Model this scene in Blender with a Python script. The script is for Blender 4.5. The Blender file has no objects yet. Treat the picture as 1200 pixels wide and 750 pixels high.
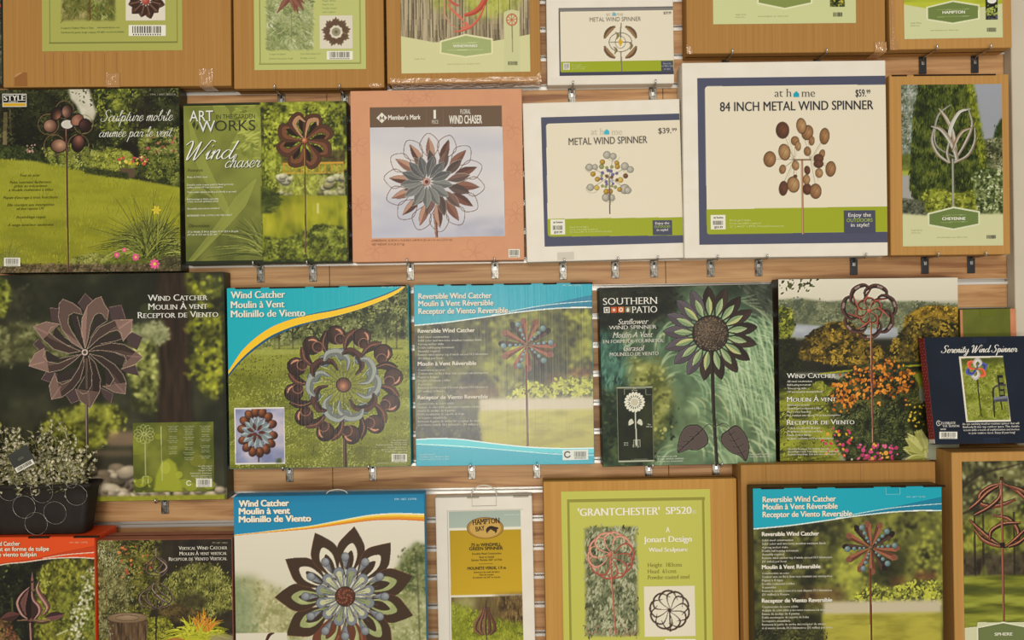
import bpy, math, random
import numpy as np
from mathutils import Vector, Matrix

# ------------------------------------------------------------------ camera, light, exposure
F = 893.0                 # focal length in pixels of the 1200x750 frame
DIST = 2.0                # camera to slatwall, metres
CAMZ = 1.5
ROLL = math.radians(0.9)
CR, SR = math.cos(ROLL), math.sin(ROLL)
S = bpy.context.scene
COL = S.collection
cam_data = bpy.data.cameras.new('camera')
cam = bpy.data.objects.new('camera', cam_data)
COL.objects.link(cam)
cam_data.sensor_width = 36.0
cam_data.lens = F / 1200.0 * 36.0
cam_data.clip_start = 0.05
cam.matrix_world = Matrix(((CR, SR, 0, 0), (0, 0, -1, -DIST), (-SR, CR, 0, CAMZ), (0, 0, 0, 1)))
S.camera = cam
S.view_settings.view_transform = 'Standard'
S.view_settings.look = 'None'
S.view_settings.gamma = 1.0
S.view_settings.use_curve_mapping = False
S.view_settings.exposure = -0.36

world = bpy.data.worlds.new('shop_air')
S.world = world
world.use_nodes = True
world.node_tree.nodes['Background'].inputs[0].default_value = (1.0, 0.97, 0.93, 1)
world.node_tree.nodes['Background'].inputs[1].default_value = 0.56


def area_lamp(name, x, y, z, sx, sy, power, aim=(0, 0, 1.45)):
    L = bpy.data.lights.new(name, 'AREA')
    L.shape = 'RECTANGLE'
    L.size, L.size_y = sx, sy
    L.energy = power
    L.color = (1.0, 0.97, 0.915)
    o = bpy.data.objects.new(name, L)
    o.location = (x, y, z)
    o.rotation_euler = (Vector(aim) - Vector((x, y, z))).to_track_quat('-Z', 'Y').to_euler()
    COL.objects.link(o)
    return o


area_lamp('shop_ceiling_light', 0.1, -2.5, 3.3, 2.6, 0.35, 9, (0, 0, .4))
area_lamp('shop_ceiling_light', 0.2, -4.8, 2.9, 2.6, 0.35, 48, (0, 0, .4))
area_lamp('shop_ceiling_light', -0.2, -7.4, 2.9, 2.6, 0.35, 104, (0, 0, .6))
# bright shop front far behind the camera: the open doorway and the narrow window beside it
area_lamp('shop_doorway_light', -0.34, -7.0, 1.02, 0.75, 1.75, 56, (-0.34, 0, 1.02))
area_lamp('shop_window_light', -1.62, -7.0, 0.95, 0.32, 1.9, 20, (-1.62, 0, .95))
area_lamp('shop_window_light', 0.6, -6.4, 0.35, 5.0, 0.9, 150, (0.2, 0, .55))  # added low fill to brighten the bottom rows, not an actual window


# ------------------------------------------------------------------ pixel -> place helpers
def ray(x, y):
    ix, iy = (x - 600.0) / F, (375.0 - y) / F
    return Vector((ix * CR + iy * SR, 1.0, -ix * SR + iy * CR))


def at(x, y, d):
    """World point seen at photo pixel (x, y), d metres in front of the slatwall."""
    r = ray(x, y) * (DIST - d)
    return Vector((r.x, r.y - DIST, r.z + CAMZ))
# ------------------------------------------------------------------ print painter (numpy): printed artwork -> vertex colours of a grid mesh
RV = 1.25                 # grid points per photo pixel
SS = 2                    # painter oversampling
TAU = 2 * math.pi


def c3(c):
    return np.array(c, dtype=np.float32)


def cat_rom(pts, n=8, closed=False):
    P = np.array(pts, dtype=float)
    if len(P) < 3 and not closed:
        t = np.linspace(0, 1, n + 1)[:, None]
        return P[0] * (1 - t) + P[-1] * t
    if closed:
        Q = np.vstack([P[-1], P, P[0], P[1]])
        m = len(P)
    else:
        Q = np.vstack([2 * P[0] - P[1], P, 2 * P[-1] - P[-2]])
        m = len(P) - 1
    out = []
    for i in range(m):
        p0, p1, p2, p3 = Q[i:i + 4]
        for k in range(n):
            t = k / n
            out.append(0.5 * (2 * p1 + (p2 - p0) * t + (2 * p0 - 5 * p1 + 4 * p2 - p3) * t * t + (3 * p1 - p0 - 3 * p2 + p3) * t ** 3))
    if not closed:
        out.append(P[-1])
    return np.array(out)


def ribbon(pts, wid):
    """Outline polygon (n x 2) of a stroke with varying width along pts."""
    P = np.array(pts, dtype=float)
    w = np.interp(np.linspace(0, 1, len(P)), np.linspace(0, 1, len(wid)), wid) / 2 if np.ndim(wid) else np.full(len(P), wid / 2)
    T = np.gradient(P, axis=0)
    T /= np.maximum(np.hypot(T[:, 0], T[:, 1]), 1e-9)[:, None]
    N = np.stack([-T[:, 1], T[:, 0]], 1)
    return P + N * w[:, None], P - N * w[:, None], P


def smooth_noise(h, w, cell, rng):
    gh, gw = int(h / cell) + 3, int(w / cell) + 3
    g = rng.random((gh, gw)).astype(np.float32)
    yy = np.arange(h, dtype=np.float32) / cell
    xx = np.arange(w, dtype=np.float32) / cell
    y0, x0 = yy.astype(int), xx.astype(int)
    fy, fx = yy - y0, xx - x0
    fy, fx = (fy * fy * (3 - 2 * fy))[:, None], (fx * fx * (3 - 2 * fx))[None]
    a = g[y0][:, x0] * (1 - fx) + g[y0][:, x0 + 1] * fx
    b = g[y0 + 1][:, x0] * (1 - fx) + g[y0 + 1][:, x0 + 1] * fx
    return a * (1 - fy) + b * fy


def pal_at(pal, v):
    pal = np.array(pal, dtype=np.float32)
    v = np.clip(v, 0, 1) * (len(pal) - 1)
    i = np.minimum(v.astype(int) if isinstance(v, np.ndarray) else int(v), len(pal) - 2)
    f = (v - i)
    if isinstance(v, np.ndarray):
        f = f[..., None]
    return pal[i] * (1 - f) + pal[i + 1] * f


class Canvas:
    def __init__(self, box, x0, y0, x1, y1, base=(128, 128, 128), seed=1):
        self.box = box
        (u0, v0), (u1, v1) = box.loc(x0, y0), box.loc(x1, y1)
        self.set_rect(u0, v0, u1, v1, base, seed)

    def set_rect(self, u0, v0, u1, v1, base, seed):
        box = self.box
        self.u0, self.v0, self.u1, self.v1 = u0, v0, u1, v1
        self.k = RV * SS / box.pxm
        self.nx = max(2, int(round((u1 - u0) / box.pxm * RV)))
        self.ny = max(2, int(round((v1 - v0) / box.pxm * RV)))
        self.w, self.h = self.nx * SS, self.ny * SS
        self.kx, self.ky = self.w / (u1 - u0), self.h / (v1 - v0)
        self.px = RV * SS
        self.img = np.empty((self.h, self.w, 3), np.float32)
        self.img[:] = base
        self.rng = np.random.default_rng(seed)
        self.clip = None
        self.pop = float(np.mean(base)) < 140

    def P(self, pts):
        out = []
        for p in pts:
            u, v = self.box.loc(p[0], p[1])
            out.append(((u - self.u0) * self.kx, (v - self.v0) * self.ky))
        return np.array(out)

    # --- masks
    def _polymask(self, Q):
        """Q in canvas pixels -> (slices, coverage)"""
        x0, y0 = np.floor(Q.min(0)).astype(int) - 1
        x1, y1 = np.ceil(Q.max(0)).astype(int) + 2
        x0, y0, x1, y1 = max(x0, 0), max(y0, 0), min(x1, self.w), min(y1, self.h)
        if x1 <= x0 or y1 <= y0:
            return None
        X = np.arange(x0, x1) + 0.5
        Y = np.arange(y0, y1) + 0.5
        inside = np.zeros((y1 - y0, x1 - x0), bool)
        n = len(Q)
        for i in range(n):
            ax, ay = Q[i]
            bx, by = Q[(i + 1) % n]
            if ay == by:
                continue
            lo, hi = (ay, by) if ay < by else (by, ay)
            j0, j1 = np.searchsorted(Y, lo), np.searchsorted(Y, hi)
            if j1 <= j0:
                continue
            xc = ax + (Y[j0:j1] - ay) * (bx - ax) / (by - ay)
            inside[j0:j1] ^= X[None, :] < xc[:, None]
        return (slice(y0, y1), slice(x0, x1)), inside.astype(np.float32)

    def blend(self, sl, m, col, alpha=1.0):
        m = m * alpha
        if self.clip is not None:
            m = m * self.clip[sl]
        m = m[..., None]
        self.img[sl] = self.img[sl] * (1 - m) + c3(col) * m

    def poly(self, pts, col, alpha=1.0, soft=0):
        self.cpoly(self.P(pts), col, alpha, soft)

    def cpoly(self, Q, col, alpha=1.0, soft=0):
        if soft:
            M = np.zeros((self.h, self.w), np.float32)
            r = self._polymask(Q)
            if r is None:
                return
            M[r[0]] = r[1]
            M = blur2(M, soft * self.px)
            self.blend((slice(None), slice(None)), M, col, alpha)
            return
        r = self._polymask(Q)
        if r is not None:
            self.blend(r[0], r[1], col, alpha)

    def mask(self, pts, soft=0):
        M = np.zeros((self.h, self.w), np.float32)
        r = self._polymask(self.P(pts))
        if r is not None:
            M[r[0]] = r[1]
        return blur2(M, soft * self.px) if soft else M

    def rect(self, x0, y0, x1, y1, col, alpha=1.0, soft=0):
        a, b = self.P([(x0, y0), (x1, y1)])
        self.cpoly(np.array([(a[0], a[1]), (b[0], a[1]), (b[0], b[1]), (a[0], b[1])]), col, alpha, soft)

    def frame(self, x0, y0, x1, y1, t, col, alpha=1.0):
        self.rect(x0, y0, x1, y0 + t, col, alpha)
        self.rect(x0, y1 - t, x1, y1, col, alpha)
        self.rect(x0, y0, x0 + t, y1, col, alpha)
        self.rect(x1 - t, y0, x1, y1, col, alpha)

    def line(self, pts, w, col, alpha=1.0, curve=False):
        Q = self.P(pts)
        if curve:
            Q = cat_rom(Q, 6)
        elif len(Q) == 2:
            Q = cat_rom(Q, 1)
        a, b, _ = ribbon(Q, np.array(w, float) * self.px)
        self.cpoly(np.vstack([a, b[::-1]]), col, alpha)

    def stroke(self, pts, wid, colA, colB=None, edge=None, ew=0.5, n=6, alpha=1.0):
        """Tapered curved blade: colour A on its left half, B on its right half."""
        Q = cat_rom(self.P(pts), n)
        W = np.array(wid, float) * self.px
        if edge is not None:
            a, b, _ = ribbon(Q, W + 2 * ew * self.px)
            self.cpoly(np.vstack([a, b[::-1]]), edge, alpha)
        a, b, m = ribbon(Q, W)
        self.cpoly(np.vstack([a, b[::-1]]), colA, alpha)
        if colB is not None:
            self.cpoly(np.vstack([m, b[::-1]]), colB, alpha)

    def ell(self, x, y, rx, ry, ang, col, hi=None, off=(-.3, -.3), alpha=1.0, rim=None, pw=1.0):
        (cx, cy), = self.P([(x, y)])
        rx, ry = rx * self.px, ry * self.px
        R = max(rx, ry) + 2
        x0, x1 = max(int(cx - R), 0), min(int(cx + R) + 2, self.w)
        y0, y1 = max(int(cy - R), 0), min(int(cy + R) + 2, self.h)
        if x1 <= x0 or y1 <= y0:
            return
        X = np.arange(x0, x1)[None] + .5 - cx
        Y = np.arange(y0, y1)[:, None] + .5 - cy
        ca, sa = math.cos(ang), math.sin(ang)
        U, V = (X * ca + Y * sa) / rx, (-X * sa + Y * ca) / ry
        r = np.sqrt(U * U + V * V)
        m = np.clip((1 - r) * min(rx, ry) + .5, 0, 1) * alpha
        if self.clip is not None:
            m = m * self.clip[y0:y1, x0:x1]
        colr = np.empty(m.shape + (3,), np.float32)
        colr[:] = col
        if hi is not None:
            d = np.sqrt((X / rx - off[0]) ** 2 + (Y / ry - off[1]) ** 2)
            f = np.clip(1 - d / 1.2, 0, 1)[..., None] ** pw
            colr = colr * (1 - f) + c3(hi) * f
        if rim is not None:
            f = np.clip((r - .82) / .12, 0, 1)[..., None]
            colr = colr * (1 - f) + c3(rim) * f
        self.img[y0:y1, x0:x1] = self.img[y0:y1, x0:x1] * (1 - m[..., None]) + colr * m[..., None]

    def ring(self, x, y, rx, ry, w, col, ang=0, a0=0, a1=TAU, alpha=1.0):
        t = np.linspace(a0, a1, 28)
        ca, sa = math.cos(ang), math.sin(ang)
        self.line([(x + rx * math.cos(q) * ca - ry * math.sin(q) * sa, y + rx * math.cos(q) * sa + ry * math.sin(q) * ca) for q in t], w, col, alpha)

    def petal(self, x, y, ang, r0, r1, w, colA, colB=None, p=1.0, q=1.0, edge=None, ew=.5, bend=0.0, alpha=1.0, slit=None):
        """Leaf-shaped petal from radius r0 to r1 along ang; p<1 widest near the hub, p>1 near the tip."""
        t = np.linspace(0, 1, 15)
        r = r0 + (r1 - r0) * t
        a = ang + bend * t * t
        pts = np.stack([x + r * np.cos(a), y + r * np.sin(a)], 1)
        hw = w * np.sin(np.pi * t ** p) ** q
        Q = self.P(pts)
        if edge is not None:
            A, B, _ = ribbon(Q, (hw + 2 * ew) * self.px)
            self.cpoly(np.vstack([A, B[::-1]]), edge, alpha)
        A, B, M = ribbon(Q, hw * self.px)
        self.cpoly(np.vstack([A, B[::-1]]), colA, alpha)
        if colB is not None:
            self.cpoly(np.vstack([M, B[::-1]]), colB, alpha)

    # --- fills
    def vgrad(self, stops, alpha=1.0, mask=None):
        """stops: [(photo y, colour)] at the canvas's middle column"""
        xm = self.box.unloc((self.u0 + self.u1) / 2, self.v0)[0]
        ys = [self.P([(xm, s[0])])[0][1] for s in stops]
        cols = np.array([s[1] for s in stops], np.float32)
        Y = np.arange(self.h) + .5
        G = np.stack([np.interp(Y, ys, cols[:, i]) for i in range(3)], 1)[:, None, :]
        m = np.full((self.h, self.w, 1), alpha, np.float32) if mask is None else (mask * alpha)[..., None]
        self.img = self.img * (1 - m) + G * m

    def grain(self, amt, cell=1.0, mask=None, sx=1.0, sy=1.0):
        n = smooth_noise(int(self.h / sy) + 2, int(self.w / sx) + 2, cell * self.px, self.rng)
        n = n[(np.arange(self.h) / sy).astype(int)][:, (np.arange(self.w) / sx).astype(int)] - .5
        if mask is not None:
            n = n * mask
        self.img *= (1 + amt * n)[..., None]

    def mottle(self, pal, cell, mask=None, alpha=1.0, octv=3, gain=1.6, bias=0.0, sx=1.0, sy=1.0):
        v = np.zeros((self.h, self.w), np.float32)
        tot = 0
        for o in range(octv):
            a = .55 ** o
            cs = max(cell * self.px / 2 ** o, 1.0)
            n = smooth_noise(int(self.h / sy) + 2, int(self.w / sx) + 2, cs, self.rng)
            v += a * n[(np.arange(self.h) / sy).astype(int)][:, (np.arange(self.w) / sx).astype(int)]
            tot += a
        v = (v / tot - .5) * gain + .5 + bias
        colr = pal_at(pal, v)
        m = np.full((self.h, self.w, 1), alpha, np.float32) if mask is None else (mask * alpha)[..., None]
        self.img = self.img * (1 - m) + colr * m
        return v

    def leaves(self, pal, mask=None, l=3.0, w=1.3, dens=1.0, ang=(0, TAU), lump=10, bias=0.0, spread=.3, alpha=1.0, gain=1.8, region=None, n=None):
        """Scatter small elliptical leaves over the mask; lump = size of light and dark clumps in photo pixels."""
        rng = self.rng
        V = (smooth_noise(self.h, self.w, lump * self.px, rng) * .65 + smooth_noise(self.h, self.w, lump * self.px / 2.5, rng) * .35 - .5) * gain + .5 + bias
        area = self.w * self.h / self.px ** 2
        if n is None:
            n = int(area / (l * w) * dens)
        xs, ys = rng.random(n) * self.w, rng.random(n) * self.h
        vs = V[ys.astype(int), xs.astype(int)] + (rng.random(n) - .5) * 2 * spread
        an = ang[0] + rng.random(n) * (ang[1] - ang[0])
        sz = .6 + .8 * rng.random(n)
        keep = np.ones(n, bool) if mask is None else rng.random(n) < mask[ys.astype(int), xs.astype(int)]
        cols = pal_at(pal, vs)
        L, W = l * self.px / 2, max(w * self.px / 2, .6)
        img, H, Wd, clip = self.img, self.h, self.w, self.clip
        for i in np.nonzero(keep)[0]:
            a, b = L * sz[i], W * sz[i]
            R = int(a + 1.5)
            cx, cy = xs[i], ys[i]
            x0, x1, y0, y1 = max(int(cx) - R, 0), min(int(cx) + R + 1, Wd), max(int(cy) - R, 0), min(int(cy) + R + 1, H)
            X = np.arange(x0, x1)[None] + .5 - cx
            Y = np.arange(y0, y1)[:, None] + .5 - cy
            ca, sa = math.cos(an[i]), math.sin(an[i])
            U = (X * ca + Y * sa) / a
            Vv = (Y * ca - X * sa) / b
            m = np.clip((1 - U * U - Vv * Vv) * 1.6, 0, 1) * alpha
            if clip is not None:
                m = m * clip[y0:y1, x0:x1]
            m = m[..., None]
            img[y0:y1, x0:x1] += (cols[i] - img[y0:y1, x0:x1]) * m

    def foliage(self, pts, pal, l=3.0, w=1.3, dens=1.0, lump=10, soft=1.0, ang=(0, TAU), base=-.2, bias=0.0, spread=.3, gain=1.8, alpha=1.0):
        m = self.mask(pts, soft) if pts is not None else np.ones((self.h, self.w), np.float32)
        self.mottle(pal, lump, mask=m, bias=base, alpha=alpha)
        self.leaves(pal, m, l, w, dens, ang, lump, bias, spread, alpha, gain)

    def blades(self, x, y, n, length, pal, spread=(-math.pi * .95, -math.pi * .05), w=1.0, droop=.5, jit=3.0, alpha=1.0):
        """A clump of arching grass blades growing from (x, y)."""
        rng = self.rng
        for i in range(n):
            a = spread[0] + rng.random() * (spread[1] - spread[0])
            Ln = length * (.55 + .6 * rng.random())
            bx = x + (rng.random() - .5) * jit * 2
            dx, dy = math.cos(a), math.sin(a)
            p1 = (bx + dx * Ln * .5, y + dy * Ln * .5)
            p2 = (bx + dx * Ln * (1 + .1 * droop), y + dy * Ln * (1 - droop * .8 * abs(dx)) + droop * Ln * .2)
            self.stroke([(bx, y), p1, p2], [w, w * .9, w * .25], pal_at(pal, float(rng.random())), n=4, alpha=alpha)

    def stones(self, x0, y0, x1, y1, n, r, pal, dark=(50, 45, 35)):
        rng = self.rng
        for i in range(n):
            x, y = x0 + rng.random() * (x1 - x0), y0 + rng.random() * (y1 - y0)
            rr = r[0] + rng.random() * (r[1] - r[0])
            c = pal_at(pal, float(rng.random()))
            a = (rng.random() - .5) * .6
            self.ell(x, y + rr * .3, rr * 1.25, rr * .8, a, c * .45)
            self.ell(x, y, rr * 1.2, rr * .7, a, c * .75, hi=np.minimum(c * 1.1, 255), off=(-.2, -.5))

    def dots(self, x0, y0, x1, y1, n, r, cols, mask=None):
        rng = self.rng
        for i in range(n):
            x, y = x0 + rng.random() * (x1 - x0), y0 + rng.random() * (y1 - y0)
            if mask is not None:
                (qx, qy), = self.P([(x, y)])
                if not (0 <= qx < self.w and 0 <= qy < self.h) or mask[int(qy), int(qx)] < .5:
                    continue
            rr = r * (.6 + .8 * rng.random())
            self.ell(x, y, rr, rr * (.6 + .4 * rng.random()), rng.random() * 3, cols[rng.integers(len(cols))])

    def soften(self, r, mask=None):
        B = blur2(self.img, r * self.px)
        if mask is None:
            self.img = B
        else:
            self.img = self.img * (1 - mask[..., None]) + B * mask[..., None]

    def barcode(self, x0, y0, x1, y1, paper=(232, 226, 208), ink=(40, 36, 32), digits=True):
        self.rect(x0, y0, x1, y1, paper)
        rng = np.random.default_rng(int(x0 * 7 + y0))
        x = x0 + (x1 - x0) * .1
        yb = y0 + (y1 - y0) * (.72 if digits else .9)
        while x < x1 - (x1 - x0) * .1:
            w = rng.choice([.45, .45, .9, 1.3]) * max((x1 - x0) / 40, .35)
            self.rect(x, y0 + (y1 - y0) * .1, x + w, yb, ink)
            x += w + rng.choice([.5, .9, 1.3]) * max((x1 - x0) / 40, .35)
        if digits:
            x = x0 + (x1 - x0) * .12
            while x < x1 - (x1 - x0) * .15:
                self.rect(x, yb + (y1 - yb) * .3, x + .9, y1 - (y1 - yb) * .25, ink, .7)
                x += 1.9

    def result(self):
        a = self.img.reshape(self.ny, SS, self.nx, SS, 3).mean((1, 3))
        # print grading: warm greens, crisp edges, deeper darks in the photographs
        R, G, B = a[..., 0], a[..., 1], a[..., 2]
        d = np.maximum(G - R, 0) * np.clip((G - B - 28) / 40, 0, 1)
        a = np.stack([R + .5 * d, G - .15 * d, B - .08 * np.maximum(G - B, 0)], -1)
        b = a
        for ax in (0, 1):
            b = (np.roll(b, 1, ax) + np.roll(b, -1, ax) + b * 1.2) / 3.2
        dl = np.clip(a - b, -30, 30)
        dl[0] = dl[-1] = 0
        dl[:, 0] = dl[:, -1] = 0
        a = a + (1.1 if self.pop else .5) * dl
        if self.pop:
            l = a.mean(-1, keepdims=True)
            a = a * .9 + l * .1
            tri2 = lambda c, w: np.clip(1 - np.abs(l - c) / w, 0, 1)
            a = a * (1.02 + (-9 * tri2(45, 45) + 8 * tri2(140, 70)) / np.maximum(l, 12))
        return np.clip(a, 0, 255)


def blur2(A, r):
    """Three box blurs, radius about r pixels."""
    if r < .7:
        return A
    k = max(int(round(r * .8)), 1)
    for _ in range(3):
        for ax in (0, 1):
            pad = [(0, 0)] * A.ndim
            pad[ax] = (k + 1, k)
            C = np.cumsum(np.pad(A, pad, mode='edge'), axis=ax, dtype=np.float64)
            n = A.shape[ax]
            hi = np.take(C, np.arange(2 * k + 1, 2 * k + 1 + n), axis=ax)
            lo = np.take(C, np.arange(0, n), axis=ax)
            A = ((hi - lo) / (2 * k + 1)).astype(np.float32)
    return A
# ------------------------------------------------------------------ materials
ALB = 0.88
MATS = {}


def lin(c):
    c = np.asarray(c, dtype=np.float64) / 255.0
    return np.where(c <= 0.04045, c / 12.92, ((c + 0.055) / 1.055) ** 2.4) * ALB


def rgba(c):
    return tuple(float(v) for v in lin(c)) + (1.0,)


def new_mat(name, rough=.5, spec=.4, metal=0.0):
    m = bpy.data.materials.new(name)
    m.use_nodes = True
    nt = m.node_tree
    b = nt.nodes['Principled BSDF']
    b.inputs['Roughness'].default_value = rough
    b.inputs['Specular IOR Level'].default_value = spec
    b.inputs['Metallic'].default_value = metal
    MATS[name] = m
    return m, nt, b


def noise_mat(name, ca, cb, rough=.6, spec=.3, scale=(30, 30, 30), detail=4, metal=0.0, bump=0.0, stops=(.35, .65)):
    m, nt, b = new_mat(name, rough, spec, metal)
    tc = nt.nodes.new('ShaderNodeTexCoord')
    mp = nt.nodes.new('ShaderNodeMapping')
    mp.inputs['Scale'].default_value = scale
    n = nt.nodes.new('ShaderNodeTexNoise')
    n.inputs['Scale'].default_value = 1.0
    n.inputs['Detail'].default_value = detail
    r = nt.nodes.new('ShaderNodeValToRGB')
    r.color_ramp.elements[0].position, r.color_ramp.elements[1].position = stops
    r.color_ramp.elements[0].color, r.color_ramp.elements[1].color = rgba(ca), rgba(cb)
    nt.links.new(tc.outputs['Object'], mp.inputs['Vector'])
    nt.links.new(mp.outputs[0], n.inputs['Vector'])
    nt.links.new(n.outputs['Fac'], r.inputs[0])
    nt.links.new(r.outputs[0], b.inputs['Base Color'])
    if bump:
        bp = nt.nodes.new('ShaderNodeBump')
        bp.inputs['Strength'].default_value = bump
        bp.inputs['Distance'].default_value = .002
        nt.links.new(n.outputs['Fac'], bp.inputs['Height'])
        nt.links.new(bp.outputs[0], b.inputs['Normal'])
    return m


def print_mat(name, rough, spec, flute=0.0, coat=0.0):
    """Printed board: colour from the printed artwork, faint vertical fluting in the board."""
    m, nt, b = new_mat(name, rough, spec)
    a = nt.nodes.new('ShaderNodeVertexColor')
    a.layer_name = 'Col'
    nt.links.new(a.outputs['Color'], b.inputs['Base Color'])
    if coat:
        b.inputs['Coat Weight'].default_value = coat
        b.inputs['Coat Roughness'].default_value = .17
    if flute:
        tc = nt.nodes.new('ShaderNodeTexCoord')
        mp = nt.nodes.new('ShaderNodeMapping')
        mp.inputs['Scale'].default_value = (240, 240, 1.0)
        n = nt.nodes.new('ShaderNodeTexNoise')
        n.inputs['Scale'].default_value = 1.0
        n.inputs['Detail'].default_value = 3
        bp = nt.nodes.new('ShaderNodeBump')
        bp.inputs['Strength'].default_value = flute
        bp.inputs['Distance'].default_value = .003
        nt.links.new(tc.outputs['Object'], mp.inputs['Vector'])
        nt.links.new(mp.outputs[0], n.inputs['Vector'])
        nt.links.new(n.outputs['Fac'], bp.inputs['Height'])
        nt.links.new(bp.outputs[0], b.inputs['Normal'])
        if coat:
            nt.links.new(bp.outputs[0], b.inputs['Coat Normal'])
    return m


print_mat('print_satin', .5, .16, .10)
print_mat('print_gloss', .24, .22, .10)
print_mat('print_wrapped', .45, .2, .16, coat=.5)
print_mat('print_matte', .7, .2)
noise_mat('kraft_board_lit', (184, 134, 63), (194, 144, 72), .72, .2, (160, 160, 2.5), 5, bump=.08)  # paler kraft; stronger light near the bottom put into the colour
noise_mat('kraft_board_tan', (178, 130, 66), (188, 140, 76), .72, .2, (140, 140, 2.0), 5, bump=.08)
noise_mat('kraft_board_dark', (164, 118, 58), (174, 127, 66), .72, .2, (150, 150, 2.2), 5, bump=.1)  # darker kraft; on the top row, weaker light put into the colour
noise_mat('white_board', (226, 216, 197), (230, 221, 203), .6, .3, (20, 20, 20), 3)
noise_mat('peach_board', (206, 147, 110), (211, 152, 116), .6, .3, (8, 8, 8), 3)
noise_mat('dark_green_board', (38, 42, 24), (50, 54, 32), .45, .4, (30, 30, 30), 3)
noise_mat('black_board', (28, 26, 24), (38, 35, 32), .45, .4, (30, 30, 30), 3)
noise_mat('teal_board', (20, 160, 172), (28, 168, 180), .5, .2, (10, 10, 10), 3)
noise_mat('blue_board', (26, 120, 160), (32, 128, 168), .5, .2, (10, 10, 10), 3)
noise_mat('orange_board', (216, 66, 18), (224, 74, 24), .45, .4, (10, 10, 10), 3)
noise_mat('navy_board', (24, 32, 48), (29, 38, 55), .45, .4, (10, 10, 10), 3)
noise_mat('red_board', (132, 30, 34), (146, 36, 40), .45, .4, (20, 20, 20), 3)
noise_mat('chrome_plate', (70, 66, 60), (150, 144, 132), .3, .5, (160, 160, 70), 3, metal=.9)
noise_mat('handle_plastic', (196, 190, 172), (214, 208, 190), .25, .5)
noise_mat('flap_grey', (150, 142, 122), (164, 156, 136), .6, .2)
noise_mat('planter_plastic', (32, 26, 20), (40, 33, 26), .6, .2, (30, 30, 30), 3)
noise_mat('soil', (30, 22, 14), (52, 38, 24), .9, .1, (200, 200, 200), 4)
noise_mat('plant_stem', (96, 96, 52), (120, 118, 68), .7, .2)
noise_mat('plant_leaf', (136, 134, 58), (190, 186, 110), .6, .25, (60, 60, 60), 3)
noise_mat('plant_flower', (222, 212, 170), (244, 236, 208), .7, .2, (60, 60, 60), 3)
noise_mat('silver_wire', (120, 116, 104), (190, 184, 170), .35, .5, (150, 150, 150), 2, metal=.7)
noise_mat('tag_card', (52, 52, 44), (60, 60, 52), .6, .25)
noise_mat('brown_board', (146, 82, 60), (160, 94, 72), .45, .4, (20, 20, 20), 3)
noise_mat('olive_board', (92, 98, 18), (104, 108, 26), .55, .3, (20, 20, 20), 3)
noise_mat('salmon_board', (196, 122, 82), (206, 134, 92), .55, .3, (90, 90, 40), 4)
noise_mat('seam_shadow', (40, 28, 16), (52, 36, 20), .8, .1)
noise_mat('chrome_wire', (190, 188, 182), (205, 202, 196), .22, .5, metal=1.0)
noise_mat('black_steel', (26, 25, 24), (36, 34, 32), .4, .5)
noise_mat('aluminium', (214, 208, 196), (228, 222, 212), .32, .5, (3, 60, 60), metal=.35)
noise_mat('pier_paint', (198, 187, 163), (204, 193, 170), .7, .2, (6, 6, 6))


def tape_mat():
    m, nt, b = new_mat('packing_tape', .16, .6)
    b.inputs['Base Color'].default_value = rgba((176, 126, 66))
    tc = nt.nodes.new('ShaderNodeTexCoord')
    n = nt.nodes.new('ShaderNodeTexNoise')
    n.inputs['Scale'].default_value = 60
    n.inputs['Detail'].default_value = 5
    bp = nt.nodes.new('ShaderNodeBump')
    bp.inputs['Strength'].default_value = .9
    bp.inputs['Distance'].default_value = .004
    nt.links.new(tc.outputs['Object'], n.inputs['Vector'])
    nt.links.new(n.outputs['Fac'], bp.inputs['Height'])
    nt.links.new(bp.outputs[0], b.inputs['Normal'])
    b.inputs['Coat Weight'].default_value = .8
    b.inputs['Coat Roughness'].default_value = .08
    nt.links.new(bp.outputs[0], b.inputs['Coat Normal'])


tape_mat()


def wood_mat():
    m, nt, b = new_mat('slatwall_wood', .5, .35)
    tc = nt.nodes.new('ShaderNodeTexCoord')
    mp = nt.nodes.new('ShaderNodeMapping')
    mp.inputs['Scale'].default_value = (1.1, 1, 16)
    n = nt.nodes.new('ShaderNodeTexNoise')
    n.inputs['Scale'].default_value = 2.2
    n.inputs['Detail'].default_value = 7
    n.inputs['Distortion'].default_value = 1.1
    mp2 = nt.nodes.new('ShaderNodeMapping')
    mp2.inputs['Scale'].default_value = (3, 1, 140)
    n2 = nt.nodes.new('ShaderNodeTexNoise')
    n2.inputs['Scale'].default_value = 2.0
    n2.inputs['Detail'].default_value = 3
    r = nt.nodes.new('ShaderNodeValToRGB')
    e = r.color_ramp.elements
    e[0].position, e[0].color = .32, rgba((146, 98, 58))
    e[1].position, e[1].color = .62, rgba((204, 158, 106))
    x = e.new(.45)
    x.color = rgba((184, 136, 86))
    mx = nt.nodes.new('ShaderNodeMix')
    mx.data_type = 'RGBA'
    mx.blend_type = 'MULTIPLY'
    mx.inputs[0].default_value = .35
    r2 = nt.nodes.new('ShaderNodeValToRGB')
    r2.color_ramp.elements[0].color = (.55, .45, .36, 1)
    r2.color_ramp.elements[0].position = .3
    r2.color_ramp.elements[1].position = .6
    L = nt.links.new
    L(tc.outputs['Object'], mp.inputs['Vector'])
    L(tc.outputs['Object'], mp2.inputs['Vector'])
    L(mp.outputs[0], n.inputs['Vector'])
    L(mp2.outputs[0], n2.inputs['Vector'])
    L(n.outputs['Fac'], r.inputs[0])
    L(n2.outputs['Fac'], r2.inputs[0])
    L(r.outputs[0], mx.inputs[6])
    L(r2.outputs[0], mx.inputs[7])
    L(mx.outputs[2], b.inputs['Base Color'])


wood_mat()


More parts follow.
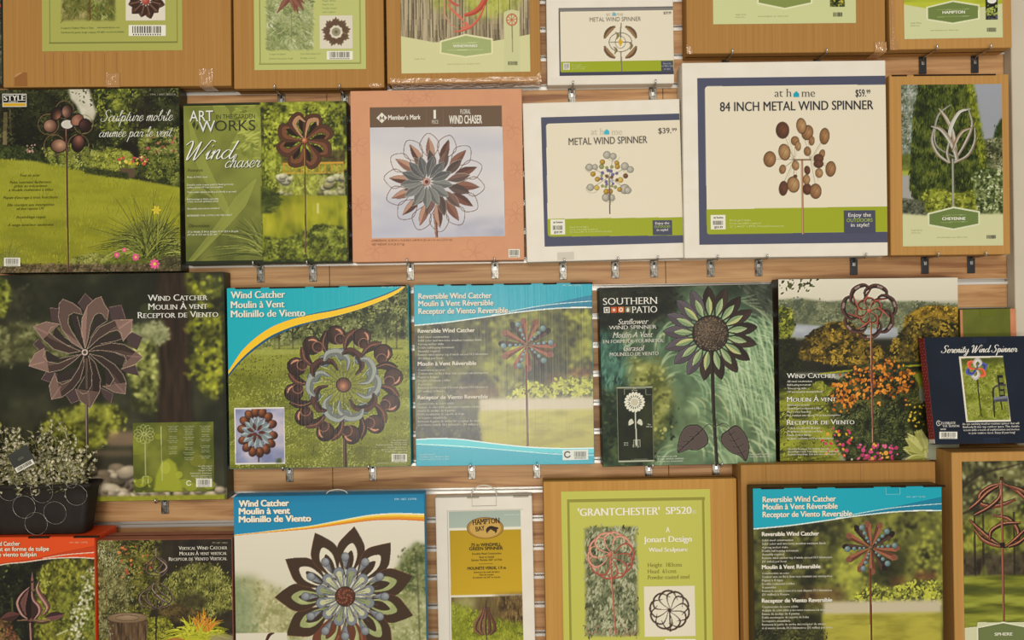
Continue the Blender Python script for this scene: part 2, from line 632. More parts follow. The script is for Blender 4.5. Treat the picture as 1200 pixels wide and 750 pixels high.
# ------------------------------------------------------------------ mesh helpers
class MB:
    """Collects shapes and links them as ONE mesh object."""

    def __init__(self):
        self.v, self.f, self.c = [], [], []

    def add(self, verts, faces, col=None):
        n = len(self.v)
        self.v += [tuple(p) for p in verts]
        self.f += [tuple(i + n for i in f) for f in faces]
        self.c += [col] * len(verts)

    def box(self, x0, x1, y0, y1, z0, z1, col=None):
        self.add([(x0, y0, z0), (x1, y0, z0), (x1, y1, z0), (x0, y1, z0), (x0, y0, z1), (x1, y0, z1), (x1, y1, z1), (x0, y1, z1)],
                 [(0, 3, 2, 1), (4, 5, 6, 7), (0, 1, 5, 4), (1, 2, 6, 5), (2, 3, 7, 6), (3, 0, 4, 7)], col)

    def tube(self, pts, r, n=8, col=None):
        P = [Vector(p) for p in pts]
        V, Fc = [], []
        prev = None
        for i, p in enumerate(P):
            t = (P[min(i + 1, len(P) - 1)] - P[max(i - 1, 0)]).normalized()
            if prev is None:
                a = Vector((0, 0, 1)) if abs(t.z) < .9 else Vector((1, 0, 0))
                nrm = t.cross(a).normalized()
            else:
                nrm = (prev - t * prev.dot(t)).normalized()
            prev = nrm
            bi = t.cross(nrm)
            rr = r[i] if isinstance(r, (list, tuple)) else r
            for k in range(n):
                q = TAU * k / n
                V.append(p + (nrm * math.cos(q) + bi * math.sin(q)) * rr)
        for i in range(len(P) - 1):
            for k in range(n):
                a, b = i * n + k, i * n + (k + 1) % n
                Fc.append((a, b, b + n, a + n))
        Fc.append(tuple(range(n))[::-1])
        Fc.append(tuple((len(P) - 1) * n + k for k in range(n)))
        self.add(V, Fc, col)

    def build(self, name, mat, parent=None, smooth=False, bevel=0.0):
        me = bpy.data.meshes.new(name)
        me.from_pydata(self.v, [], self.f)
        if any(c is not None for c in self.c):
            ca = me.color_attributes.new('Col', 'BYTE_COLOR', 'POINT')
            arr = np.ones((len(self.v), 4), np.float32)
            arr[:, :3] = lin(np.array([c if c is not None else (128, 128, 128) for c in self.c]))
            ca.data.foreach_set('color', arr.ravel())
        me.materials.append(MATS[mat])
        if smooth:
            me.polygons.foreach_set('use_smooth', [True] * len(me.polygons))
        me.update()
        o = bpy.data.objects.new(name, me)
        COL.objects.link(o)
        if parent is not None:
            o.parent = parent
        if bevel:
            b = o.modifiers.new('bevel', 'BEVEL')
            b.width = bevel
            b.segments = 3
            b.limit_method = 'ANGLE'
        return o


def tag(o, label=None, cat=None, group=None, kind=None):
    for k, v in (('label', label), ('category', cat), ('group', group), ('kind', kind)):
        if v:
            o[k] = v
    return o


def empty(name, loc, label, cat, group=None):
    o = bpy.data.objects.new(name, None)
    o.location = loc
    o.empty_display_size = .05
    COL.objects.link(o)
    return tag(o, label, cat, group)


# ------------------------------------------------------------------ lettering
TEXTS = []
INK_Y = {'front_print': -.0006}


class Box:
    """A carton: front face fitted to four photo corners (TL, TR, BR, BL) at d metres in front of the slatwall."""

    def __init__(self, name, label, cat, corners, d, thick, body, pitch=0.0, group=None, bevel=.0025, square=True):
        self.thick = thick
        c0 = at(*[sum(p[i] for p in corners) / 4 for i in (0, 1)], d)
        n = Vector((0, math.cos(pitch), -math.sin(pitch)))     # inward normal
        self.n = n
        self.o = c0
        W = [self.hit(*p) for p in corners]
        ex = ((W[1] - W[0]) + (W[2] - W[3])) / 2
        self.w = ex.length
        self.ex = ex.normalized()
        self.ey = n.cross(self.ex).normalized()      # down the face
        if self.ey.z > 0:
            self.ey = -self.ey
        self.h = (((W[3] - W[0]) + (W[2] - W[1])) / 2).dot(self.ey)
        ctr = (W[0] + W[1] + W[2] + W[3]) / 4
        self.o = ctr - self.ex * self.w / 2 - self.ey * self.h / 2
        self.pxm = (DIST - d) / F
        base = self.o + self.ex * self.w / 2 + self.ey * self.h
        r = empty(name, base, label, cat, group or 'wind spinner cartons on the slatwall')
        up = -self.ey
        r.matrix_world = Matrix(((self.ex.x, n.x, up.x, base.x), (self.ex.y, n.y, up.y, base.y), (self.ex.z, n.z, up.z, base.z), (0, 0, 0, 1)))
        self.root = r
        if body:
            m = MB()
            m.box(-self.w / 2, self.w / 2, 0, thick, 0, self.h)
            self.body = m.build('carton_body', body, r, bevel=bevel)

    def hit(self, x, y):
        cpos = Vector((0, -DIST, CAMZ))
        r = ray(x, y)
        return cpos + r * ((self.o - cpos).dot(self.n) / r.dot(self.n))

    def loc(self, x, y):
        p = self.hit(x, y) - self.o
        return p.dot(self.ex), p.dot(self.ey)

    def unloc(self, u, v):
        p = self.o + self.ex * u + self.ey * v - Vector((0, -DIST, CAMZ))
        q = Vector((p.x, p.z)) / p.y
        ix, iy = q.x * CR - q.y * SR, q.x * SR + q.y * CR
        return 600 + ix * F, 375 - iy * F

    def L(self, x, y, lift=.0):
        """Local (x, depth, z) of a photo pixel on the front face, lifted off it."""
        u, v = self.loc(x, y)
        return (u - self.w / 2, -lift, self.h - v)

    def canvas(self, x0=None, y0=None, x1=None, y1=None, base=(128, 128, 128), seed=1):
        c = Canvas.__new__(Canvas)
        c.box = self
        if x0 is None:
            c.set_rect(.0012, .0012, self.w - .0012, self.h - .0012, base, seed)
        else:
            (u0, v0), (u1, v1) = self.loc(x0, y0), self.loc(x1, y1)
            c.set_rect(max(u0, .0012), max(v0, .0012), min(u1, self.w - .0012), min(v1, self.h - .0012), base, seed)
        return c

    def put(self, c, name='front_print', mat='print_satin', lift=.0004, parent=None, label=None):
        """The painted artwork as a fine grid with vertex colours, on the front face."""
        A = c.result()
        ny, nx = A.shape[:2]
        us = np.linspace(c.u0, c.u1, nx) - self.w / 2
        vs = self.h - np.linspace(c.v0, c.v1, ny)
        co = np.empty((ny, nx, 3), np.float32)
        co[..., 0], co[..., 1], co[..., 2] = us[None, :], -lift, vs[:, None]
        me = bpy.data.meshes.new(name)
        me.vertices.add(nx * ny)
        me.vertices.foreach_set('co', co.ravel())
        idx = np.arange(nx * ny, dtype=np.int32).reshape(ny, nx)
        q = np.stack([idx[1:, :-1], idx[1:, 1:], idx[:-1, 1:], idx[:-1, :-1]], -1).reshape(-1, 4)
        me.loops.add(q.size)
        me.polygons.add(len(q))
        me.loops.foreach_set('vertex_index', q.ravel())
        me.polygons.foreach_set('loop_start', np.arange(0, q.size, 4, dtype=np.int32))
        me.update(calc_edges=True)
        ca = me.color_attributes.new('Col', 'BYTE_COLOR', 'POINT')
        arr = np.ones((nx * ny, 4), np.float32)
        arr[:, :3] = lin(A.reshape(-1, 3))
        ca.data.foreach_set('color', arr.ravel())
        me.materials.append(MATS[mat])
        o = bpy.data.objects.new(name, me)
        COL.objects.link(o)
        o.parent = parent or self.root
        if label:
            o['label'] = label
        return o

    def flat(self, name, shapes, mat='print_satin', lift=.0008, parent=None):
        """Small printed or stuck-on flat shapes: [(polygon in photo px, colour)], later ones on top."""
        m = MB()
        for i, (pts, col) in enumerate(shapes):
            V = [self.L(x, y, lift + i * .00006) for x, y in pts]
            m.add(V, [tuple(range(len(V)))[::-1]], col)
        return m.build(name, mat, parent or self.root)

    def barcode(self, x0, y0, x1, y1, paper=(232, 226, 208), ink=(44, 40, 36), parent=None, digits=True, name='barcode', lift=.001):
        m = MB()

        def q(a, b, c, d, col, l):
            m.add([self.L(a, b, l), self.L(c, b, l), self.L(c, d, l), self.L(a, d, l)], [(3, 2, 1, 0)], col)
        if paper:
            q(x0, y0, x1, y1, paper, lift)
        rng = np.random.default_rng(int(x0 * 7 + y0))
        s = max((x1 - x0) / 40, .3)
        x, yb = x0 + (x1 - x0) * .1, y0 + (y1 - y0) * (.74 if digits else .9)
        while x < x1 - (x1 - x0) * .12:
            w = float(rng.choice([.5, .5, .9, 1.3])) * s
            q(x, y0 + (y1 - y0) * .1, x + w, yb, ink, lift + .0001)
            x += w + float(rng.choice([.5, .9, 1.2])) * s
        if digits:
            x = x0 + (x1 - x0) * .12
            while x < x1 - (x1 - x0) * .16:
                q(x, yb + (y1 - yb) * .25, x + s * 1.2, y1 - (y1 - yb) * .2, ink, lift + .0001)
                x += s * 2.6
        return m.build(name, 'print_satin', parent or self.root)

    def text(self, s, x0, x1, y, cap, style='sans', col=(235, 230, 215), part='lettering', align='l', cond=1.0, parent=None, lift=.0014, shadow=None, rot=0.0, res=4):
        if shadow:
            off, sc = shadow
            TEXTS.append(dict(box=self, s=s, x0=x0 + off, x1=None if x1 is None else x1 + off, y=y + off, cap=cap, style=style, col=sc, part=part, align=align, cond=cond, parent=parent, lift=lift - .0004, rot=rot, res=res))
        TEXTS.append(dict(box=self, s=s, x0=x0, x1=x1, y=y, cap=cap, style=style, col=col, part=part, align=align, cond=cond, parent=parent, lift=lift, rot=rot, res=res))

    def lines(self, rows, x0, y, dy, cap, style='sans', col=(225, 220, 200), align='l', cond=.9, part='lettering', parent=None):
        for i, s in enumerate(rows):
            if s:
                self.text(s, x0, None, y + dy * i, cap, style, col, part, align, cond, parent, res=1)


#          offset, x smears, y smears, serif, shear
STYLES = {
    'sans': (0.0, (0,), (0,), False, 0.0),
    'thin': (-.012, (0,), (0,), False, 0.0),
    'bold': (0.0, (-.03, 0, .03), (-.012, .012), False, 0.0),
    'semi': (0.0, (-.014, .014), (0,), False, 0.0),
    'black': (0.0, (-.05, -.02, .02, .05), (-.02, .02), False, 0.0),
    'serif': (-.016, (-.018, .018), (0,), True, 0.0),
    'serifb': (-.006, (-.035, 0, .035), (0,), True, 0.0),
    'ital': (-.014, (-.016, .016), (0,), True, 0.32),
    'sansi': (0.0, (0,), (0,), False, 0.3),
    'caps': (-.014, (-.022, .022), (0,), True, 0.0),
}

SCRIPT = {
    'a': ([[(.7, .85), (.4, 1), (.1, .6), (.1, .2), (.35, 0), (.65, .4), (.75, 1)], [(.75, 1), (.68, .3), (.85, 0), (1.1, .35)]], 1.0),
    'b': ([[(0, .4), (.38, 1.6), (.34, 2), (.17, 1.6), (.1, .3), (.35, 0), (.65, .4), (.5, .9), (.85, .8)]], .8),
    'c': ([[(.65, .8), (.45, 1), (.1, .6), (.12, .15), (.4, 0), (.8, .35)]], .7),
    'd': ([[(.7, .85), (.4, 1), (.1, .6), (.1, .2), (.35, 0), (.65, .4), (.78, 1)], [(1.0, 2), (.75, .6), (.72, .2), (.88, 0), (1.1, .35)]], 1.0),
    'e': ([[(.05, .4), (.5, .6), (.52, .95), (.3, 1), (.08, .5), (.2, .05), (.45, 0), (.8, .4)]], .7),
    'h': ([[(0, .3), (.42, 1.6), (.36, 2), (.2, 1.7), (.1, 0)], [(.1, .3), (.4, 1), (.6, .9), (.55, .2), (.7, 0), (.92, .35)]], .85),
    'i': ([[(0, .4), (.2, 1), (.14, .2), (.28, 0), (.52, .35)], [(.3, 1.42), (.34, 1.56)]], .46),
    'l': ([[(0, .3), (.38, 1.6), (.34, 2), (.19, 1.7), (.12, .2), (.27, 0), (.52, .35)]], .46),
    'm': ([[(0, .6), (.16, 1), (.1, 0)], [(.1, .4), (.38, 1), (.5, .9), (.45, 0)], [(.45, .4), (.75, 1), (.87, .9), (.82, .2), (.95, 0), (1.18, .35)]], 1.12),
    'n': ([[(0, .6), (.16, 1), (.1, 0)], [(.1, .4), (.42, 1), (.56, .9), (.5, .2), (.64, 0), (.88, .35)]], .82),
    'o': ([[(.5, .95), (.2, .9), (.05, .4), (.25, 0), (.55, .3), (.6, .8), (.4, 1), (.55, .72), (.88, .8)]], .8),
    'p': ([[(0, .6), (.2, 1), (0, -1)], [(.12, .5), (.42, 1), (.64, .7), (.5, .1), (.2, .06), (.5, 0), (.88, .35)]], .85),
    'r': ([[(0, .5), (.2, 1.08), (.3, .85), (.56, .9), (.46, .2), (.6, 0), (.82, .35)]], .72),
    's': ([[(0, .3), (.36, 1.08), (.36, .7), (.56, .3), (.36, 0), (.08, .12)], [(.45, .05), (.78, .38)]], .68),
    't': ([[(.32, 1.7), (.12, .3), (.25, 0), (.56, .35)], [(-.08, 1.1), (.58, 1.16)]], .5),
    'u': ([[(0, .6), (.16, 1), (.1, .25), (.3, 0), (.6, .5), (.7, 1)], [(.7, 1), (.63, .2), (.78, 0), (1.02, .35)]], .92),
    'v': ([[(0, .7), (.16, 1), (.25, .1), (.35, 0), (.65, .6), (.62, 1), (.88, .85)]], .76),
    'y': ([[(0, .6), (.16, 1), (.1, .25), (.3, 0), (.6, .5), (.7, 1)], [(.7, 1), (.6, -.3), (.33, -1), (.08, -.7), (.95, .35)]], .9),
    'é': ([[(.05, .4), (.5, .6), (.52, .95), (.3, 1), (.08, .5), (.2, .05), (.45, 0), (.8, .4)], [(.35, 1.25), (.62, 1.6)]], .7),
    'S': ([[(1.25, 1.65), (.95, 2.1), (.5, 1.9), (.5, 1.4), (.85, .9), (.75, .2), (.3, -.05), (-.1, .3), (.1, .55)]], 1.2),
    'W': ([[(-.15, 1.6), (.22, 2.05), (.36, 1.6), (.3, .3), (.4, 0), (1.0, 1.95)], [(1.0, 1.95), (.88, .2), (1.0, 0), (1.65, 1.7), (1.85, 2.1), (2.2, 1.9)]], 1.75),
    'w': ([[(0, .7), (.16, 1), (.1, .3), (.25, 0), (.5, .5), (.56, 1)], [(.56, 1), (.5, .3), (.65, 0), (.95, .6), (.95, 1), (1.2, .85)]], 1.08),
    ' ': ([], .55),
}


def script_tris(s, weight=.17, slant=.28):
    V, T, D = [], [], []
    x = 0
    ns = 0
    for ch in s:
        st, adv = SCRIPT[ch]
        for pts in st:
            Q = cat_rom([(p[0] + x + slant * p[1], p[1]) for p in pts], 6)
            d = np.gradient(Q, axis=0)
            dn = np.abs(d[:, 1]) / np.maximum(np.hypot(d[:, 0], d[:, 1]), 1e-6)
            down = np.where(d[:, 1] < 0, 1.0, .45)
            w = weight * (.4 + .75 * dn * down)
            tn = np.stack([-d[:, 1], d[:, 0]], 1) / np.maximum(np.hypot(d[:, 0], d[:, 1]), 1e-6)[:, None]
            A, B = Q + tn * w[:, None] / 2, Q - tn * w[:, None] / 2
            n0 = len(V)
            for a, b in zip(A, B):
                V += [tuple(a), tuple(b)]
                D += [(ns % 6) * 6e-5] * 2
            ns += 1
            for i in range(len(Q) - 1):
                k = n0 + 2 * i
                T.append((k, k + 1, k + 3, k + 2))
        x += adv
    return np.array(V), T, D


def build_lettering():
    """All lettering: font outlines (thickened, serifed) or pen strokes, one mesh per box part."""
    made = {}
    tmp = []
    for t in TEXTS:
        if t['style'].startswith('script'):
            continue
        key = (t['s'], t['style'], t['res'])
        if key in made:
            continue
        off, sx, sy, serif, shear = STYLES[t['style']]
        cu = bpy.data.curves.new('tmp', 'FONT')
        cu.body = t['s']
        cu.offset = off
        cu.resolution_u = t['res']
        if t['style'] == 'caps':
            cu.small_caps_scale = .78
            for i, ch in enumerate(t['s']):
                if ch.islower():
                    cu.body_format[i].use_small_caps = True
        o = bpy.data.objects.new('tmp', cu)
        COL.objects.link(o)
        tmp.append(o)
        made[key] = o
    bpy.context.view_layer.update()
    dg = bpy.context.evaluated_depsgraph_get()
    cache = {}
    for key, o in made.items():
        me = o.evaluated_get(dg).to_mesh()
        n = len(me.vertices)
        co = np.empty(n * 3, np.float32)
        me.vertices.foreach_get('co', co)
        co = co.reshape(-1, 3)[:, :2].astype(float)
        faces = [tuple(p.vertices) for p in me.polygons]
        off, sx, sy, serif, shear = STYLES[key[1]]
        V, Fc, D = [], [], []
        for dx in sx:
            for dy in sy:
                k = len(V) and sum(len(a) for a in V)
                D += [len(V) * 6e-5] * n
                V.append(co + (dx, dy))
                Fc += [tuple(i + k for i in f) for f in faces]
        if serif and n:
            cnt = {}
            for f in faces:
                for i in range(len(f)):
                    e = tuple(sorted((f[i], f[(i + 1) % len(f)])))
                    cnt[e] = cnt.get(e, 0) + 1
            caps = [.0, .682, .46, .53]
            k = sum(len(a) for a in V)
            t = .03
            for (a, b), c in cnt.items():
                if c != 1:
                    continue
                (xa, ya), (xb, yb) = co[a], co[b]
                ln = abs(xa - xb)
                if abs(ya - yb) > 1e-3 or ln < .03:
                    continue
                if not any(abs(ya - h) < .05 for h in caps):
                    continue
                s = .055
                x0, x1 = min(xa, xb) - s - sx[-1] * .5, max(xa, xb) + s + sx[-1] * .5
                if ln > .18:
                    x1 = min(xa, xb) + .05
                up = 1 if ya < .2 else -1
                D += [(len(sx) * len(sy) + k % 3) * 6e-5] * 4
                V.append(np.array([(x0, ya), (x1, ya), (x1, ya + up * t), (x0, ya + up * t)]))
                Fc.append((k, k + 1, k + 2, k + 3))
                k += 4
        V = np.vstack(V) if V else np.zeros((0, 2))
        if shear and len(V):
            V = V + np.stack([V[:, 1] * shear, V[:, 1] * 0], 1)
        cache[key] = (V, Fc, D)
        o.evaluated_get(dg).to_mesh_clear()
    for o in tmp:
        cu = o.data
        bpy.data.objects.remove(o)
        bpy.data.curves.remove(cu)
    outs = {}
    for t in TEXTS:
        box = t['box']
        if t['style'].startswith('script'):
            V, Fc, D = script_tris(t['s'], .19 if t['style'] == 'scriptb' else .105)
            caph = 2.0
        else:
            V, Fc, D = cache[(t['s'], t['style'], t['res'])]
            caph = .682
        if not len(V):
            continue
        V = V.copy()
        V[:, 0] -= V[:, 0].min()
        wid = V[:, 0].max()
        sy = t['cap'] * box.pxm / caph
        if t['x1'] is not None:
            sx = (t['x1'] - t['x0']) * box.pxm / wid
        else:
            sx = sy * t['cond']
        V = V * (sx, sy)
        if t['align'] == 'c':
            V[:, 0] -= wid * sx / 2
        elif t['align'] == 'r':
            V[:, 0] -= wid * sx
        if t['rot']:
            c, s = math.cos(t['rot']), math.sin(t['rot'])
            V = np.stack([V[:, 0] * c - V[:, 1] * s, V[:, 0] * s + V[:, 1] * c], 1)
        X, Y, Z = box.L(t['x0'], t['y'])
        if t['part'] == 'lettering':
            t['part'] = 'small_print' if t['cap'] < 3.2 else 'title_lettering'
        pk = (id(t['parent'] or box.root), t['part'])
        if pk not in outs:
            outs[pk] = (MB(), t['part'], t['parent'] or box.root)
        outs[pk][0].add([(X + v[0], -t['lift'] - dd, Z + v[1]) for v, dd in zip(V, D)], Fc, t['col'])
    for m, part, parent in outs.values():
        m.build(part, 'print_satin', parent)
# ------------------------------------------------------------------ the slatwall and the painted pier
def build_wall():
    slots = [34.6 + 33.64 * k for k in range(-6, 28)]
    zs = sorted(at(600, y, 0).z for y in slots)
    gap = .0095
    m = MB()
    lo, hi = zs[0], zs[-1]
    edges_x = [-2.7, -1.39, (378 - 600) * DIST / F + .02, (781 - 600) * DIST / F, 1.301]
    for i in range(len(zs) - 1):
        for a, b in zip(edges_x[:-1], edges_x[1:]):
            m.box(a + .0006, b - .0006, 0, .016, zs[i] + gap / 2, zs[i + 1] - gap / 2)
    m.box(-2.7, 1.301, .012, .02, lo, hi)
    wall = m.build('wall_back', 'slatwall_wood', bevel=.0012)
    tag(wall, 'light wood grain slatwall with aluminium slots behind the cartons', 'wall', kind='structure')
    for z in zs[1:-1]:
        s = MB()
        x0, x1 = -2.7, 1.301
        s.box(x0, x1, -.0022, .003, z - gap / 2 - .0055, z - gap / 2 + .0014)
        s.box(x0, x1, .0105, .0125, z - gap / 2, z + gap / 2)
        s.box(x0, x1, -.0006, .010, z + gap / 2 - .001, z + gap / 2)
        s.build('slot_insert', 'aluminium', wall)
    p = MB()
    p.box(1.3016, 2.5, -.03, .10, lo, hi)
    tag(p.build('wall_right', 'pier_paint', bevel=.003), 'plain cream painted pier at the right end of the slatwall', 'wall', kind='structure')


build_wall()


# ------------------------------------------------------------------ carton details
def seam(box, edge='top', off=.0):
    """Flap joint running along a carton's top or bottom, with the cut line across."""
    m = MB()
    z = box.h + .0004 if edge == 'top' else -.0004
    y = box.thick * .5 + off
    m.box(-box.w / 2 + .002, box.w / 2 - .002, y - .0008, y + .0008, z - .0006, z + .0006)
    m.build('flap_seam', 'seam_shadow', box.root)


def tape(box, x0, x1, up=.045, edge='bottom'):
    """Clear packing tape wrapped round the bottom edge, running up the front."""
    (u0, _), (u1, _) = box.loc(x0, 0), box.loc(x1, 0)
    m = MB()
    n = 14
    rng = random.Random(int(x0))
    V, Fc = [], []
    for j, (yy, zz) in enumerate([(-.0009, up), (-.0012, up * .5), (-.0012, .002), (.001, -.0010), (box.thick * .95, -.0010)]):
        for i in range(n + 1):
            u = u0 + (u1 - u0) * i / n - box.w / 2
            V.append((u, yy - (.0007 * rng.random() if yy < 0 else 0), zz + (.004 * rng.random() if j == 0 else 0)))
    for j in range(4):
        for i in range(n):
            a = j * (n + 1) + i
            Fc.append((a, a + 1, a + n + 2, a + n + 1))
    m.add(V, Fc)
    return m.build('packing_tape', 'packing_tape', box.root)


def corner_tape(box, side=1, w=.02, h=.03):
    m = MB()
    x = side * box.w / 2
    rng = random.Random(3 + side)
    V, Fc = [], []
    n = 5
    for j in range(n + 1):
        for i in range(n + 1):
            fx, fz = i / n, j / n
            r = .0012 * rng.random()
            V.append((x + side * .0012 - side * w * fx, -.0012 - r, h * fz * (1 - .4 * fx) - .0012))
    for j in range(n):
        for i in range(n):
            a = j * (n + 1) + i
            Fc.append((a, a + 1, a + n + 2, a + n + 1))
    m.add(V, Fc)
    m.build('packing_tape', 'packing_tape', box.root)


def tuck_slots(box, xs, col='seam_shadow'):
    """Dark open slits where the lid tucks in along the top front edge."""
    for x0, x1 in xs:
        m = MB()
        (u0, _), (u1, _) = box.loc(x0, 0), box.loc(x1, 0)
        m.box(u0 - box.w / 2, u1 - box.w / 2, -.0006, .006, box.h - .0035, box.h + .0006)
        m.build('tuck_slit', col, box.root)


def card_print(box, label_rect, base):
    return box.canvas(*label_rect, base=base)


KR = 'wind_spinner_carton'
CAT = 'carton'
INK = (60, 54, 44)
W_ = (238, 232, 215)

# ================================================================== TOP ROW
# --- sliver of a dark carton at the left edge
A0 = Box(KR, 'dark printed carton cut off by the left edge beside the top brown carton', CAT, [(-150, -120), (0, -122), (3.2, 99), (-147, 101)], .035, .034, 'dark_green_board')
c = A0.canvas()
c.foliage(None, [(40, 42, 34), (70, 72, 56), (100, 100, 84)], l=4, w=2, lump=14)
c.dots(-8, 0, 4, 20, 6, 2.0, [(150, 60, 50)])
A0.put(c)

# --- brown carton with the green label and brown flower, far left
A1 = Box(KR, 'large brown carton with torn flap mark and green label showing a dark brown flower', CAT, [(0, -168), (268, -171), (272, 101), (5, 102)], .05, .05, 'kraft_board_dark')
c = A1.canvas(48, -150, 214, 59, base=(168, 168, 90), seed=3)
c.frame(58, -140, 207, 50, .65, (112, 116, 60))
m = c.mask([(73, -80), (135, -80), (135, 24), (73, 24)], .8)
c.mottle([(70, 66, 36), (112, 108, 52), (150, 140, 88)], 8, m)
c.leaves([(62, 78, 34), (118, 122, 58), (178, 160, 110)], c.mask([(73, -80), (100, -80), (100, 24), (73, 24)], 1), 6, .8, 1.0, (-2.6, -.6), 8)
c.leaves([(50, 84, 34), (104, 138, 60), (170, 184, 110)], c.mask([(106, -80), (135, -80), (135, 24), (106, 24)], 1), 6, 1.0, 1.0, (-2.4, -.7), 8)
c.line([(105, -80), (106, 24)], 1.6, (120, 66, 46))
A1L = A1.put(c, 'paper_label', 'print_satin', .0006)
c = A1.canvas(147, -60, 194, 24, base=(222, 212, 192), seed=4)
for k in range(12):
    a = TAU * k / 12 + .26
    c.petal(171, 0, a, 5, 22.5 if k % 2 == 0 else 20.5, 10, (84, 56, 42), (62, 40, 32), p=1.25, edge=(40, 26, 20))
    c.line([(171 + 7 * math.cos(a), 7 * math.sin(a)), (171 + 18 * math.cos(a), 18 * math.sin(a))], .7, (140, 104, 84))
c.ell(171, 1, 4.5, 4.5, 0, (150, 60, 50), hi=(205, 120, 100))
A1.put(c, 'product_picture', lift=.001, parent=A1L)
A1.barcode(151, 29.5, 194.5, 42.3, parent=A1L)
A1.lines(['Designed in England. Made in China', 'Distributed by garden design company'], 72, 34, 5.2, 2.0, 'sans', (84, 96, 50), parent=A1L)
A1.lines(['www.windsculpture.com', 'All rights reserved worldwide'], 114, 33.4, 5.2, 2.0, 'sans', (84, 96, 50), parent=A1L)
A1.flat('torn_patch', [([(17, 91), (19, 87), (24, 85), (31.5, 85), (32, 101), (17, 101)], (146, 96, 46)), ([(17, 91), (19, 87), (24, 85), (27, 85), (19, 90)], (186, 138, 84))], 'print_matte', .0005)
for x in (52, 62, 74, 92, 96, 105, 122, 136):
    A1.flat('crease', [([(x, 62), (x + .8, 62), (x + 1.4, 99), (x + .7, 99)], (156, 110, 56))], 'print_matte', .0005)
tape(A1, 124, 140, .032)
tape(A1, 233, 249, .042)

# --- brown carton with pale green label, second
A2 = Box(KR, 'brown carton with pale green label showing a ring of brown leaves beside grass', CAT, [(270.5, -168), (446, -170), (452, 102.5), (275, 104)], .05, .05, 'kraft_board_dark')
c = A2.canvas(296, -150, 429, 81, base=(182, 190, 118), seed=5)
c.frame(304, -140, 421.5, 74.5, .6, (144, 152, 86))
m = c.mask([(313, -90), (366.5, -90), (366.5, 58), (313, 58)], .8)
c.mottle([(96, 108, 70), (140, 148, 100), (176, 178, 140)], 9, m)  # foliage kept pale: glare on the label is put into its colours
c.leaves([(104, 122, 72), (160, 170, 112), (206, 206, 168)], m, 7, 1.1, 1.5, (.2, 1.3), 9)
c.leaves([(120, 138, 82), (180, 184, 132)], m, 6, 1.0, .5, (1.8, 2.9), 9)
for k in range(7):
    c.stroke([(341, -8), (341 + 16 * math.cos(k), 4 + 12 * abs(math.sin(k * 1.7)))], [4, 7, 1], (140, 92, 74), (120, 74, 58))
c.line([(341, -10), (342, 50)], 1.2, (132, 116, 84), .6)
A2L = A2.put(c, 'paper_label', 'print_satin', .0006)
c = A2.canvas(374.5, 18.5, 413.5, 57, base=(216, 206, 184), seed=6)
for k in range(9):
    a = TAU * k / 9 + .5
    x, y = 394 + 11 * math.cos(a), 37.5 + 11 * math.sin(a)
    for da in (-.75, -.38, 0, .38, .75):
        c.petal(x - 4 * math.cos(a), y - 4 * math.sin(a), a + da, 0, 10.5 - 4 * abs(da), 4.2, (122, 96, 70), (98, 74, 54))
c.ell(394, 37.5, 5, 5, 0, (150, 140, 112))
c.ell(394, 37.5, 2, 2, 0, (110, 100, 80))
A2.put(c, 'product_picture', lift=.001, parent=A2L)
A2.barcode(383, 60, 413.5, 70, parent=A2L)
A2.lines(['Height 183cms', 'Head 61cms', 'Powder-coated', 'steel sculpture'], 378, 2, 4.4, 2.0, 'sans', (144, 158, 100), parent=A2L)
A2.lines(['Designed in England', 'Distributed by garden design'], 316, 64.5, 5.2, 1.8, 'sans', (140, 156, 92), parent=A2L)
A2.lines(['www.windsculpture.com', 'All rights reserved'], 352, 64, 5.2, 1.8, 'sans', (140, 156, 92), parent=A2L)
tape(A2, 432, 446, .008)

# --- brown carton with the red ribbon sculpture
A3 = Box(KR, 'brown carton with taped bottom edge, label of red ribbons over a grey plank fence', CAT, [(450, -165), (629, -168), (635, 95.5), (453.5, 98)], .055, .045, 'kraft_board_dark')
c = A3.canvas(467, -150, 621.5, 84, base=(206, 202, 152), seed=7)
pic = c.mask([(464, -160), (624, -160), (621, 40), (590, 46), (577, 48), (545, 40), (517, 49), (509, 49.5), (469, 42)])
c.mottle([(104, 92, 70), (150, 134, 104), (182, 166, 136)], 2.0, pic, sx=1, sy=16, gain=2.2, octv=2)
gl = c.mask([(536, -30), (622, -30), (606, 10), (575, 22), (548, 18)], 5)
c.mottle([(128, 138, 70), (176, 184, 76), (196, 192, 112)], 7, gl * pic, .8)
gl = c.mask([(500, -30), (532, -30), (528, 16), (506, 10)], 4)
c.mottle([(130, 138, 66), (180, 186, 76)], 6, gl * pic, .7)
for x in (478, 484, 492, 503, 506, 514, 522, 538, 541, 569, 583, 596, 612, 617):
    q = [(x, -150), (x + 1.2, 44)]
    c.clip = pic
    c.line(q, 1.0, (74, 62, 46), .75)
    c.line([(x + 1.5, -150), (x + 2.7, 44)], .8, (206, 192, 158), .5)
c.stroke([(572, -14), (566, 4), (556, 14), (544, 18)], [7, 7, 6, 4], (196, 92, 70), (170, 72, 54))
c.stroke([(525, 4), (530, 12), (538, 19), (543, 24)], [2, 2.6, 3.4, 2.4], (204, 112, 88))
c.stroke([(522, -6), (530, 3), (538, 7)], [2, 3.5, 2.5], (190, 92, 74))
c.stroke([(568, 6), (562, 20), (552, 31), (540, 36), (532, 37)], [1.5, 2.6, 3.2, 2.6, 1], (206, 110, 84), (186, 90, 66))
c.stroke([(521, -2), (521, 15), (528, 28), (536, 33)], [1.6, 1.5, 1.2, .8], (190, 140, 108))
c.stroke([(540, 33), (548, 30), (546, 27), (541, 28)], [2, 3, 3, 1.5], (206, 112, 88))
c.clip = None
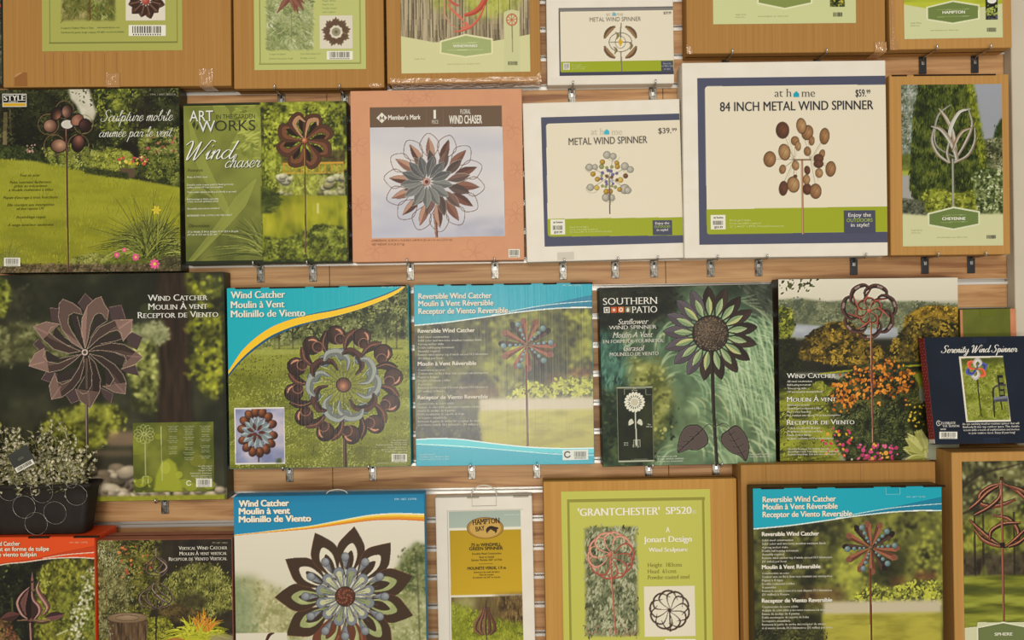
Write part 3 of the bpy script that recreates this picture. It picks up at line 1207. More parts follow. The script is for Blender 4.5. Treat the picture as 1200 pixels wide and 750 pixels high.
c.poly([(590.3, 14), (590.5, 46), (590.5, 84), (609, 84), (608.5, 46), (608.3, 13), (599, 11)], (200, 198, 148))
c.poly([(515.5, 47.8), (545.5, 39.6), (577.5, 45), (577.5, 63), (545.5, 67.5), (515.5, 62.5)], (222, 216, 170))
c.poly([(517.5, 49.2), (545.5, 41.6), (575.5, 46.6), (575.5, 61.6), (545.5, 65.6), (517.5, 61.2)], (150, 172, 112))
c.line([(524, 58.8), (566, 57.8)], .5, (206, 210, 160))
c.line([(530, 50.4), (560, 49.6)], .5, (206, 210, 160))
for k in range(8):
    a = TAU * k / 8
    c.stroke([(599.5, 23), (599.5 + 6 * math.cos(a), 23 + 6 * math.sin(a)), (599.5 + 6 * math.cos(a + .9), 23 + 6 * math.sin(a + .9))], [.8, 1, .6], (186, 100, 74))
c.ring(599.5, 23, 6.3, 7, .9, (186, 100, 74))
c.line([(599.7, 30), (600.3, 61)], .9, (120, 112, 76))
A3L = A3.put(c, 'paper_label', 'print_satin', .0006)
A3.text('WINDWARD', 531, 559.5, 55.8, 3.0, 'bold', (232, 230, 205), parent=A3L)
A3.barcode(594, 71.5, 608, 77, paper=None, parent=A3L, digits=False)
A3.lines(['Height 183cms'], 486, 70, 4, 1.6, 'sans', (182, 178, 126), parent=A3L)
A3.lines(['www.windsculpture.com   All rights reserved'], 524, 76, 4, 1.6, 'sans', (182, 178, 126), parent=A3L)
tape(A3, 456, 632, .010)
corner_tape(A3, 1, .012, .028)

# --- white carton, top row
A4 = Box(KR, 'small white carton in the top row with a brown arc spinner and green band', CAT, [(638, -80), (787, -83), (791, 98), (642, 99.5)], .035, .034, 'white_board')
c = A4.canvas(654.5, 9.5, 791, 87, base=(225, 214, 189), seed=8)
c.rect(654, 9, 791, 12.2, (92, 88, 88))
c.rect(654, 9, 657.8, 87, (80, 76, 78))
c.rect(654, 83.4, 791, 87, (62, 62, 78))
c.rect(657.8, 72, 791, 82.6, (140, 168, 40))
c.vgrad([(9, (150, 144, 132)), (14, (232, 222, 198))], .35, c.mask([(654, 9), (791, 9), (791, 14), (654, 14)]))
cx, cy = 727, 49.5
for a in (-.75, -2.4, .75, 2.4):
    t = np.linspace(a - .52, a + .52, 8)
    c.stroke([(cx + 18.5 * math.cos(q) * 1.02, cy + 19 * math.sin(q)) for q in t], [1.2, 4.6, 5.4, 4.6, 1.2], (150, 116, 78), (104, 76, 52), edge=(78, 62, 48), ew=.3)
c.ring(cx, cy, 13.2, 11, 1.0, (118, 112, 100))
c.ring(cx, cy, 6, 7, .8, (130, 124, 112))
c.stroke([(cx + 1, 27), (cx, 40), (cx + 1, cy)], [1, 1.8, 1], (112, 104, 92))
c.line([(cx - 12, cy), (cx + 13, cy)], .9, (104, 98, 88))
for a, b in ((-4, -8), (-6, 9), (12, 4)):
    c.stroke([(cx + a - 2, cy + b - 4), (cx + a + 1, cy + b), (cx + a - 1, cy + b + 5)], [.8, 3.6, .8], (150, 132, 84), (110, 104, 70))
c.poly([(cx, 43.5), (cx + 2.6, 49.5), (cx, 55), (cx - 2.6, 49.5)], (206, 164, 40))
c.line([(727.6, 60), (728.6, 84)], 1.4, (120, 108, 92))
A4P = A4.put(c, 'front_print')
A4.flat('corner_badge', [([(774.5, 71.6), (788.5, 71.4), (789, 83.2), (775, 83.4)], (70, 72, 92))], parent=A4P)
A4.barcode(660, 74, 667.5, 82, parent=A4P)
A4.text('at h me', 710.5, 730, 18.8, 4.2, 'sans', (190, 178, 156), parent=A4P)
A4.text('METAL WIND SPINNER', 691, 751, 25.6, 4.9, 'sans', (116, 108, 96), parent=A4P)
A4.text('$29.99', 777.5, 786.5, 16.8, 3.0, 'semi', (90, 84, 76), parent=A4P)
A4.flat('house_logo', [([(717.6, 18.6), (717.6, 16), (719.6, 14.4), (721.6, 16), (721.6, 18.6)], (70, 170, 190))], parent=A4P, lift=.0012)
A4.lines(['Metal yard stake', 'Some assembly required', '18" dia x 75" h overall'], 670, 77, 2.3, 1.3, 'sans', (214, 222, 150), parent=A4P)
A4.lines(['Enjoy the', 'OUTDOORS', 'in style!'], 781.8, 75.4, 3.2, 1.9, 'sans', (190, 190, 190), 'c', parent=A4P)
A4.flat('flap_mark', [([(646, 91), (688, 90.4), (688.3, 98), (646.2, 98.8)], (226, 217, 199))], 'print_matte', .0004)

# --- brown carton, top row right
A5 = Box(KR, 'wide brown carton above the 84 inch carton with green badge cut by the frame', CAT, [(802, -165), (1035, -168), (1038.5, 61), (806, 62.5)], .055, .055, 'kraft_board_dark')
c = A5.canvas(834, -150, 1003, 27, base=(200, 204, 150), seed=9)
c.vgrad([(-150, (150, 170, 70)), (-10, (176, 190, 80))], 1, c.mask([(830, -150), (1003, -150), (1003, -6), (950, 0), (889, 0), (834, -6)]))
c.poly([(887, -16), (952, -16), (952, 4), (919.5, 11), (887, 4.4)], (222, 220, 178))
c.poly([(889, -16), (950, -16), (950, 2.6), (919.5, 9), (889, 2.8)], (112, 146, 78))
A5L = A5.put(c, 'paper_label', 'print_satin', .0006)
c = A5.canvas(972, -40, 990, 8, base=(70, 80, 40), seed=10)
c.foliage(None, [(40, 46, 26), (110, 120, 46), (176, 160, 60)], l=4, w=2, lump=6)
A5.put(c, 'product_picture', lift=.001, parent=A5L)
A5.barcode(975, 14, 988, 20.2, paper=None, parent=A5L, digits=False)
A5.lines(['Height 183cms', 'Head 61cms'], 862, 18, 3, 1.6, 'sans', (172, 172, 118), parent=A5L)
A5.lines(['www.windsculpture.com   Made in China'], 888, 20, 4, 1.6, 'sans', (172, 172, 118), parent=A5L)
tape(A5, 1024, 1038, .022)
corner_tape(A5, -1, .016, .024)

# --- brown carton, top right corner
A6 = Box(KR, 'brown carton in the top right corner with green six-sided badge and lawn picture', CAT, [(1039.5, -130), (1182, -133), (1187, 56), (1043.5, 58)], .06, .058, 'kraft_board_tan')
c = A6.canvas(1057, -110, 1175, 44, base=(204, 206, 158), seed=11)
lawn = c.mask([(1050, -120), (1180, -120), (1180, 3), (1146, 9), (1087, 10), (1058, 5)])
c.vgrad([(-110, (90, 110, 50)), (-4, (150, 172, 50)), (6, (176, 190, 66))], 1, lawn)
c.grain(.12, 3, lawn, sx=6)
c.poly([(1085.5, 8), (1116.5, .4), (1147.6, 5.4), (1147.6, 22.2), (1116.5, 28.2), (1086, 23.4)], (222, 220, 180))
c.poly([(1087.4, 9.2), (1116.5, 2.2), (1145.8, 6.9), (1145.8, 21), (1116.5, 26.4), (1087.8, 22)], (96, 132, 70))
c.line([(1098, 11.6), (1136, 10.2)], .5, (150, 176, 120))
c.line([(1098, 19.8), (1136, 18.6)], .5, (150, 176, 120))
A6L = A6.put(c, 'paper_label', 'print_satin', .0006)
c = A6.canvas(1153.5, -60, 1169, 23, base=(44, 46, 36), seed=12)
c.foliage(None, [(34, 36, 30), (62, 70, 42)], l=3, w=1.5)
c.ell(1162, 1, 5, 3, 0, (220, 218, 200))
c.leaves([(90, 120, 46), (150, 176, 80)], c.mask([(1155, 8), (1168, 8), (1169, 18), (1155, 18)], 1), 4, 1.4, 2)
c.leaves([(90, 84, 104), (70, 66, 70)], c.mask([(1153, 17), (1169, 17), (1169, 23), (1153, 23)], 1), 3, 1.2, 1)
A6.put(c, 'product_picture', lift=.001, parent=A6L)
A6.text('HAMPTON', 1104, 1130.4, 16.4, 3.2, 'bold', (236, 234, 212), parent=A6L)
A6.barcode(1155, 32, 1168.6, 38, paper=None, parent=A6L, digits=False)
A6.lines(['Height 183cms', 'Head 61cms'], 1067, 28, 3, 1.6, 'sans', (176, 178, 126), parent=A6L)
A6.lines(['www.windsculpture.com   Made in China'], 1090, 36.5, 4, 1.5, 'sans', (176, 178, 126), parent=A6L)
corner_tape(A6, -1, .022, .03)
A6.flat('tape_strip', [([(1042.5, -60), (1046.5, -60), (1048.6, 50), (1044.6, 50)], (196, 154, 104))], 'packing_tape', .0012)

for b in (A1, A2, A3, A5, A6):
    seam(b, 'bottom')
# ================================================================== SECOND ROW
# --- garden lawn carton with the cup spinner
B1 = Box(KR, 'lawn and garden picture carton with copper cup spinner and white script title', CAT, [(-8, 105), (208.6, 103), (213.4, 317.6), (-4, 320.6)], .05, .049, 'dark_green_board')
c = B1.canvas(base=(50, 54, 32), seed=21)
c.mottle([(34, 34, 20), (58, 60, 32), (78, 82, 44)], 16)
c.foliage([(-10, 100), (212, 100), (214, 215), (-8, 190)], [(36, 36, 22), (62, 66, 34), (92, 98, 48)], l=4, w=1.8, dens=.8, lump=14, bias=-.1)
c.foliage([(108, 100), (165, 100), (160, 148), (138, 168), (118, 150)], [(44, 50, 24), (88, 104, 38), (136, 150, 56)], l=4, w=2, dens=1, lump=9, soft=3)
sky = c.mask([(80, 103), (104, 103), (108, 118), (113, 132), (109, 142), (97, 140), (90, 124), (83, 116)], 1.5)
c.mottle([(184, 176, 150), (206, 198, 176)], 8, sky)
c.leaves([(60, 66, 34), (96, 104, 48)], c.mask([(78, 103), (114, 103), (114, 128), (92, 118)], 2) * .35, 4, 1.8, .5)
c.line([(7, 132), (6, 170)], 4.5, (106, 92, 58), .8)
c.line([(12, 128), (13, 158)], 2, (92, 82, 52), .7)
c.rect(4, 154, 8.5, 170, (128, 108, 74), .7, .5)
c.rect(14, 140, 48, 182, (28, 26, 17), .55, 5)
c.foliage([(-8, 170), (40, 172), (60, 192), (60, 200), (-8, 188)], [(44, 52, 26), (76, 90, 42)], l=3, w=1.5, lump=7)
c.dots(32, 170, 42, 179, 14, 1.1, [(150, 110, 92), (178, 140, 120)])
c.rect(150, 112, 180, 180, (52, 42, 34), .5, 6)
c.foliage([(50, 176), (70, 166), (100, 172), (118, 178), (110, 206), (62, 200)], [(60, 74, 30), (110, 126, 48), (152, 160, 76)], l=3, w=1.4, lump=6)
c.foliage([(108, 186), (128, 172), (152, 178), (160, 194), (150, 206), (112, 206)], [(88, 100, 36), (136, 146, 54), (170, 176, 76)], l=3, w=1.4, lump=7)
c.foliage([(160, 152), (212, 148), (214, 186), (164, 188)], [(52, 62, 28), (108, 118, 48), (150, 152, 78)], l=3.4, w=1.6, lump=6)
c.foliage([(162, 188), (175, 182), (204, 180), (213, 190), (213, 222), (170, 208)], [(48, 58, 26), (88, 104, 40), (128, 142, 58)], l=3, w=1.4, lump=6)
c.dots(168, 160, 205, 180, 20, 1.2, [(140, 70, 60), (170, 90, 80)])
c.rect(140, 197, 158, 208, (96, 76, 56), 1, .4)
c.dots(138, 184, 172, 192, 26, 1.6, [(200, 168, 50), (190, 70, 60), (180, 90, 90), (210, 190, 90)])
lawn = c.mask([(-10, 186), (40, 189), (100, 202), (150, 209), (216, 221), (220, 330), (-10, 330)], 1.2)
c.vgrad([(188, (142, 144, 44)), (225, (150, 150, 40)), (275, (138, 136, 34)), (318, (120, 116, 34))], 1, lawn)
c.mottle([(112, 114, 28), (142, 142, 36), (164, 160, 52)], 12, lawn, .45, sx=3)
c.leaves([(124, 126, 34), (140, 140, 38), (156, 154, 48)], lawn, 4, .7, .35, (-1.9, -1.2), 14)
c.foliage([(100, 196), (150, 203), (150, 210), (100, 203)], [(52, 60, 28), (78, 86, 36)], l=2.5, w=1.2, lump=5)
# ornamental grass clump
c.poly([(176 + 30 * math.cos(q), 284 + 24 * math.sin(q)) for q in np.linspace(0, TAU, 24)], (62, 70, 30), .8, 5)
c.poly([(178 + 20 * math.cos(q), 296 + 14 * math.sin(q)) for q in np.linspace(0, TAU, 24)], (36, 42, 18), .8, 4)
c.blades(176, 304, 220, 54, [(50, 62, 26), (84, 100, 38), (120, 134, 52)], w=1.5, jit=10)
c.blades(176, 300, 170, 50, [(96, 112, 40), (140, 150, 60), (166, 170, 84)], w=1.2, jit=12, droop=.9)
c.blades(176, 300, 90, 78, [(70, 82, 32), (104, 116, 46), (132, 138, 60)], w=.9, jit=9, droop=.25, spread=(-2.6, -.55))
c.blades(176, 302, 120, 62, [(44, 54, 22), (84, 98, 38), (128, 138, 58)], w=1.3, jit=10, droop=.6, spread=(-2.9, -.25))
for a in range(6):
    c.petal(183, 246, a * 1.05, 0, 6, 3, (206, 186, 60), (188, 166, 44))
c.foliage([(84, 302), (110, 296), (130, 300), (126, 318), (84, 318)], [(90, 94, 36), (136, 138, 60), (160, 160, 84)], l=2.6, w=1.6, lump=5)
c.foliage([(124, 306), (146, 298), (176, 304), (190, 318), (120, 318)], [(76, 92, 32), (116, 136, 50)], l=2.6, w=1.0, lump=6)
c.foliage([(-8, 309), (214, 309), (214, 322), (-8, 322)], [(66, 54, 36), (104, 84, 60), (138, 110, 92)], l=2.4, w=1.6, lump=4, alpha=.8)
c.foliage([(190, 300), (215, 300), (215, 316), (186, 314)], [(66, 62, 36), (112, 104, 66)], l=2.6, w=1.4, lump=5)
for x, y, r in ((137, 298.5, 3.6), (145.5, 292.6, 3), (159, 301, 4.6), (181, 309, 6.4)):
    for k in range(8):
        c.petal(x, y, TAU * k / 8, .5, r, r * .6, (196, 58, 104), (222, 88, 130))
    c.ell(x, y, r * .28, r * .28, 0, (220, 180, 70))
c.blades(4, 312, 26, 42, [(96, 104, 40), (140, 144, 64)], (-2.6, -.6), .8, .8, 14)
c.soften(.25)
# spinner
c.ell(79, 146, 7, 5, 0, (214, 204, 190), alpha=.9)
for x, y, r in ((76, 129, 10.5), (57, 146, 12), (64, 170, 12), (92, 170, 12), (98, 146, 11)):
    c.ring(x, y, r, r, .8, (124, 92, 62), alpha=.75)
for x, y, rx, ry, a, col, hi, off in (
        (66.5, 133.5, 6.5, 8.5, .5, (52, 34, 28), (150, 96, 72), (.35, .5)),
        (79, 131, 6.8, 8.6, 0, (66, 42, 34), (158, 114, 92), (-.5, .1)),
        (90.5, 141, 6.5, 8.6, .9, (108, 66, 52), (170, 116, 92), (-.2, .1)),
        (99.7, 147.2, 7.6, 8.2, 0, (54, 34, 30), (92, 58, 46), (-.5, -.3)),
        (59.2, 148, 8.6, 8.4, .5, (84, 54, 42), (178, 132, 104), (-.25, -.15)),
        (91.6, 168.3, 8, 10.6, .2, (52, 32, 26), (150, 92, 72), (.1, -.5)),
        (69, 171, 10, 8.6, 0, (84, 54, 42), (190, 142, 110), (.2, -.15))):
    c.ell(x, y, rx, ry, a, col, hi=hi, off=off, rim=(40, 26, 22))
c.line([(70, 152.5), (84, 152)], 1.2, (70, 44, 34))
c.line([(78, 151), (79, 230), (80.3, 318)], 2.0, (84, 48, 36))
c.line([(77.5, 151), (78.5, 230), (79.7, 318)], .6, (128, 84, 64))
B1.put(c, 'front_print', 'print_gloss')
B1.flat('logo', [([(3, 110), (31.2, 110), (31.4, 125.2), (3.2, 125.4)], (214, 208, 192)), ([(4, 111), (30.4, 111), (30.5, 120.2), (4.1, 120.4)], (24, 24, 24)), ([(4.1, 121.2), (30.5, 121), (30.6, 124.4), (4.2, 124.6)], (206, 160, 30))])
B1.text('STYLE', 5, 29.8, 118.2, 6.2, 'serifb', (228, 222, 208), 'logo_lettering')
B1.text('CRAFT', 10.4, 22, 120.1, 1.4, 'bold', (220, 214, 198), 'logo_lettering', lift=.0016)
B1.text('Sculpture mobile', 118, 203.5, 142.4, 12.6, 'script', (232, 228, 212))
B1.text('animée par le vent', 116.5, 203.4, 160.8, 11.6, 'script', (232, 228, 212))
B1.text('ITM. / ART. 802316', 177, 206, 112, 2.0, 'sans', (176, 172, 150))
for s, x, w, y in (('Tout en acier', 35.5, 24, 207), ('Pales tournant facilement', 36, 49, 215.2), ('grâce au mécanisme', 36, 39, 219.6), ('à double roulement à billes', 36.5, 52, 224.2), ("Piquet d'ancrage à trois fourchons", 36, 64, 233.2),
                   ('Elle résistant aux intempéries', 36.3, 55, 241.8), ('et aux rayons UV', 36.3, 32, 246), ('Assemblage requis', 36.5, 35, 256), ('À usage extérieur seulement', 36.3, 54, 265.2)):
    B1.text(s, x - w / 2, x + w / 2, y, 3.0, 'sansi', (58, 58, 20), res=2)
B1.barcode(5, 302, 24, 312)

# --- dark green carton with picture of a pond
B2 = Box(KR, 'dark green carton with silver script title and pond picture of copper spinner', CAT, [(214.6, 121), (405.2, 118), (410.3, 307.4), (217.4, 311)], .05, .049, 'dark_green_board')
c = B2.canvas(base=(88, 104, 42), seed=22)
lf = c.mask([(212, 118), (308, 118), (312, 312), (212, 314)])
c.vgrad([(120, (112, 128, 48)), (170, (132, 146, 60)), (230, (104, 118, 46)), (310, (76, 88, 36))], 1, lf)
c.mottle([(78, 92, 36), (112, 126, 52), (140, 152, 66)], 26, lf, .45)
for pts, w in (([(222, 140), (236, 190), (262, 240), (268, 250)], [3, 12, 10, 1]), ([(300, 210), (282, 236), (262, 262), (222, 308)], [2, 16, 12, 5]), ([(310, 150), (290, 158), (268, 178)], [14, 22, 3]),
               ([(252, 118), (262, 134), (276, 150)], [10, 16, 2]), ([(216, 236), (232, 222), (250, 232)], [1, 8, 1])):
    c.stroke(pts, w, (146, 160, 74), (130, 146, 62), alpha=.4)
c.foliage([(278, 128), (306, 120), (308, 170), (286, 196), (278, 170)], [(96, 116, 44), (136, 152, 60), (166, 178, 84)], l=9, w=2.2, dens=.9, ang=(-.9, .4), lump=10, soft=3, alpha=.8)
c.blades(318, 300, 60, 60, [(60, 76, 30), (100, 120, 50), (140, 152, 70)], (-3.1, -1.2), 1.4, .4, 10)
# dark frame with grass pattern
fr = c.mask([(306, 118), (412, 116), (414, 312), (308, 314)])
c.mottle([(30, 38, 18), (58, 68, 34)], 4, fr)
c.leaves([(44, 54, 26), (92, 104, 52)], fr, 5, .7, .7, (0, TAU), 6)
for x0, y0, x1, y1 in ((213, 119, 410, 121.4), (214, 305.8, 412, 312)):
    c.rect(x0, y0, x1, y1, (34, 40, 20), .85)
px = c.mask([(309, 124), (401, 122.5), (404.5, 302), (311, 304)])
c.clip = px
c.foliage([(305, 118), (405, 118), (406, 200), (308, 205)], [(52, 62, 18), (120, 138, 36), (178, 190, 68)], l=3.6, w=2, dens=1.3, lump=9)
c.foliage([(318, 180), (404, 176), (404, 192), (318, 194)], [(70, 52, 30), (110, 100, 40)], l=3, w=1.6, lump=6, alpha=.8)
c.foliage([(306, 175), (330, 180), (330, 240), (308, 262)], [(66, 82, 22), (124, 146, 40), (170, 184, 74)], l=4, w=2, lump=8)
for y in (192, 203.5):
    c.line([(331, y), (404, y - 1.4)], 1.8, (206, 148, 48))
c.rect(331, 193, 404, 203, (166, 148, 52), .45)
for x in range(332, 404, 7):
    c.line([(x, 191), (x, 204)], 1.2, (196, 132, 44))
c.foliage([(328, 206), (404, 203), (404, 231), (328, 232)], [(86, 92, 36), (148, 152, 70), (188, 186, 118)], l=4, w=2, lump=7)
c.stones(328, 206, 342, 212, 6, (3, 5.5), [(190, 184, 140), (214, 206, 170)])
c.stones(376, 206, 404, 228, 20, (2.5, 5), [(150, 142, 90), (206, 200, 160)])
c.stones(328, 224, 404, 229, 22, (2, 4.2), [(120, 116, 70), (186, 180, 134)])
c.foliage([(344, 204), (374, 204), (370, 230), (342, 230)], [(104, 116, 36), (160, 168, 64), (186, 192, 92)], l=5, w=1.4, lump=6, ang=(.6, 2.4))
wat = c.mask([(308, 229), (406, 229), (406, 290), (308, 296)], .5)
c.vgrad([(229, (92, 98, 24)), (240, (150, 148, 26)), (258, (162, 158, 30)), (280, (118, 128, 28))], 1, wat)
c.mottle([(84, 98, 20), (150, 150, 30), (188, 176, 52)], 10, wat, .6, sx=1.2, sy=2.6)
c.rect(371, 238, 373.4, 250, (226, 222, 176), .7, .5)
c.rect(330, 240, 345, 262, (184, 160, 50), .4, 4)
c.foliage([(309, 276), (330, 280), (352, 272), (375, 262), (405, 266), (406, 306), (308, 306)], [(52, 68, 18), (100, 124, 34), (142, 162, 58)], l=3.6, w=1.8, dens=1.3, lump=7)
c.foliage([(306, 218), (322, 224), (330, 238), (318, 250), (306, 250)], [(52, 72, 20), (96, 122, 40)], l=9, w=3, lump=9, ang=(-.6, .8))
c.soften(.3, px)
for k in range(8):
    a = TAU * k / 8 - 1.3
    c.petal(357, 165, a + .36, 8, 29, 9, (70, 42, 26), (50, 32, 20))
for k in range(8):
    a = TAU * k / 8 - 1.25
    x, y = 357 + 22 * math.cos(a), 165 + 22 * math.sin(a)
    hi = (168, 122, 86) if -2.4 < a < -.6 or a > 4 else (122, 72, 44)
    c.stroke([(357, 165), (357 + 13 * math.cos(a - .25), 165 + 13 * math.sin(a - .25)), (357 + 25 * math.cos(a - .15), 165 + 25 * math.sin(a - .15)), (357 + 30 * math.cos(a + .22), 165 + 30 * math.sin(a + .22)), (357 + 22 * math.cos(a + .5), 165 + 22 * math.sin(a + .5))],
             [1, 5, 10, 9, 2], hi, (94, 56, 36), edge=(60, 38, 24), ew=.3)
c.ell(357, 165, 3, 3, 0, (150, 72, 44), hi=(210, 140, 96))
c.line([(357, 168), (357.6, 230), (358, 296)], 1.9, (96, 58, 30))
c.line([(356.5, 168), (357.1, 230), (357.5, 296)], .6, (150, 98, 56))
c.clip = None
B2.put(c, 'front_print', 'print_satin')
B2.text('ART', 222.5, 250, 142.6, 12.5, 'sans', (226, 224, 214), shadow=(.7, (50, 60, 26)))
B2.text('W', 233, 252.5, 155, 13.2, 'sans', (220, 220, 214), shadow=(.7, (50, 60, 26)))
B2.text('ORKS', 252, 299.5, 153.6, 12, 'sans', (52, 56, 32))
B2.text('IN THE GARDEN', 253.5, 299, 139.6, 5.2, 'sans', (60, 66, 34))
B2.flat('logo', [([(225, 146), (228.5, 141), (229.4, 146), (227.4, 151)], (52, 60, 30)), ([(229.8, 150), (232.4, 145), (233, 149), (231, 153)], (52, 60, 30))])
B2.text('Wind', 218, 281, 187, 21, 'script', (234, 232, 220), shadow=(.8, (52, 60, 28)))
B2.text('chaser', 264, 306, 196.6, 15.5, 'script', (234, 232, 220), shadow=(.8, (52, 60, 28)))
B2.text('Features', 220, 238, 201.4, 3.6, 'ital', (52, 58, 28))
B2.lines(['Made of 100% steel', '', '', 'Durable rusty copper painted finish protects', 'surface from UV rays and weather'], 219.6, 208.8, 3.0, 2.1, 'semi', (224, 224, 200), cond=.98)
B2.lines(['Triple stake system holds pole firmly in ground', '', '', 'Ball bearings in blade assembly', 'create smooth spinning action', '', '', 'Assembly instructions included', '', '', 'INTENDED FOR OUTDOOR USE ONLY'], 219.6, 226.4, 2.75, 2.1, 'semi', (224, 224, 200), cond=.98)
B2.text('Dimensions', 221, 246, 266.6, 3.8, 'ital', (52, 58, 28))
B2.lines(['27 in Width X 84 in Height X 10.250 in Depth', '(69 cm X 213 cm X 26 cm)'], 219.8, 273, 3.2, 2.2, 'semi', (224, 224, 200), cond=.98)

# --- peach carton
B3 = Box(KR, 'peach pink carton with brown title bar and layered copper flower on pale sky', CAT, [(410.6, 106), (611.2, 104), (614.8, 304), (412.8, 308)], .055, .054, 'peach_board')
c = B3.canvas(base=(207, 148, 111), seed=23)
c.grain(.03, 8)
for x, y, s in ((480, 118, 6), (600, 150, 7), (418, 170, 8), (420, 240, 7), (556, 296, 9), (604, 250, 7), (440, 292, 7), (500, 112, 5), (606, 200, 6)):
    for k in range(5):
        a = TAU * k / 5 + x
        c.ring(x + s * math.cos(a), y + s * math.sin(a), s * .9, s * .5, .5, (186, 124, 92), ang=a, alpha=.6)
c.rect(433.6, 126.4, 588.2, 150, (106, 84, 66))
sky = c.mask([(433.8, 149.8), (588.4, 148.6), (591.5, 276.4), (436, 279)])
c.vgrad([(150, (214, 206, 196)), (200, (210, 206, 202)), (245, (204, 200, 198)), (278, (186, 184, 192))], 1, sky)
c.mottle([(172, 174, 190), (206, 200, 200), (224, 214, 204)], 44, sky, .55, sx=2.2)
cl = c.mask([(535, 262), (560, 255), (592, 252), (592, 278), (536, 279)], 3)
c.mottle([(150, 152, 168), (190, 186, 192)], 14, cl * sky, .6, sx=2)
c.clip = sky
cx, cy = 500, 213
ccx, ccy = 509, 214
for k in range(14):
    a = TAU * k / 14 + .1
    x, y = ccx + 44 * math.cos(a), ccy + 42 * math.sin(a)
    tx, ty = ccx + 59 * math.cos(a), ccy + 58 * math.sin(a)
    nx, ny = -math.sin(a), math.cos(a)
    P = [(ccx + 26 * math.cos(a), ccy + 26 * math.sin(a)), (x + nx * 11, y + ny * 11), (ccx + 53 * math.cos(a) + nx * 8, ccy + 52 * math.sin(a) + ny * 8), (tx, ty),
         (ccx + 53 * math.cos(a) - nx * 8, ccy + 52 * math.sin(a) - ny * 8), (x - nx * 11, y - ny * 11), (ccx + 26 * math.cos(a), ccy + 26 * math.sin(a))]
    c.line(P, .8, (110, 84, 72), curve=True)
c.line([(509, 250), (511, 264), (512, 279)], 3.4, (112, 72, 58))
c.line([(508.5, 250), (510.3, 264), (511.3, 279)], 1.0, (168, 122, 100))
for k in range(14):
    a = TAU * k / 14 + .1
    c.petal(ccx, ccy, a, 24, 53, 9.5, (120, 80, 66) if math.cos(a) > .2 else (182, 140, 118), (92, 64, 54) if k % 2 else (140, 98, 80), p=.9, edge=(84, 58, 48), ew=.3)
for k in range(12):
    a = TAU * k / 12 + .3
    c.petal(ccx + 3, ccy, a, 12, 40, 10, (98, 80, 72), (122, 94, 82) if k % 2 else (84, 70, 64), p=1.0, edge=(186, 178, 168) if k % 3 else (70, 54, 48), ew=.4)
for k in range(13):
    a = TAU * k / 13 + .12
    c.petal(cx, cy, a, 5, 31, 10, (102, 102, 98), (128, 128, 122) if math.sin(a) > 0 else (88, 88, 86), p=1.1, edge=(180, 176, 166), ew=.4)
    c.line([(cx + 8 * math.cos(a), cy + 8 * math.sin(a)), (cx + 28 * math.cos(a), cy + 28 * math.sin(a))], .4, (150, 148, 140))
c.ell(cx, cy, 4.6, 4.6, 0, (168, 124, 110), hi=(206, 168, 150))
c.ell(cx, cy, 2.2, 2.2, 0, (96, 56, 50))
c.clip = None
B3.put(c, 'front_print', 'print_satin')
B3.flat('logo', [([(441.2, 138.3), (447.4, 132), (453.8, 138), (447.6, 144.4)], (228, 220, 202)), ([(444.4, 141), (445.6, 135.4), (447.6, 138.6), (449.8, 135.2), (450.8, 140.8), (449.4, 140.8), (448.9, 138.2), (447.7, 140.4), (446.3, 138.4), (445.8, 141)], (106, 84, 66))])
B3.text("Member's Mark", 455, 493, 140.6, 5.4, 'bold', (230, 222, 204))
B3.text('1', 508.2, 511, 139.2, 10, 'bold', (230, 222, 204))
B3.text('PIECE', 506.2, 513.8, 145.2, 4.2, 'sans', (214, 204, 186))
B3.text('FLORAL', 539.6, 551.6, 133.6, 5.2, 'semi', (226, 218, 200))
B3.text('WIND CHASER', 526.4, 565, 145.2, 9.4, 'bold', (230, 222, 204))
B3.flat('rule', [([(499.2, 128), (499.6, 128), (500, 148), (499.6, 148)], (130, 106, 86)), ([(519, 128), (519.4, 128), (519.8, 148), (519.4, 148)], (130, 106, 86))])
B3.text('DIMENSIONS: 22 IN W x 10.24 IN D x 84 IN H (56 cm x 26 cm x 213.4 cm)', 436, 530, 283.4, 2.4, 'sans', (120, 80, 60), res=1)
B3.text('NET WEIGHT: 8.15 LB (3.7 kg)', 436, 474, 287.8, 2.4, 'sans', (120, 80, 60), res=1)
B3.barcode(596, 292, 609, 301.6)


# --- white cartons with the navy frame
def white_panel(box, rect, nav, inn, lime, seed, pad=0):
    c = box.canvas(*rect, base=(78, 79, 98), seed=seed)
    c.pop = False
    (x0, y0), (x1, y1), (x2, y2), (x3, y3) = inn
    r = 3.0
    c.poly([(x0 + r, y0), (x1, y1), (x2, y2), (x3 + r, y3), (x3 + .9, y3 - .9), (x3, y3 - r), (x0, y0 + r), (x0 + .9, y0 + .9)], (224, 213, 187))
    g = lime
    c.poly([(g[0], g[1]), (g[2], g[3]), (x2, y2), (x3 + r, y3), (x3 + .9, y3 - .9), (x3, y3 - r)], (144, 168, 44))
    return c


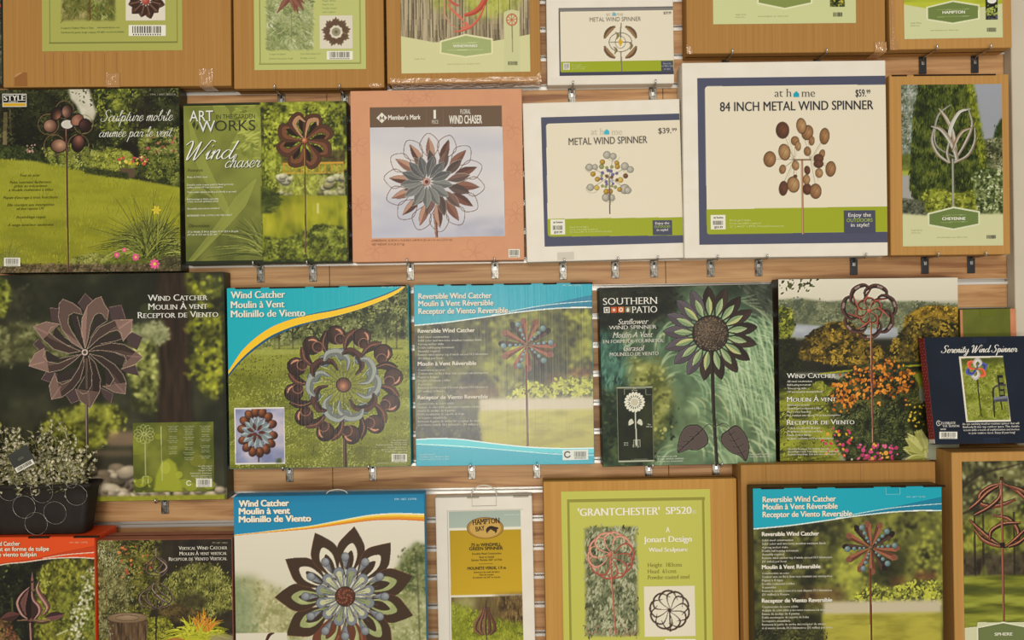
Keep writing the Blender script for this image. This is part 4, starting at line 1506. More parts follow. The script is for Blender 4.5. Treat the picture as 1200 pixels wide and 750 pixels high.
B4 = Box(KR, 'white carton priced 39.99 with navy frame and small grey and amber disc spinner', CAT, [(613, 121), (797, 115.4), (801, 302.4), (616.8, 307.2)], .05, .049, 'white_board')
c = white_panel(B4, (634, 137.6, 800.4, 284.5), None, [(640.4, 145.2), (800, 141), (803, 275.4), (642.4, 277)], (641.6, 256.4, 803, 254.2), 24)
c.clip = None
cx, cy = 713.5, 207.5
arms = [(719, 183), (693, 196), (735, 196), (694, 220), (733, 221), (714, 231)]
for x, y in arms:
    c.line([(cx, cy), (x, y)], .7, (150, 142, 124))
    c.ring(x, y + 1, 7, 5, .5, (160, 152, 132), a0=0, a1=4)
D = [(711.3, 181.8, 4.5, 0), (718.6, 183.4, 4, 0), (690.8, 196.2, 4.3, 0), (697.4, 195.8, 3.4, 0), (732.2, 195, 4.6, 0), (738.6, 198.8, 4, 0), (692, 219.6, 4.2, 0), (732, 221.5, 5.8, 0), (735.6, 223, 4.2, 0), (710, 231.4, 4.6, 0), (716.6, 231.4, 4, 0),
     (706, 190, 3.1, 1), (705, 195.4, 2.9, 2), (722.8, 191.2, 2.8, 1), (723.5, 195.4, 3, 1), (695, 204, 3, 1), (700.2, 210, 3, 1), (699.5, 220.2, 3, 4), (733, 206.2, 3, 3), (727, 211, 3.3, 4), (726, 222, 2.8, 1), (710.5, 224.4, 3.2, 1), (715, 224.2, 3.2, 1),
     (706, 202.6, 2, 5), (712.6, 199.8, 2, 5), (716, 200.6, 2, 5), (722.8, 203.2, 1.8, 5), (718, 204.6, 2, 5), (711, 206.4, 2, 3), (717, 207.8, 1.8, 3), (705, 209.6, 1.8, 5), (710.4, 213, 1.9, 5), (716.8, 212.4, 1.7, 6), (718.4, 215.2, 1.5, 5), (723, 211, 1.9, 3), (711, 216, 1.6, 5),
     (711, 196.6, 1.8, 2), (717, 195.6, 2, 2), (705, 206, 1.6, 2), (706, 218, 1.8, 2), (710, 218.6, 1.7, 2), (717, 218, 1.6, 2), (721, 219.2, 2, 2)]
DC = [((148, 142, 128), (196, 188, 170)), ((140, 100, 34), (206, 166, 66)), ((112, 122, 66), (158, 166, 104)), ((88, 58, 40), (134, 90, 58)), ((176, 142, 60), (220, 190, 104)), ((84, 76, 120), (128, 116, 164)), ((140, 158, 176), (180, 190, 200))]
for x, y, r, k in D:
    c.ell(x, y, r, r, 0, DC[k][0], hi=DC[k][1], off=(-.2, -.2), rim=tuple(v * .7 for v in DC[k][0]))
c.line([(714.1, 208), (714.8, 251)], 1.6, (104, 86, 68))
B4P = B4.put(c, 'front_print')


def white_text(b, parent, cx0, cx1, cy, ccap, tx0, tx1, ty, tcap, px0, px1, py, price, house, hcol, tcol, ccol, badge, bars, green):
    b.text('at h', cx0, cx0 + (cx1 - cx0) * .42, cy, ccap, 'serif', ccol, parent=parent)
    b.text('me', cx0 + (cx1 - cx0) * .665, cx1, cy, ccap, 'serif', ccol, parent=parent)
    b.text(price[0], px0, px1, py, tcap * .78, 'semi', tcol, parent=parent)
    b.text(price[1], px1 + .6, px1 + (px1 - px0) * .42, py - tcap * .34, tcap * .42, 'semi', tcol, parent=parent)
    b.text(price[2], tx0, tx1, ty, tcap, 'semi', tcol, parent=parent)
    x, y, s = house
    b.flat('house_logo', [([(x - s, y), (x - s, y - s * 1.15), (x, y - s * 2.1), (x + s, y - s * 1.15), (x + s, y)], hcol)], parent=parent, lift=.0013)
    x0, y0, x1, y1 = badge
    b.flat('corner_badge', [([(x0, y0 + .2), (x1, y0), (x1 + .4, y1), (x0 + .4, y1 + .2)], (74, 75, 92))], parent=parent)
    h = y1 - y0
    w = x1 - x0
    b.text('Enjoy the', x0 + w * .14, x1 - w * .14, y0 + h * .3, h * .17, 'semi', (222, 216, 204), parent=parent)
    b.text('OUTDOORS', x0 + w * .09, x1 - w * .09, y0 + h * .53, h * .155, 'semi', (160, 180, 60), parent=parent)
    b.text('in style!', x0 + w * .22, x1 - w * .2, y0 + h * .74, h * .16, 'semi', (222, 216, 204), parent=parent)
    x0, y0, x1, y1 = bars
    b.flat('barcode_patch', [([(x0, y0), (x1, y0 - .2), (x1 + .3, y1 - .2), (x0 + .3, y1)], (230, 224, 204))], parent=parent, lift=.0009)
    w, h = x1 - x0, y1 - y0
    b.text('at home', x0 + w * .2, x1 - w * .15, y0 + h * .24, h * .13, 'bold', (50, 48, 46), parent=parent, res=1)
    b.barcode(x0 + w * .08, y0 + h * .36, x1 - w * .06, y0 + h * .72, paper=None, parent=parent, digits=False, lift=.0011)
    b.text(price[0][:3] + '.99', x0 + w * .25, x1 - w * .18, y1 - h * .08, h * .14, 'bold', (50, 48, 46), parent=parent, res=1)
    b.lines(green[0], green[1], green[2], green[3], green[4], 'sans', (216, 222, 150), parent=parent, cond=1.15)


white_text(B4, B4P, 692.5, 729, 158.2, 7.4, 666.4, 758.6, 170.2, 8.2, 771.4, 786.6, 156.6, ('$39.', '99', 'METAL WIND SPINNER'), (711, 157.6, 3.0), (60, 176, 196), (88, 80, 74), (196, 184, 160), (764.6, 258, 787.4, 275.4), (645, 257.4, 662, 275),
           (['Metal Yard Stake', 'Some Assembly Required', '24" Dia x 84" H (Overall Dimensions)'], 667.5, 267.4, 2.9, 1.9))
B4.flat('flap_mark', [([(653, 296), (672.4, 295), (672.8, 304), (653.4, 305)], (206, 198, 178))], 'print_matte', .0005)

B5 = Box(KR, 'largest white carton, titled 84 inch, with navy frame and copper disc spinner', CAT, [(798.6, 73), (1037.2, 71), (1041.4, 299), (802.6, 303.2)], .062, .061, 'white_board')
c = white_panel(B5, (817, 91.6, 1040.6, 284), None, [(826.4, 101.6), (1040, 99.4), (1044, 271), (828.8, 274.4)], (828.2, 245.2, 1043, 241.4), 25)
hx, hy = 940, 187.6
for x, y, rx, ry in ((917, 153, 0, 0), (939, 150, 0, 0), (966, 160, 0, 0), (902, 187, 0, 0), (920, 178, 0, 0), (918, 215, 0, 0), (930, 216, 0, 0), (955, 215, 0, 0), (946, 180, 0, 0), (972, 196, 0, 0), (932, 165, 0, 0), (917, 198, 0, 0)):
    h0 = (930.6, 187) if x < 938 else (949.6, 187)
    c.line([h0, (x, y)], .5, (140, 122, 98))
    c.line([(h0[0] + 1, h0[1] + 1), (x + 4, y - 3)], .4, (160, 140, 112), .7)
c.stroke([(930, 187.4), (950, 187)], [1.6, 1.6], (108, 74, 50))
c.line([(939.6, 188), (940.2, 230), (940.8, 274)], 2.4, (150, 104, 72))
c.line([(939.1, 188), (939.7, 230), (940.3, 274)], .8, (198, 152, 116))
cu = ((112, 76, 46), (176, 132, 90))
dk = ((70, 44, 32), (120, 74, 52))
md = ((128, 92, 56), (192, 152, 108))
for x, y, rx, ry, a, k in ((917, 152.8, 8, 10, 0, dk), (946, 155.6, 7, 9, .2, cu), (939, 147.8, 6, 9.4, -.1, md), (951, 165.2, 3.6, 5.6, .1, cu), (966, 159.8, 6, 9.8, .1, cu), (931.6, 165.2, 5, 5.6, 0, cu), (935, 171.2, 3.6, 5.8, -.1, md),
                           (919.2, 178.4, 7, 9.8, -.15, md), (946, 177.4, 4.3, 5.6, 0, cu), (902, 186.6, 7.4, 9.4, .1, cu), (963, 180.6, 3.6, 5.6, .3, cu), (959, 186, 6, 5.6, 0, dk), (959, 192, 6, 5, 0, dk), (973.2, 198, 6.2, 9.2, .1, cu), (959.6, 202.8, 4.6, 5.6, 0, md),
                           (917, 198.4, 4, 5.6, .2, cu), (932.2, 194, 4.4, 5.6, -.1, md), (945.8, 199.4, 3.7, 5.2, -.1, dk), (932, 206.4, 2.4, 2, 0, dk), (918, 220.6, 5.4, 8.8, .1, dk), (945.8, 221.6, 5.4, 6.8, 0, dk), (945, 210.4, 4.2, 6, 0, md), (929.6, 216.2, 7.4, 9.6, -.1, md), (955.6, 224, 7, 9, 0, cu)):
    c.ell(x, y, rx, ry, a, k[0], hi=k[1], off=(.15, -.1), rim=(84, 56, 36))
    c.line([(x - rx * .5, y + ry * .5), (x + rx * .4, y - ry * .6)], .5, tuple(v * .75 for v in k[0]), .6)
B5P = B5.put(c, 'front_print')
white_text(B5, B5P, 907.6, 955, 113.8, 9.4, 843.6, 1023.4, 130.6, 10.6, 1002.4, 1014.6, 113.4, ('$59.', '99', '84 INCH METAL WIND SPINNER'), (933, 113.8, 3.3), (20, 160, 178), (46, 44, 52), (92, 84, 72), (988.6, 246.4, 1025.6, 272.6), (832.6, 252, 850, 269),
           (['Metal yard stake', 'Some assembly required', '22" x 84.25" x 83"H (Overall Dimensions)'], 855, 259.4, 3.6, 2.2))

# --- brown carton with the conifer picture
B6 = Box(KR, 'brown carton with tall conifer picture and pale leaf loop sculpture above green badge', CAT, [(1041.8, 88), (1181, 86.6), (1185.6, 298), (1044.2, 299.4)], .055, .054, 'kraft_board_tan')
c = B6.canvas(1056, 99.6, 1175.6, 287.6, base=(204, 202, 156), seed=26)
pic = c.mask([(1050, 95), (1180, 95), (1180, 245), (1146.5, 250), (1117, 243), (1087.5, 251), (1056, 246)])
c.clip = pic
c.vgrad([(100, (154, 156, 162)), (150, (150, 152, 156)), (190, (160, 158, 150))], 1, pic)
c.mottle([(70, 82, 60), (120, 128, 110), (170, 172, 160)], 5, c.mask([(1050, 95), (1082, 95), (1076, 160), (1076, 200), (1050, 205)], 2) * pic)
c.leaves([(56, 66, 46), (110, 118, 92), (176, 178, 168)], c.mask([(1050, 95), (1080, 95), (1074, 165), (1050, 180)], 2), 3, 1.5, 1.2)
c.mottle([(64, 82, 34), (104, 122, 52)], 6, c.mask([(1054, 182), (1078, 178), (1078, 202), (1054, 204)], 1.5) * pic)
c.rect(1055, 200, 1074, 206, (150, 168, 60), 1, 1)
c.rect(1055, 206, 1072, 240, (160, 156, 148), .9, 3)
c.foliage([(1166, 152), (1172, 140), (1178, 136), (1180, 170), (1162, 170)], [(30, 46, 18), (62, 86, 34)], l=3, w=1, lump=4, ang=(1.2, 1.9))
c.foliage([(1140, 166), (1180, 160), (1180, 246), (1140, 246)], [(48, 52, 30), (110, 112, 74), (176, 172, 140)], l=2.6, w=1.4, lump=6)
con = [(1078, 95), (1134, 95), (1138, 118), (1146, 148), (1154, 190), (1153, 240), (1074, 240), (1066, 220), (1068, 180), (1070, 140)]
c.foliage(con, [(26, 34, 12), (58, 74, 26), (96, 116, 46)], l=5, w=1.1, dens=2.0, lump=7, ang=(-1.9, -1.2), gain=2.2)
c.foliage([(1132, 95), (1140, 95), (1148, 140), (1156, 190), (1150, 200), (1138, 130)], [(52, 68, 16), (112, 134, 36), (150, 166, 62)], l=4, w=1.1, lump=6, ang=(-1.9, -1.2), soft=1.5)
c.rect(1136, 110, 1137.4, 140, (140, 160, 50), .5, 1)
c.foliage([(1140, 206), (1156, 196), (1176, 200), (1178, 250), (1142, 250)], [(40, 52, 24), (110, 126, 72), (196, 202, 160)], l=4, w=2.2, dens=1.1, lump=4, gain=2.4)
c.foliage([(1082, 226), (1096, 220), (1120, 226), (1142, 224), (1144, 250), (1080, 250)], [(60, 72, 22), (124, 142, 46), (174, 184, 84)], l=4, w=1.8, lump=5)
c.foliage([(1056, 232), (1082, 236), (1086, 252), (1056, 250)], [(52, 54, 40), (130, 132, 106)], l=3, w=1.4, lump=4)
c.soften(.2)
SL, SB = (192, 186, 172), (138, 120, 104)
for pts, w, ca, cb in (
        ([(1118, 184), (1098, 172), (1095, 154), (1100, 134), (1114, 123)], [1, 1.6, 2, 2.4, .8], (170, 168, 158), (120, 112, 96)),
        ([(1100, 127), (1108, 138), (1115, 152), (1119, 170), (1120, 190)], [.8, 3.4, 4, 3.6, 2.4], (176, 150, 124), SL),
        ([(1137, 128), (1124, 132), (1114, 150), (1112, 170)], [.8, 3.4, 4.4, 2.5], SL, (206, 200, 188)),
        ([(1134, 126), (1139, 146), (1132, 166), (1119, 188)], [.8, 2.6, 3, 2], (190, 184, 168), SB),
        ([(1091, 148), (1104, 153), (1117, 172), (1122, 190)], [1, 4, 5.4, 3], SL, (150, 132, 112)),
        ([(1094, 151), (1092, 166), (1099, 181), (1112, 191)], [1, 2.6, 3, 2.2], (150, 132, 110), SL),
        ([(1142, 150), (1142, 166), (1134, 182), (1118, 191)], [1, 2.6, 3, 2.2], (184, 178, 162), (134, 112, 88)),
        ([(1139, 150), (1128, 154), (1121, 164), (1116, 178)], [1, 3, 3.2, 2], (150, 116, 88), (186, 176, 158)),
        ([(1112, 168), (1110, 180), (1113, 191)], [2, 2.6, 2], SL, SB)):
    c.stroke(pts, w, ca, cb, edge=(84, 78, 62), ew=.25)
c.line([(1116.4, 186), (1116.8, 220), (1117, 246)], 1.9, (158, 154, 144))
c.clip = None
c.poly([(1087.2, 249.6), (1117.4, 242), (1147.8, 247.4), (1147.8, 263), (1117.4, 269.4), (1087.6, 264)], (216, 216, 182))
c.poly([(1089, 251), (1117.4, 243.8), (1146, 248.8), (1146, 261.8), (1117.4, 267.6), (1089.4, 262.6)], (92, 128, 68))
c.line([(1104, 252.4), (1132, 251.4)], .5, (150, 176, 120))
c.line([(1102, 260.6), (1134, 259.4)], .5, (150, 176, 120))
B6L = B6.put(c, 'paper_label', 'print_satin', .0006)
B6.text('CHEYENNE', 1103.6, 1131, 258, 3.2, 'bold', (236, 234, 212), parent=B6L)
B6.barcode(1154.6, 275, 1168.4, 280.2, paper=None, parent=B6L, digits=False)
B6.lines(['Height 183cms', 'Head 61cms'], 1068, 270.6, 3, 1.6, 'sans', (176, 176, 124), parent=B6L)
B6.lines(['www.windsculpture.com   Made in China'], 1098, 279, 4, 1.6, 'sans', (176, 176, 124), parent=B6L)
tuck_slots(B6, [(1044, 1062), (1070, 1166)])
# ================================================================== THIRD ROW
# --- dark forest carton with the bronze wind catcher
C1 = Box(KR, 'large dark forest picture carton with big bronze pinwheel flower, behind the potted plant', CAT, [(-12, 323), (263, 318.5), (266.6, 585.4), (-8, 590)], .045, .044, 'dark_green_board')
c = C1.canvas(base=(48, 46, 32), seed=31)
c.mottle([(40, 40, 27), (54, 54, 36), (74, 74, 50)], 30, gain=1.4)
c.foliage([(-15, 385), (60, 378), (88, 396), (80, 420), (-15, 428)], [(66, 66, 38), (102, 102, 60), (140, 138, 90)], l=6, w=3, dens=.9, lump=9, soft=4, bias=-.1)
c.foliage([(-15, 330), (40, 340), (30, 372), (-15, 372)], [(52, 52, 34), (78, 78, 52)], l=6, w=3, lump=14, soft=5)
for x, y, r in ((195, 336, 9), (172, 362, 8), (246, 338, 10), (236, 348, 8)):
    c.ell(x, y, r, r * .8, 0, (88, 98, 46), alpha=.35)
c.mottle([(46, 36, 24), (62, 44, 30), (72, 54, 38)], 5, c.mask([(186, 318), (224, 318), (224, 520), (184, 520)], 3), sx=.6, sy=6)
c.foliage([(150, 384), (190, 376), (200, 392), (190, 404), (160, 402)], [(96, 100, 62), (140, 142, 96), (168, 166, 122)], l=5, w=2.6, lump=6, soft=2, bias=.05)
c.foliage([(146, 402), (182, 400), (186, 440), (182, 486), (158, 480), (150, 440)], [(62, 66, 30), (124, 130, 62), (182, 184, 104)], l=6, w=4, dens=.8, lump=8, soft=3, gain=2.4)
c.foliage([(218, 318), (262, 330), (264, 420), (246, 470), (222, 430), (222, 380)], [(48, 48, 28), (96, 102, 30), (164, 170, 44)], l=6, w=4.5, dens=.6, lump=11, soft=5, gain=2.8, bias=-.12)
c.foliage([(228, 400), (262, 396), (262, 460), (236, 456)], [(60, 62, 30), (128, 134, 36), (182, 186, 56)], l=5, w=4, dens=.8, lump=7, soft=3, gain=2.6)
c.foliage([(234, 330), (262, 322), (263, 345), (240, 352)], [(70, 76, 34), (150, 158, 52)], l=5, w=4, dens=.6, lump=7, soft=3, gain=2.4)
for i in range(26):
    x, y = 218 + c.rng.random() * 44, 326 + c.rng.random() * 140
    c.ell(x, y, 3 + 3 * c.rng.random(), 2 + 2 * c.rng.random(), c.rng.random() * 3, (168, 174, 40), alpha=.35)
c.foliage([(48, 498), (58, 486), (100, 472), (134, 474), (150, 490), (138, 508), (110, 528), (70, 530)], [(66, 66, 26), (124, 126, 42), (172, 172, 66)], l=5, w=3.4, dens=.9, lump=9, soft=3, bias=.1)
c.ell(92, 486, 20, 8, -.3, (170, 172, 66), alpha=.4)
c.rect(126, 506, 160, 522, (160, 122, 96), .6, 2.5)
c.rect(110, 528, 156, 536, (142, 112, 88), .5, 2)
st = [(104, 88, 66), (160, 140, 112), (202, 184, 154)]
c.rect(40, 536, 160, 590, (66, 60, 44), .8, 4)
c.stones(60, 548, 156, 584, 70, (4, 10), st)
c.ell(128, 575, 16, 9, .1, (156, 138, 108), hi=(210, 194, 164), off=(-.1, -.5))
c.stones(104, 573, 268, 584, 90, (2.6, 5.4), [(134, 116, 90), (190, 170, 140), (218, 202, 174)])
c.stones(230, 560, 266, 582, 16, (3.5, 7), [(146, 128, 100), (204, 186, 156)])
c.foliage([(30, 545), (70, 548), (70, 575), (30, 575)], [(56, 58, 28), (110, 114, 48)], l=4, w=2, lump=6, soft=2)
c.rect(-12, 583.4, 270, 592, (142, 142, 40))
c.leaves([(112, 118, 30), (164, 160, 50)], c.mask([(-12, 582), (270, 582), (270, 592), (-12, 592)], .5), 3, 1.2, .8)
c.foliage([(-12, 322), (8, 330), (14, 345), (6, 372), (-12, 372)], [(58, 66, 24), (112, 122, 40), (168, 176, 76)], l=5, w=1.6, dens=1.2, lump=5, soft=1.5)
c.soften(.8)
c.rect(258.5, 316, 268, 592, (40, 38, 28), .5, 1)
# the pinwheel: folded petals, back ring first (points traced at 5.36 times scale)
pp = lambda L_: [(30 + x / 5.36, 340 + y / 5.36) for x, y in L_]
for L_ in ([(330, 85), (375, 22), (425, 72), (380, 150)], [(525, 110), (600, 95), (628, 180), (540, 195)], [(630, 290), (670, 265), (735, 295), (700, 378), (650, 350)], [(600, 500), (690, 470), (715, 540), (640, 522)],
           [(465, 610), (550, 650), (535, 712), (490, 670)], [(255, 660), (290, 712), (335, 692), (315, 620)], [(155, 480), (100, 560), (160, 580), (215, 540)], [(85, 308), (50, 340), (90, 382), (145, 372)], [(153, 112), (215, 120), (225, 210), (165, 195)]):
    c.poly(pp(L_), (82, 62, 60))
    c.line(pp(L_[:3]), .5, (132, 106, 94))
PET = [
    ([(365, 375), (290, 330), (230, 250), (208, 170), (213, 85), (235, 58), (300, 85), (345, 120), (358, 155), (305, 142), (272, 160), (268, 210), (290, 260), (335, 330)], [(285, 150), (325, 165), (352, 260), (374, 345), (352, 340), (305, 240)], 0, .9),
    ([(375, 370), (352, 260), (355, 180), (390, 100), (440, 55), (475, 42), (495, 90), (522, 130), (512, 196), (482, 150), (455, 145), (430, 165), (408, 220), (392, 310)], [(458, 152), (510, 196), (450, 235), (408, 300), (392, 365), (402, 270)], 1, 1.0),
    ([(385, 375), (415, 300), (465, 235), (560, 190), (672, 185), (662, 260), (612, 322), (602, 272), (575, 252), (525, 265), (460, 305)], [(600, 262), (612, 305), (560, 322), (470, 338), (400, 378), (475, 300)], 4, .95),
    ([(395, 385), (440, 355), (540, 332), (620, 342), (690, 385), (736, 422), (690, 466), (598, 497), (636, 448), (622, 412), (565, 392), (470, 378)], [(420, 385), (560, 392), (632, 425), (612, 475), (560, 460), (500, 415)], 5, .8),
    ([(400, 400), (480, 418), (560, 468), (612, 530), (632, 580), (626, 652), (560, 642), (482, 602), (530, 600), (556, 560), (520, 500), (460, 450)], [(500, 480), (556, 555), (532, 600), (505, 590)], 5, .8),
    ([(395, 410), (440, 460), (471, 560), (466, 640), (405, 742), (340, 692), (313, 620), (360, 652), (388, 645), (415, 600), (418, 520)], [(378, 420), (372, 540), (325, 625), (362, 650), (388, 640), (412, 590), (405, 480)], 4, .72),
    ([(368, 410), (366, 480), (345, 560), (300, 620), (230, 672), (165, 686), (150, 600), (186, 520), (200, 575), (232, 592), (285, 568), (335, 490)], [(335, 485), (285, 562), (205, 585), (192, 540), (270, 500)], 5, .85),
    ([(355, 400), (300, 450), (230, 500), (150, 517), (22, 476), (60, 400), (120, 364), (114, 420), (142, 450), (205, 462), (285, 430)], [(132, 380), (215, 430), (335, 405), (255, 440), (150, 452), (116, 420)], 4, .95),
    ([(350, 385), (270, 398), (180, 372), (110, 310), (52, 230), (130, 200), (217, 215), (162, 235), (145, 262), (190, 302), (270, 352)], [(190, 232), (245, 295), (335, 355), (250, 345), (170, 285)], 4, .9)]
for out_, dark_, ti, lv in PET:
    c.poly(pp(dark_), (62, 50, 44))
    c.line(pp(dark_[1:4]), .5, (150, 124, 106))
for out_, dark_, ti, lv in PET:
    base = np.array((108, 82, 71)) * lv
    c.poly(pp(out_), base)
    n_ = len(out_)
    tip = out_[ti]
    hub = (373, 390)
    half = out_[:ti + 1] + [tuple((np.array(tip) * f + np.array(hub) * (1 - f)) + (np.array(out_[ti // 2 + 1]) - (np.array(tip) + np.array(hub)) / 2) * .45 * math.sin(math.pi * f)) for f in (.8, .55, .3)]
    c.poly(pp(half), base * .78)
    fold = [out_[(ti - 1) % n_], tip, out_[(ti + 1) % n_], out_[(ti + 2) % n_]]
    c.poly(pp(fold), np.minimum(base * 1.3 + 4, 255), .85)
    gx, gy = tip[0] * .72 + hub[0] * .28, tip[1] * .72 + hub[1] * .28
    c.line(pp([tip, (gx, gy)]), 2.0, np.minimum(base * 1.5 + 10, 255), .5)
    c.line(pp(out_ + [out_[0]]), .55, (178, 148, 126), .8)
cx, cy = 99.5, 413
c.ell(cx, cy, 3.6, 3.6, 0, (200, 176, 160))
c.ell(cx, cy, 2.2, 2.2, 0, (96, 72, 66))
c.line([(101.6, 420), (101.8, 456)], 2.4, (92, 74, 60))
c.line([(101.9, 474), (102.8, 574)], 3.2, (76, 62, 48))
c.line([(101.1, 474), (102, 574)], 1.0, (134, 114, 92))
C1.put(c, 'front_print', 'print_satin')
c = C1.canvas(155.6, 495.6, 251.6, 575.6, base=(90, 104, 40), seed=32)
c.pop = False
c.mottle([(66, 78, 30), (92, 104, 40), (120, 130, 54)], 24, gain=1.8)
for x, y, r, col in ((160, 522, 14, (132, 146, 54)), (170, 506, 12, (84, 106, 44)), (206, 540, 10, (80, 100, 34)), (232, 540, 9, (150, 134, 50)), (186, 512, 4, (168, 170, 50))):
    c.ell(x, y, r, r * .8, 0, col, alpha=.45)
c.poly([(181, 575), (183, 558), (190, 541), (198, 537), (206, 543), (211, 562), (214, 575)], (154, 166, 56), .9, 1.0)
c.ell(194, 548, 6, 7, 0, (178, 186, 76), alpha=.5)
c.ell(210, 556, 4, 4, 0, (160, 172, 60), alpha=.8)
for x, y in ((165, 566), (172, 562), (216, 566), (204, 571), (224, 570), (245, 568)):
    c.ell(x, y, 7, 5, 0, (146, 160, 52), alpha=.7)
c.leaves([(110, 130, 40), (176, 186, 76)], c.mask([(155, 556), (182, 560), (182, 576), (155, 576)], 1), 4, 2.4, .5)
for k in range(11):
    a = TAU * k / 11
    c.ring(169.5 + 7 * math.cos(a), 509 + 6 * math.sin(a), 5, 3.4, .55, (196, 196, 128), ang=a, alpha=.8)
c.line([(170.4, 519), (171, 557)], .8, (200, 200, 160))
c.line([(168, 566), (168, 558), (174, 558), (174, 566)], .6, (200, 200, 160))
c.line([(189, 500), (190.4, 563)], .7, (190, 196, 140))
P1 = C1.put(c, 'inset_picture', lift=.0008)
for bx, rows in ((203, (500, 504, 512, 517, 524, 530)), (221.6, (500, 504, 508, 513, 519, 525, 531, 537)), (241, (500, 504, 510, 515, 523, 528, 535))):
    for i, y in enumerate(rows):
        C1.text('Solid steel wind catcher', bx, None, y, 1.5, 'sans', (196, 200, 150), align='c', cond=.62 - .1 * (i % 3), parent=P1, res=1)
        C1.text('weather resistant', bx, None, y + 2, 1.5, 'sans', (196, 200, 150), align='c', cond=.6, parent=P1, res=1)
for i, (s, y) in enumerate((('Assembly required', 546.6), ('Made in China', 549.2), ('Fabriqué en Chine', 551.8), ('Distributed by / Distribué par', 555), ('Importado y distribuido por', 558), ('www.windcatcher.com', 560.6))):
    C1.text(s, 248.6, None, y, 1.8, 'semi', (214, 214, 180), align='r', cond=.8, parent=P1, res=1)
C1.barcode(230, 561, 248.6, 570.6, parent=P1)
c_ = [(221.6 + 3.2 * math.cos(q), 566 + 3.2 * math.sin(q)) for q in np.linspace(.3, TAU - .5, 18)]
C1.flat('recycling_mark', [(c_ + [(221.6 + 2.1 * math.cos(q), 566 + 2.1 * math.sin(q)) for q in np.linspace(TAU - .5, .3, 18)], (222, 222, 190))], parent=P1, lift=.0012)
for s, x0, x1, y in (('Wind Catcher', 173.4, 243.6, 352.8), ('Moulin À vent', 173.8, 243.4, 363), ('Receptor de Viento', 161.4, 256, 373)):
    C1.text(s, x0, x1, y, 7.2, 'caps', (232, 228, 214), shadow=(.6, (50, 50, 34)))
C1.text('ITM. / ART. 1058215', 236, 254, 327.6, 1.6, 'sans', (130, 130, 100), res=1)


# --- teal title cartons
def copper_commas(c, cx, cy, n, R, a0):
    """Ring of comma-shaped copper cups, tail trailing behind each round cup."""
    D_ = math.pi / 180
    for k in range(n):
        a = a0 + TAU * k / n
        pol = lambda r, q: (cx + R * r * math.cos(a + q * D_), cy + R * r * math.sin(a + q * D_))
        d, m, h = (60, 38, 30), (92, 56, 42), (184, 124, 94)
        c.stroke([pol(.55, -17.5), pol(.68, -17), pol(.82, -12.5), pol(.88, -5)], [1.2, 6, 11, 15], d, m if k % 3 else d, edge=(46, 28, 22), ew=.3)
        bx, by = pol(.855, 1.5)
        c.ell(bx, by, 11.4, 10.8, a, d, hi=m, off=(.2 - .2 * math.cos(a), -.35), rim=(48, 30, 24))
        c.stroke([pol(.965, 2), pol(.94, 6.5), pol(.87, 9.5)], [1.5, 5, 2.5], h, m)
        c.stroke([pol(.62, -18), pol(.80, -15.5), pol(.94, -8)], [.5, 1.2, .5], (136, 84, 62))
        c.ell(*pol(.775, 6), 6.6, 6.2, a, d, hi=m, off=(.3, .3), rim=(146, 96, 74))


C2 = Box(KR, 'teal titled carton with round copper and verdigris spinner on lawn, yellow curve', CAT, [(265.6, 337.6), (478, 334), (482.4, 546.5), (268.8, 550)], .05, .049, 'teal_board')
c = C2.canvas(base=(112, 122, 40), seed=33)
c.vgrad([(334, (92, 100, 50)), (392, (100, 108, 48)), (402, (132, 140, 62)), (414, (150, 158, 62)), (440, (120, 130, 40)), (480, (112, 122, 36)), (548, (104, 108, 30))])
lw = c.mask([(260, 408), (484, 400), (486, 552), (262, 554)], 2)
c.mottle([(86, 96, 28), (116, 126, 40), (146, 152, 62)], 10, lw, .55, sx=5, sy=1)
c.leaves([(84, 94, 26), (130, 138, 48), (156, 160, 74)], lw, 2.4, 1.2, .5, (0, TAU), 14)
c.rect(262, 409, 484, 413, (166, 172, 84), .45, 1)
c.foliage([(260, 340), (484, 330), (484, 396), (430, 402), (260, 408)], [(52, 58, 32), (92, 102, 52), (136, 142, 84)], l=3.4, w=2, dens=1.1, lump=7)
for x, h in ((299, 24), (327, 22), (343, 26), (380, 20), (414, 24), (452, 22), (464, 28)):
    c.line([(x, 408 - h), (x + .6, 409)], 2.2, (70, 58, 40), .8)
    c.rect(x - 7, 407.5, x + 8, 409.6, (74, 84, 34), .6, .6)
c.rect(264, 400, 484, 406, (150, 156, 84), .4, 1.5)
# spinner
cx, cy = 402.6, 451
G1, G2 = (104, 108, 98), (142, 146, 134)
for k in range(20):
    a = TAU * k / 20
    c.line([(cx + 8 * math.cos(a), cy + 8 * math.sin(a)), (cx + 26 * math.cos(a), cy + 26 * math.sin(a))], .8, (104, 84, 62))
for k in range(10):
    a = TAU * k / 10 + .25
    c.ell(cx + 36 * math.cos(a), cy + 36 * math.sin(a), 7.4, 6.2, a, (92, 104, 100), hi=(140, 150, 144), rim=(70, 80, 78))
copper_commas(c, cx, cy, 12, 69, -1.75)
for k in range(10):
    a = TAU * k / 10 + .05
    pol = lambda r, q: (cx + r * math.cos(q), cy + r * math.sin(q))
    if k in (1, 4, 6, 8):
        A, B, E = (92, 52, 38), (62, 38, 30), (48, 30, 24)
    else:
        A, B, E = G2, G1, (88, 98, 96)
    c.stroke([pol(18, a + .5), pol(30, a + .42), pol(38, a + .1), pol(40, a - .2), pol(36, a - .42)], [1, 5.5, 9, 8, 2], A, B, edge=E, ew=.4)
for k in range(10):
    a = TAU * k / 10 + .2
    c.line([(cx + 24 * math.cos(a), cy + 24 * math.sin(a)), (cx + 36 * math.cos(a - .15), cy + 36 * math.sin(a - .15))], .5, (196, 200, 194), .8)
c.ell(cx, cy, 9, 9, 0, (82, 48, 36), hi=(196, 128, 94), off=(-.05, .15), rim=(54, 32, 26), pw=1.5)
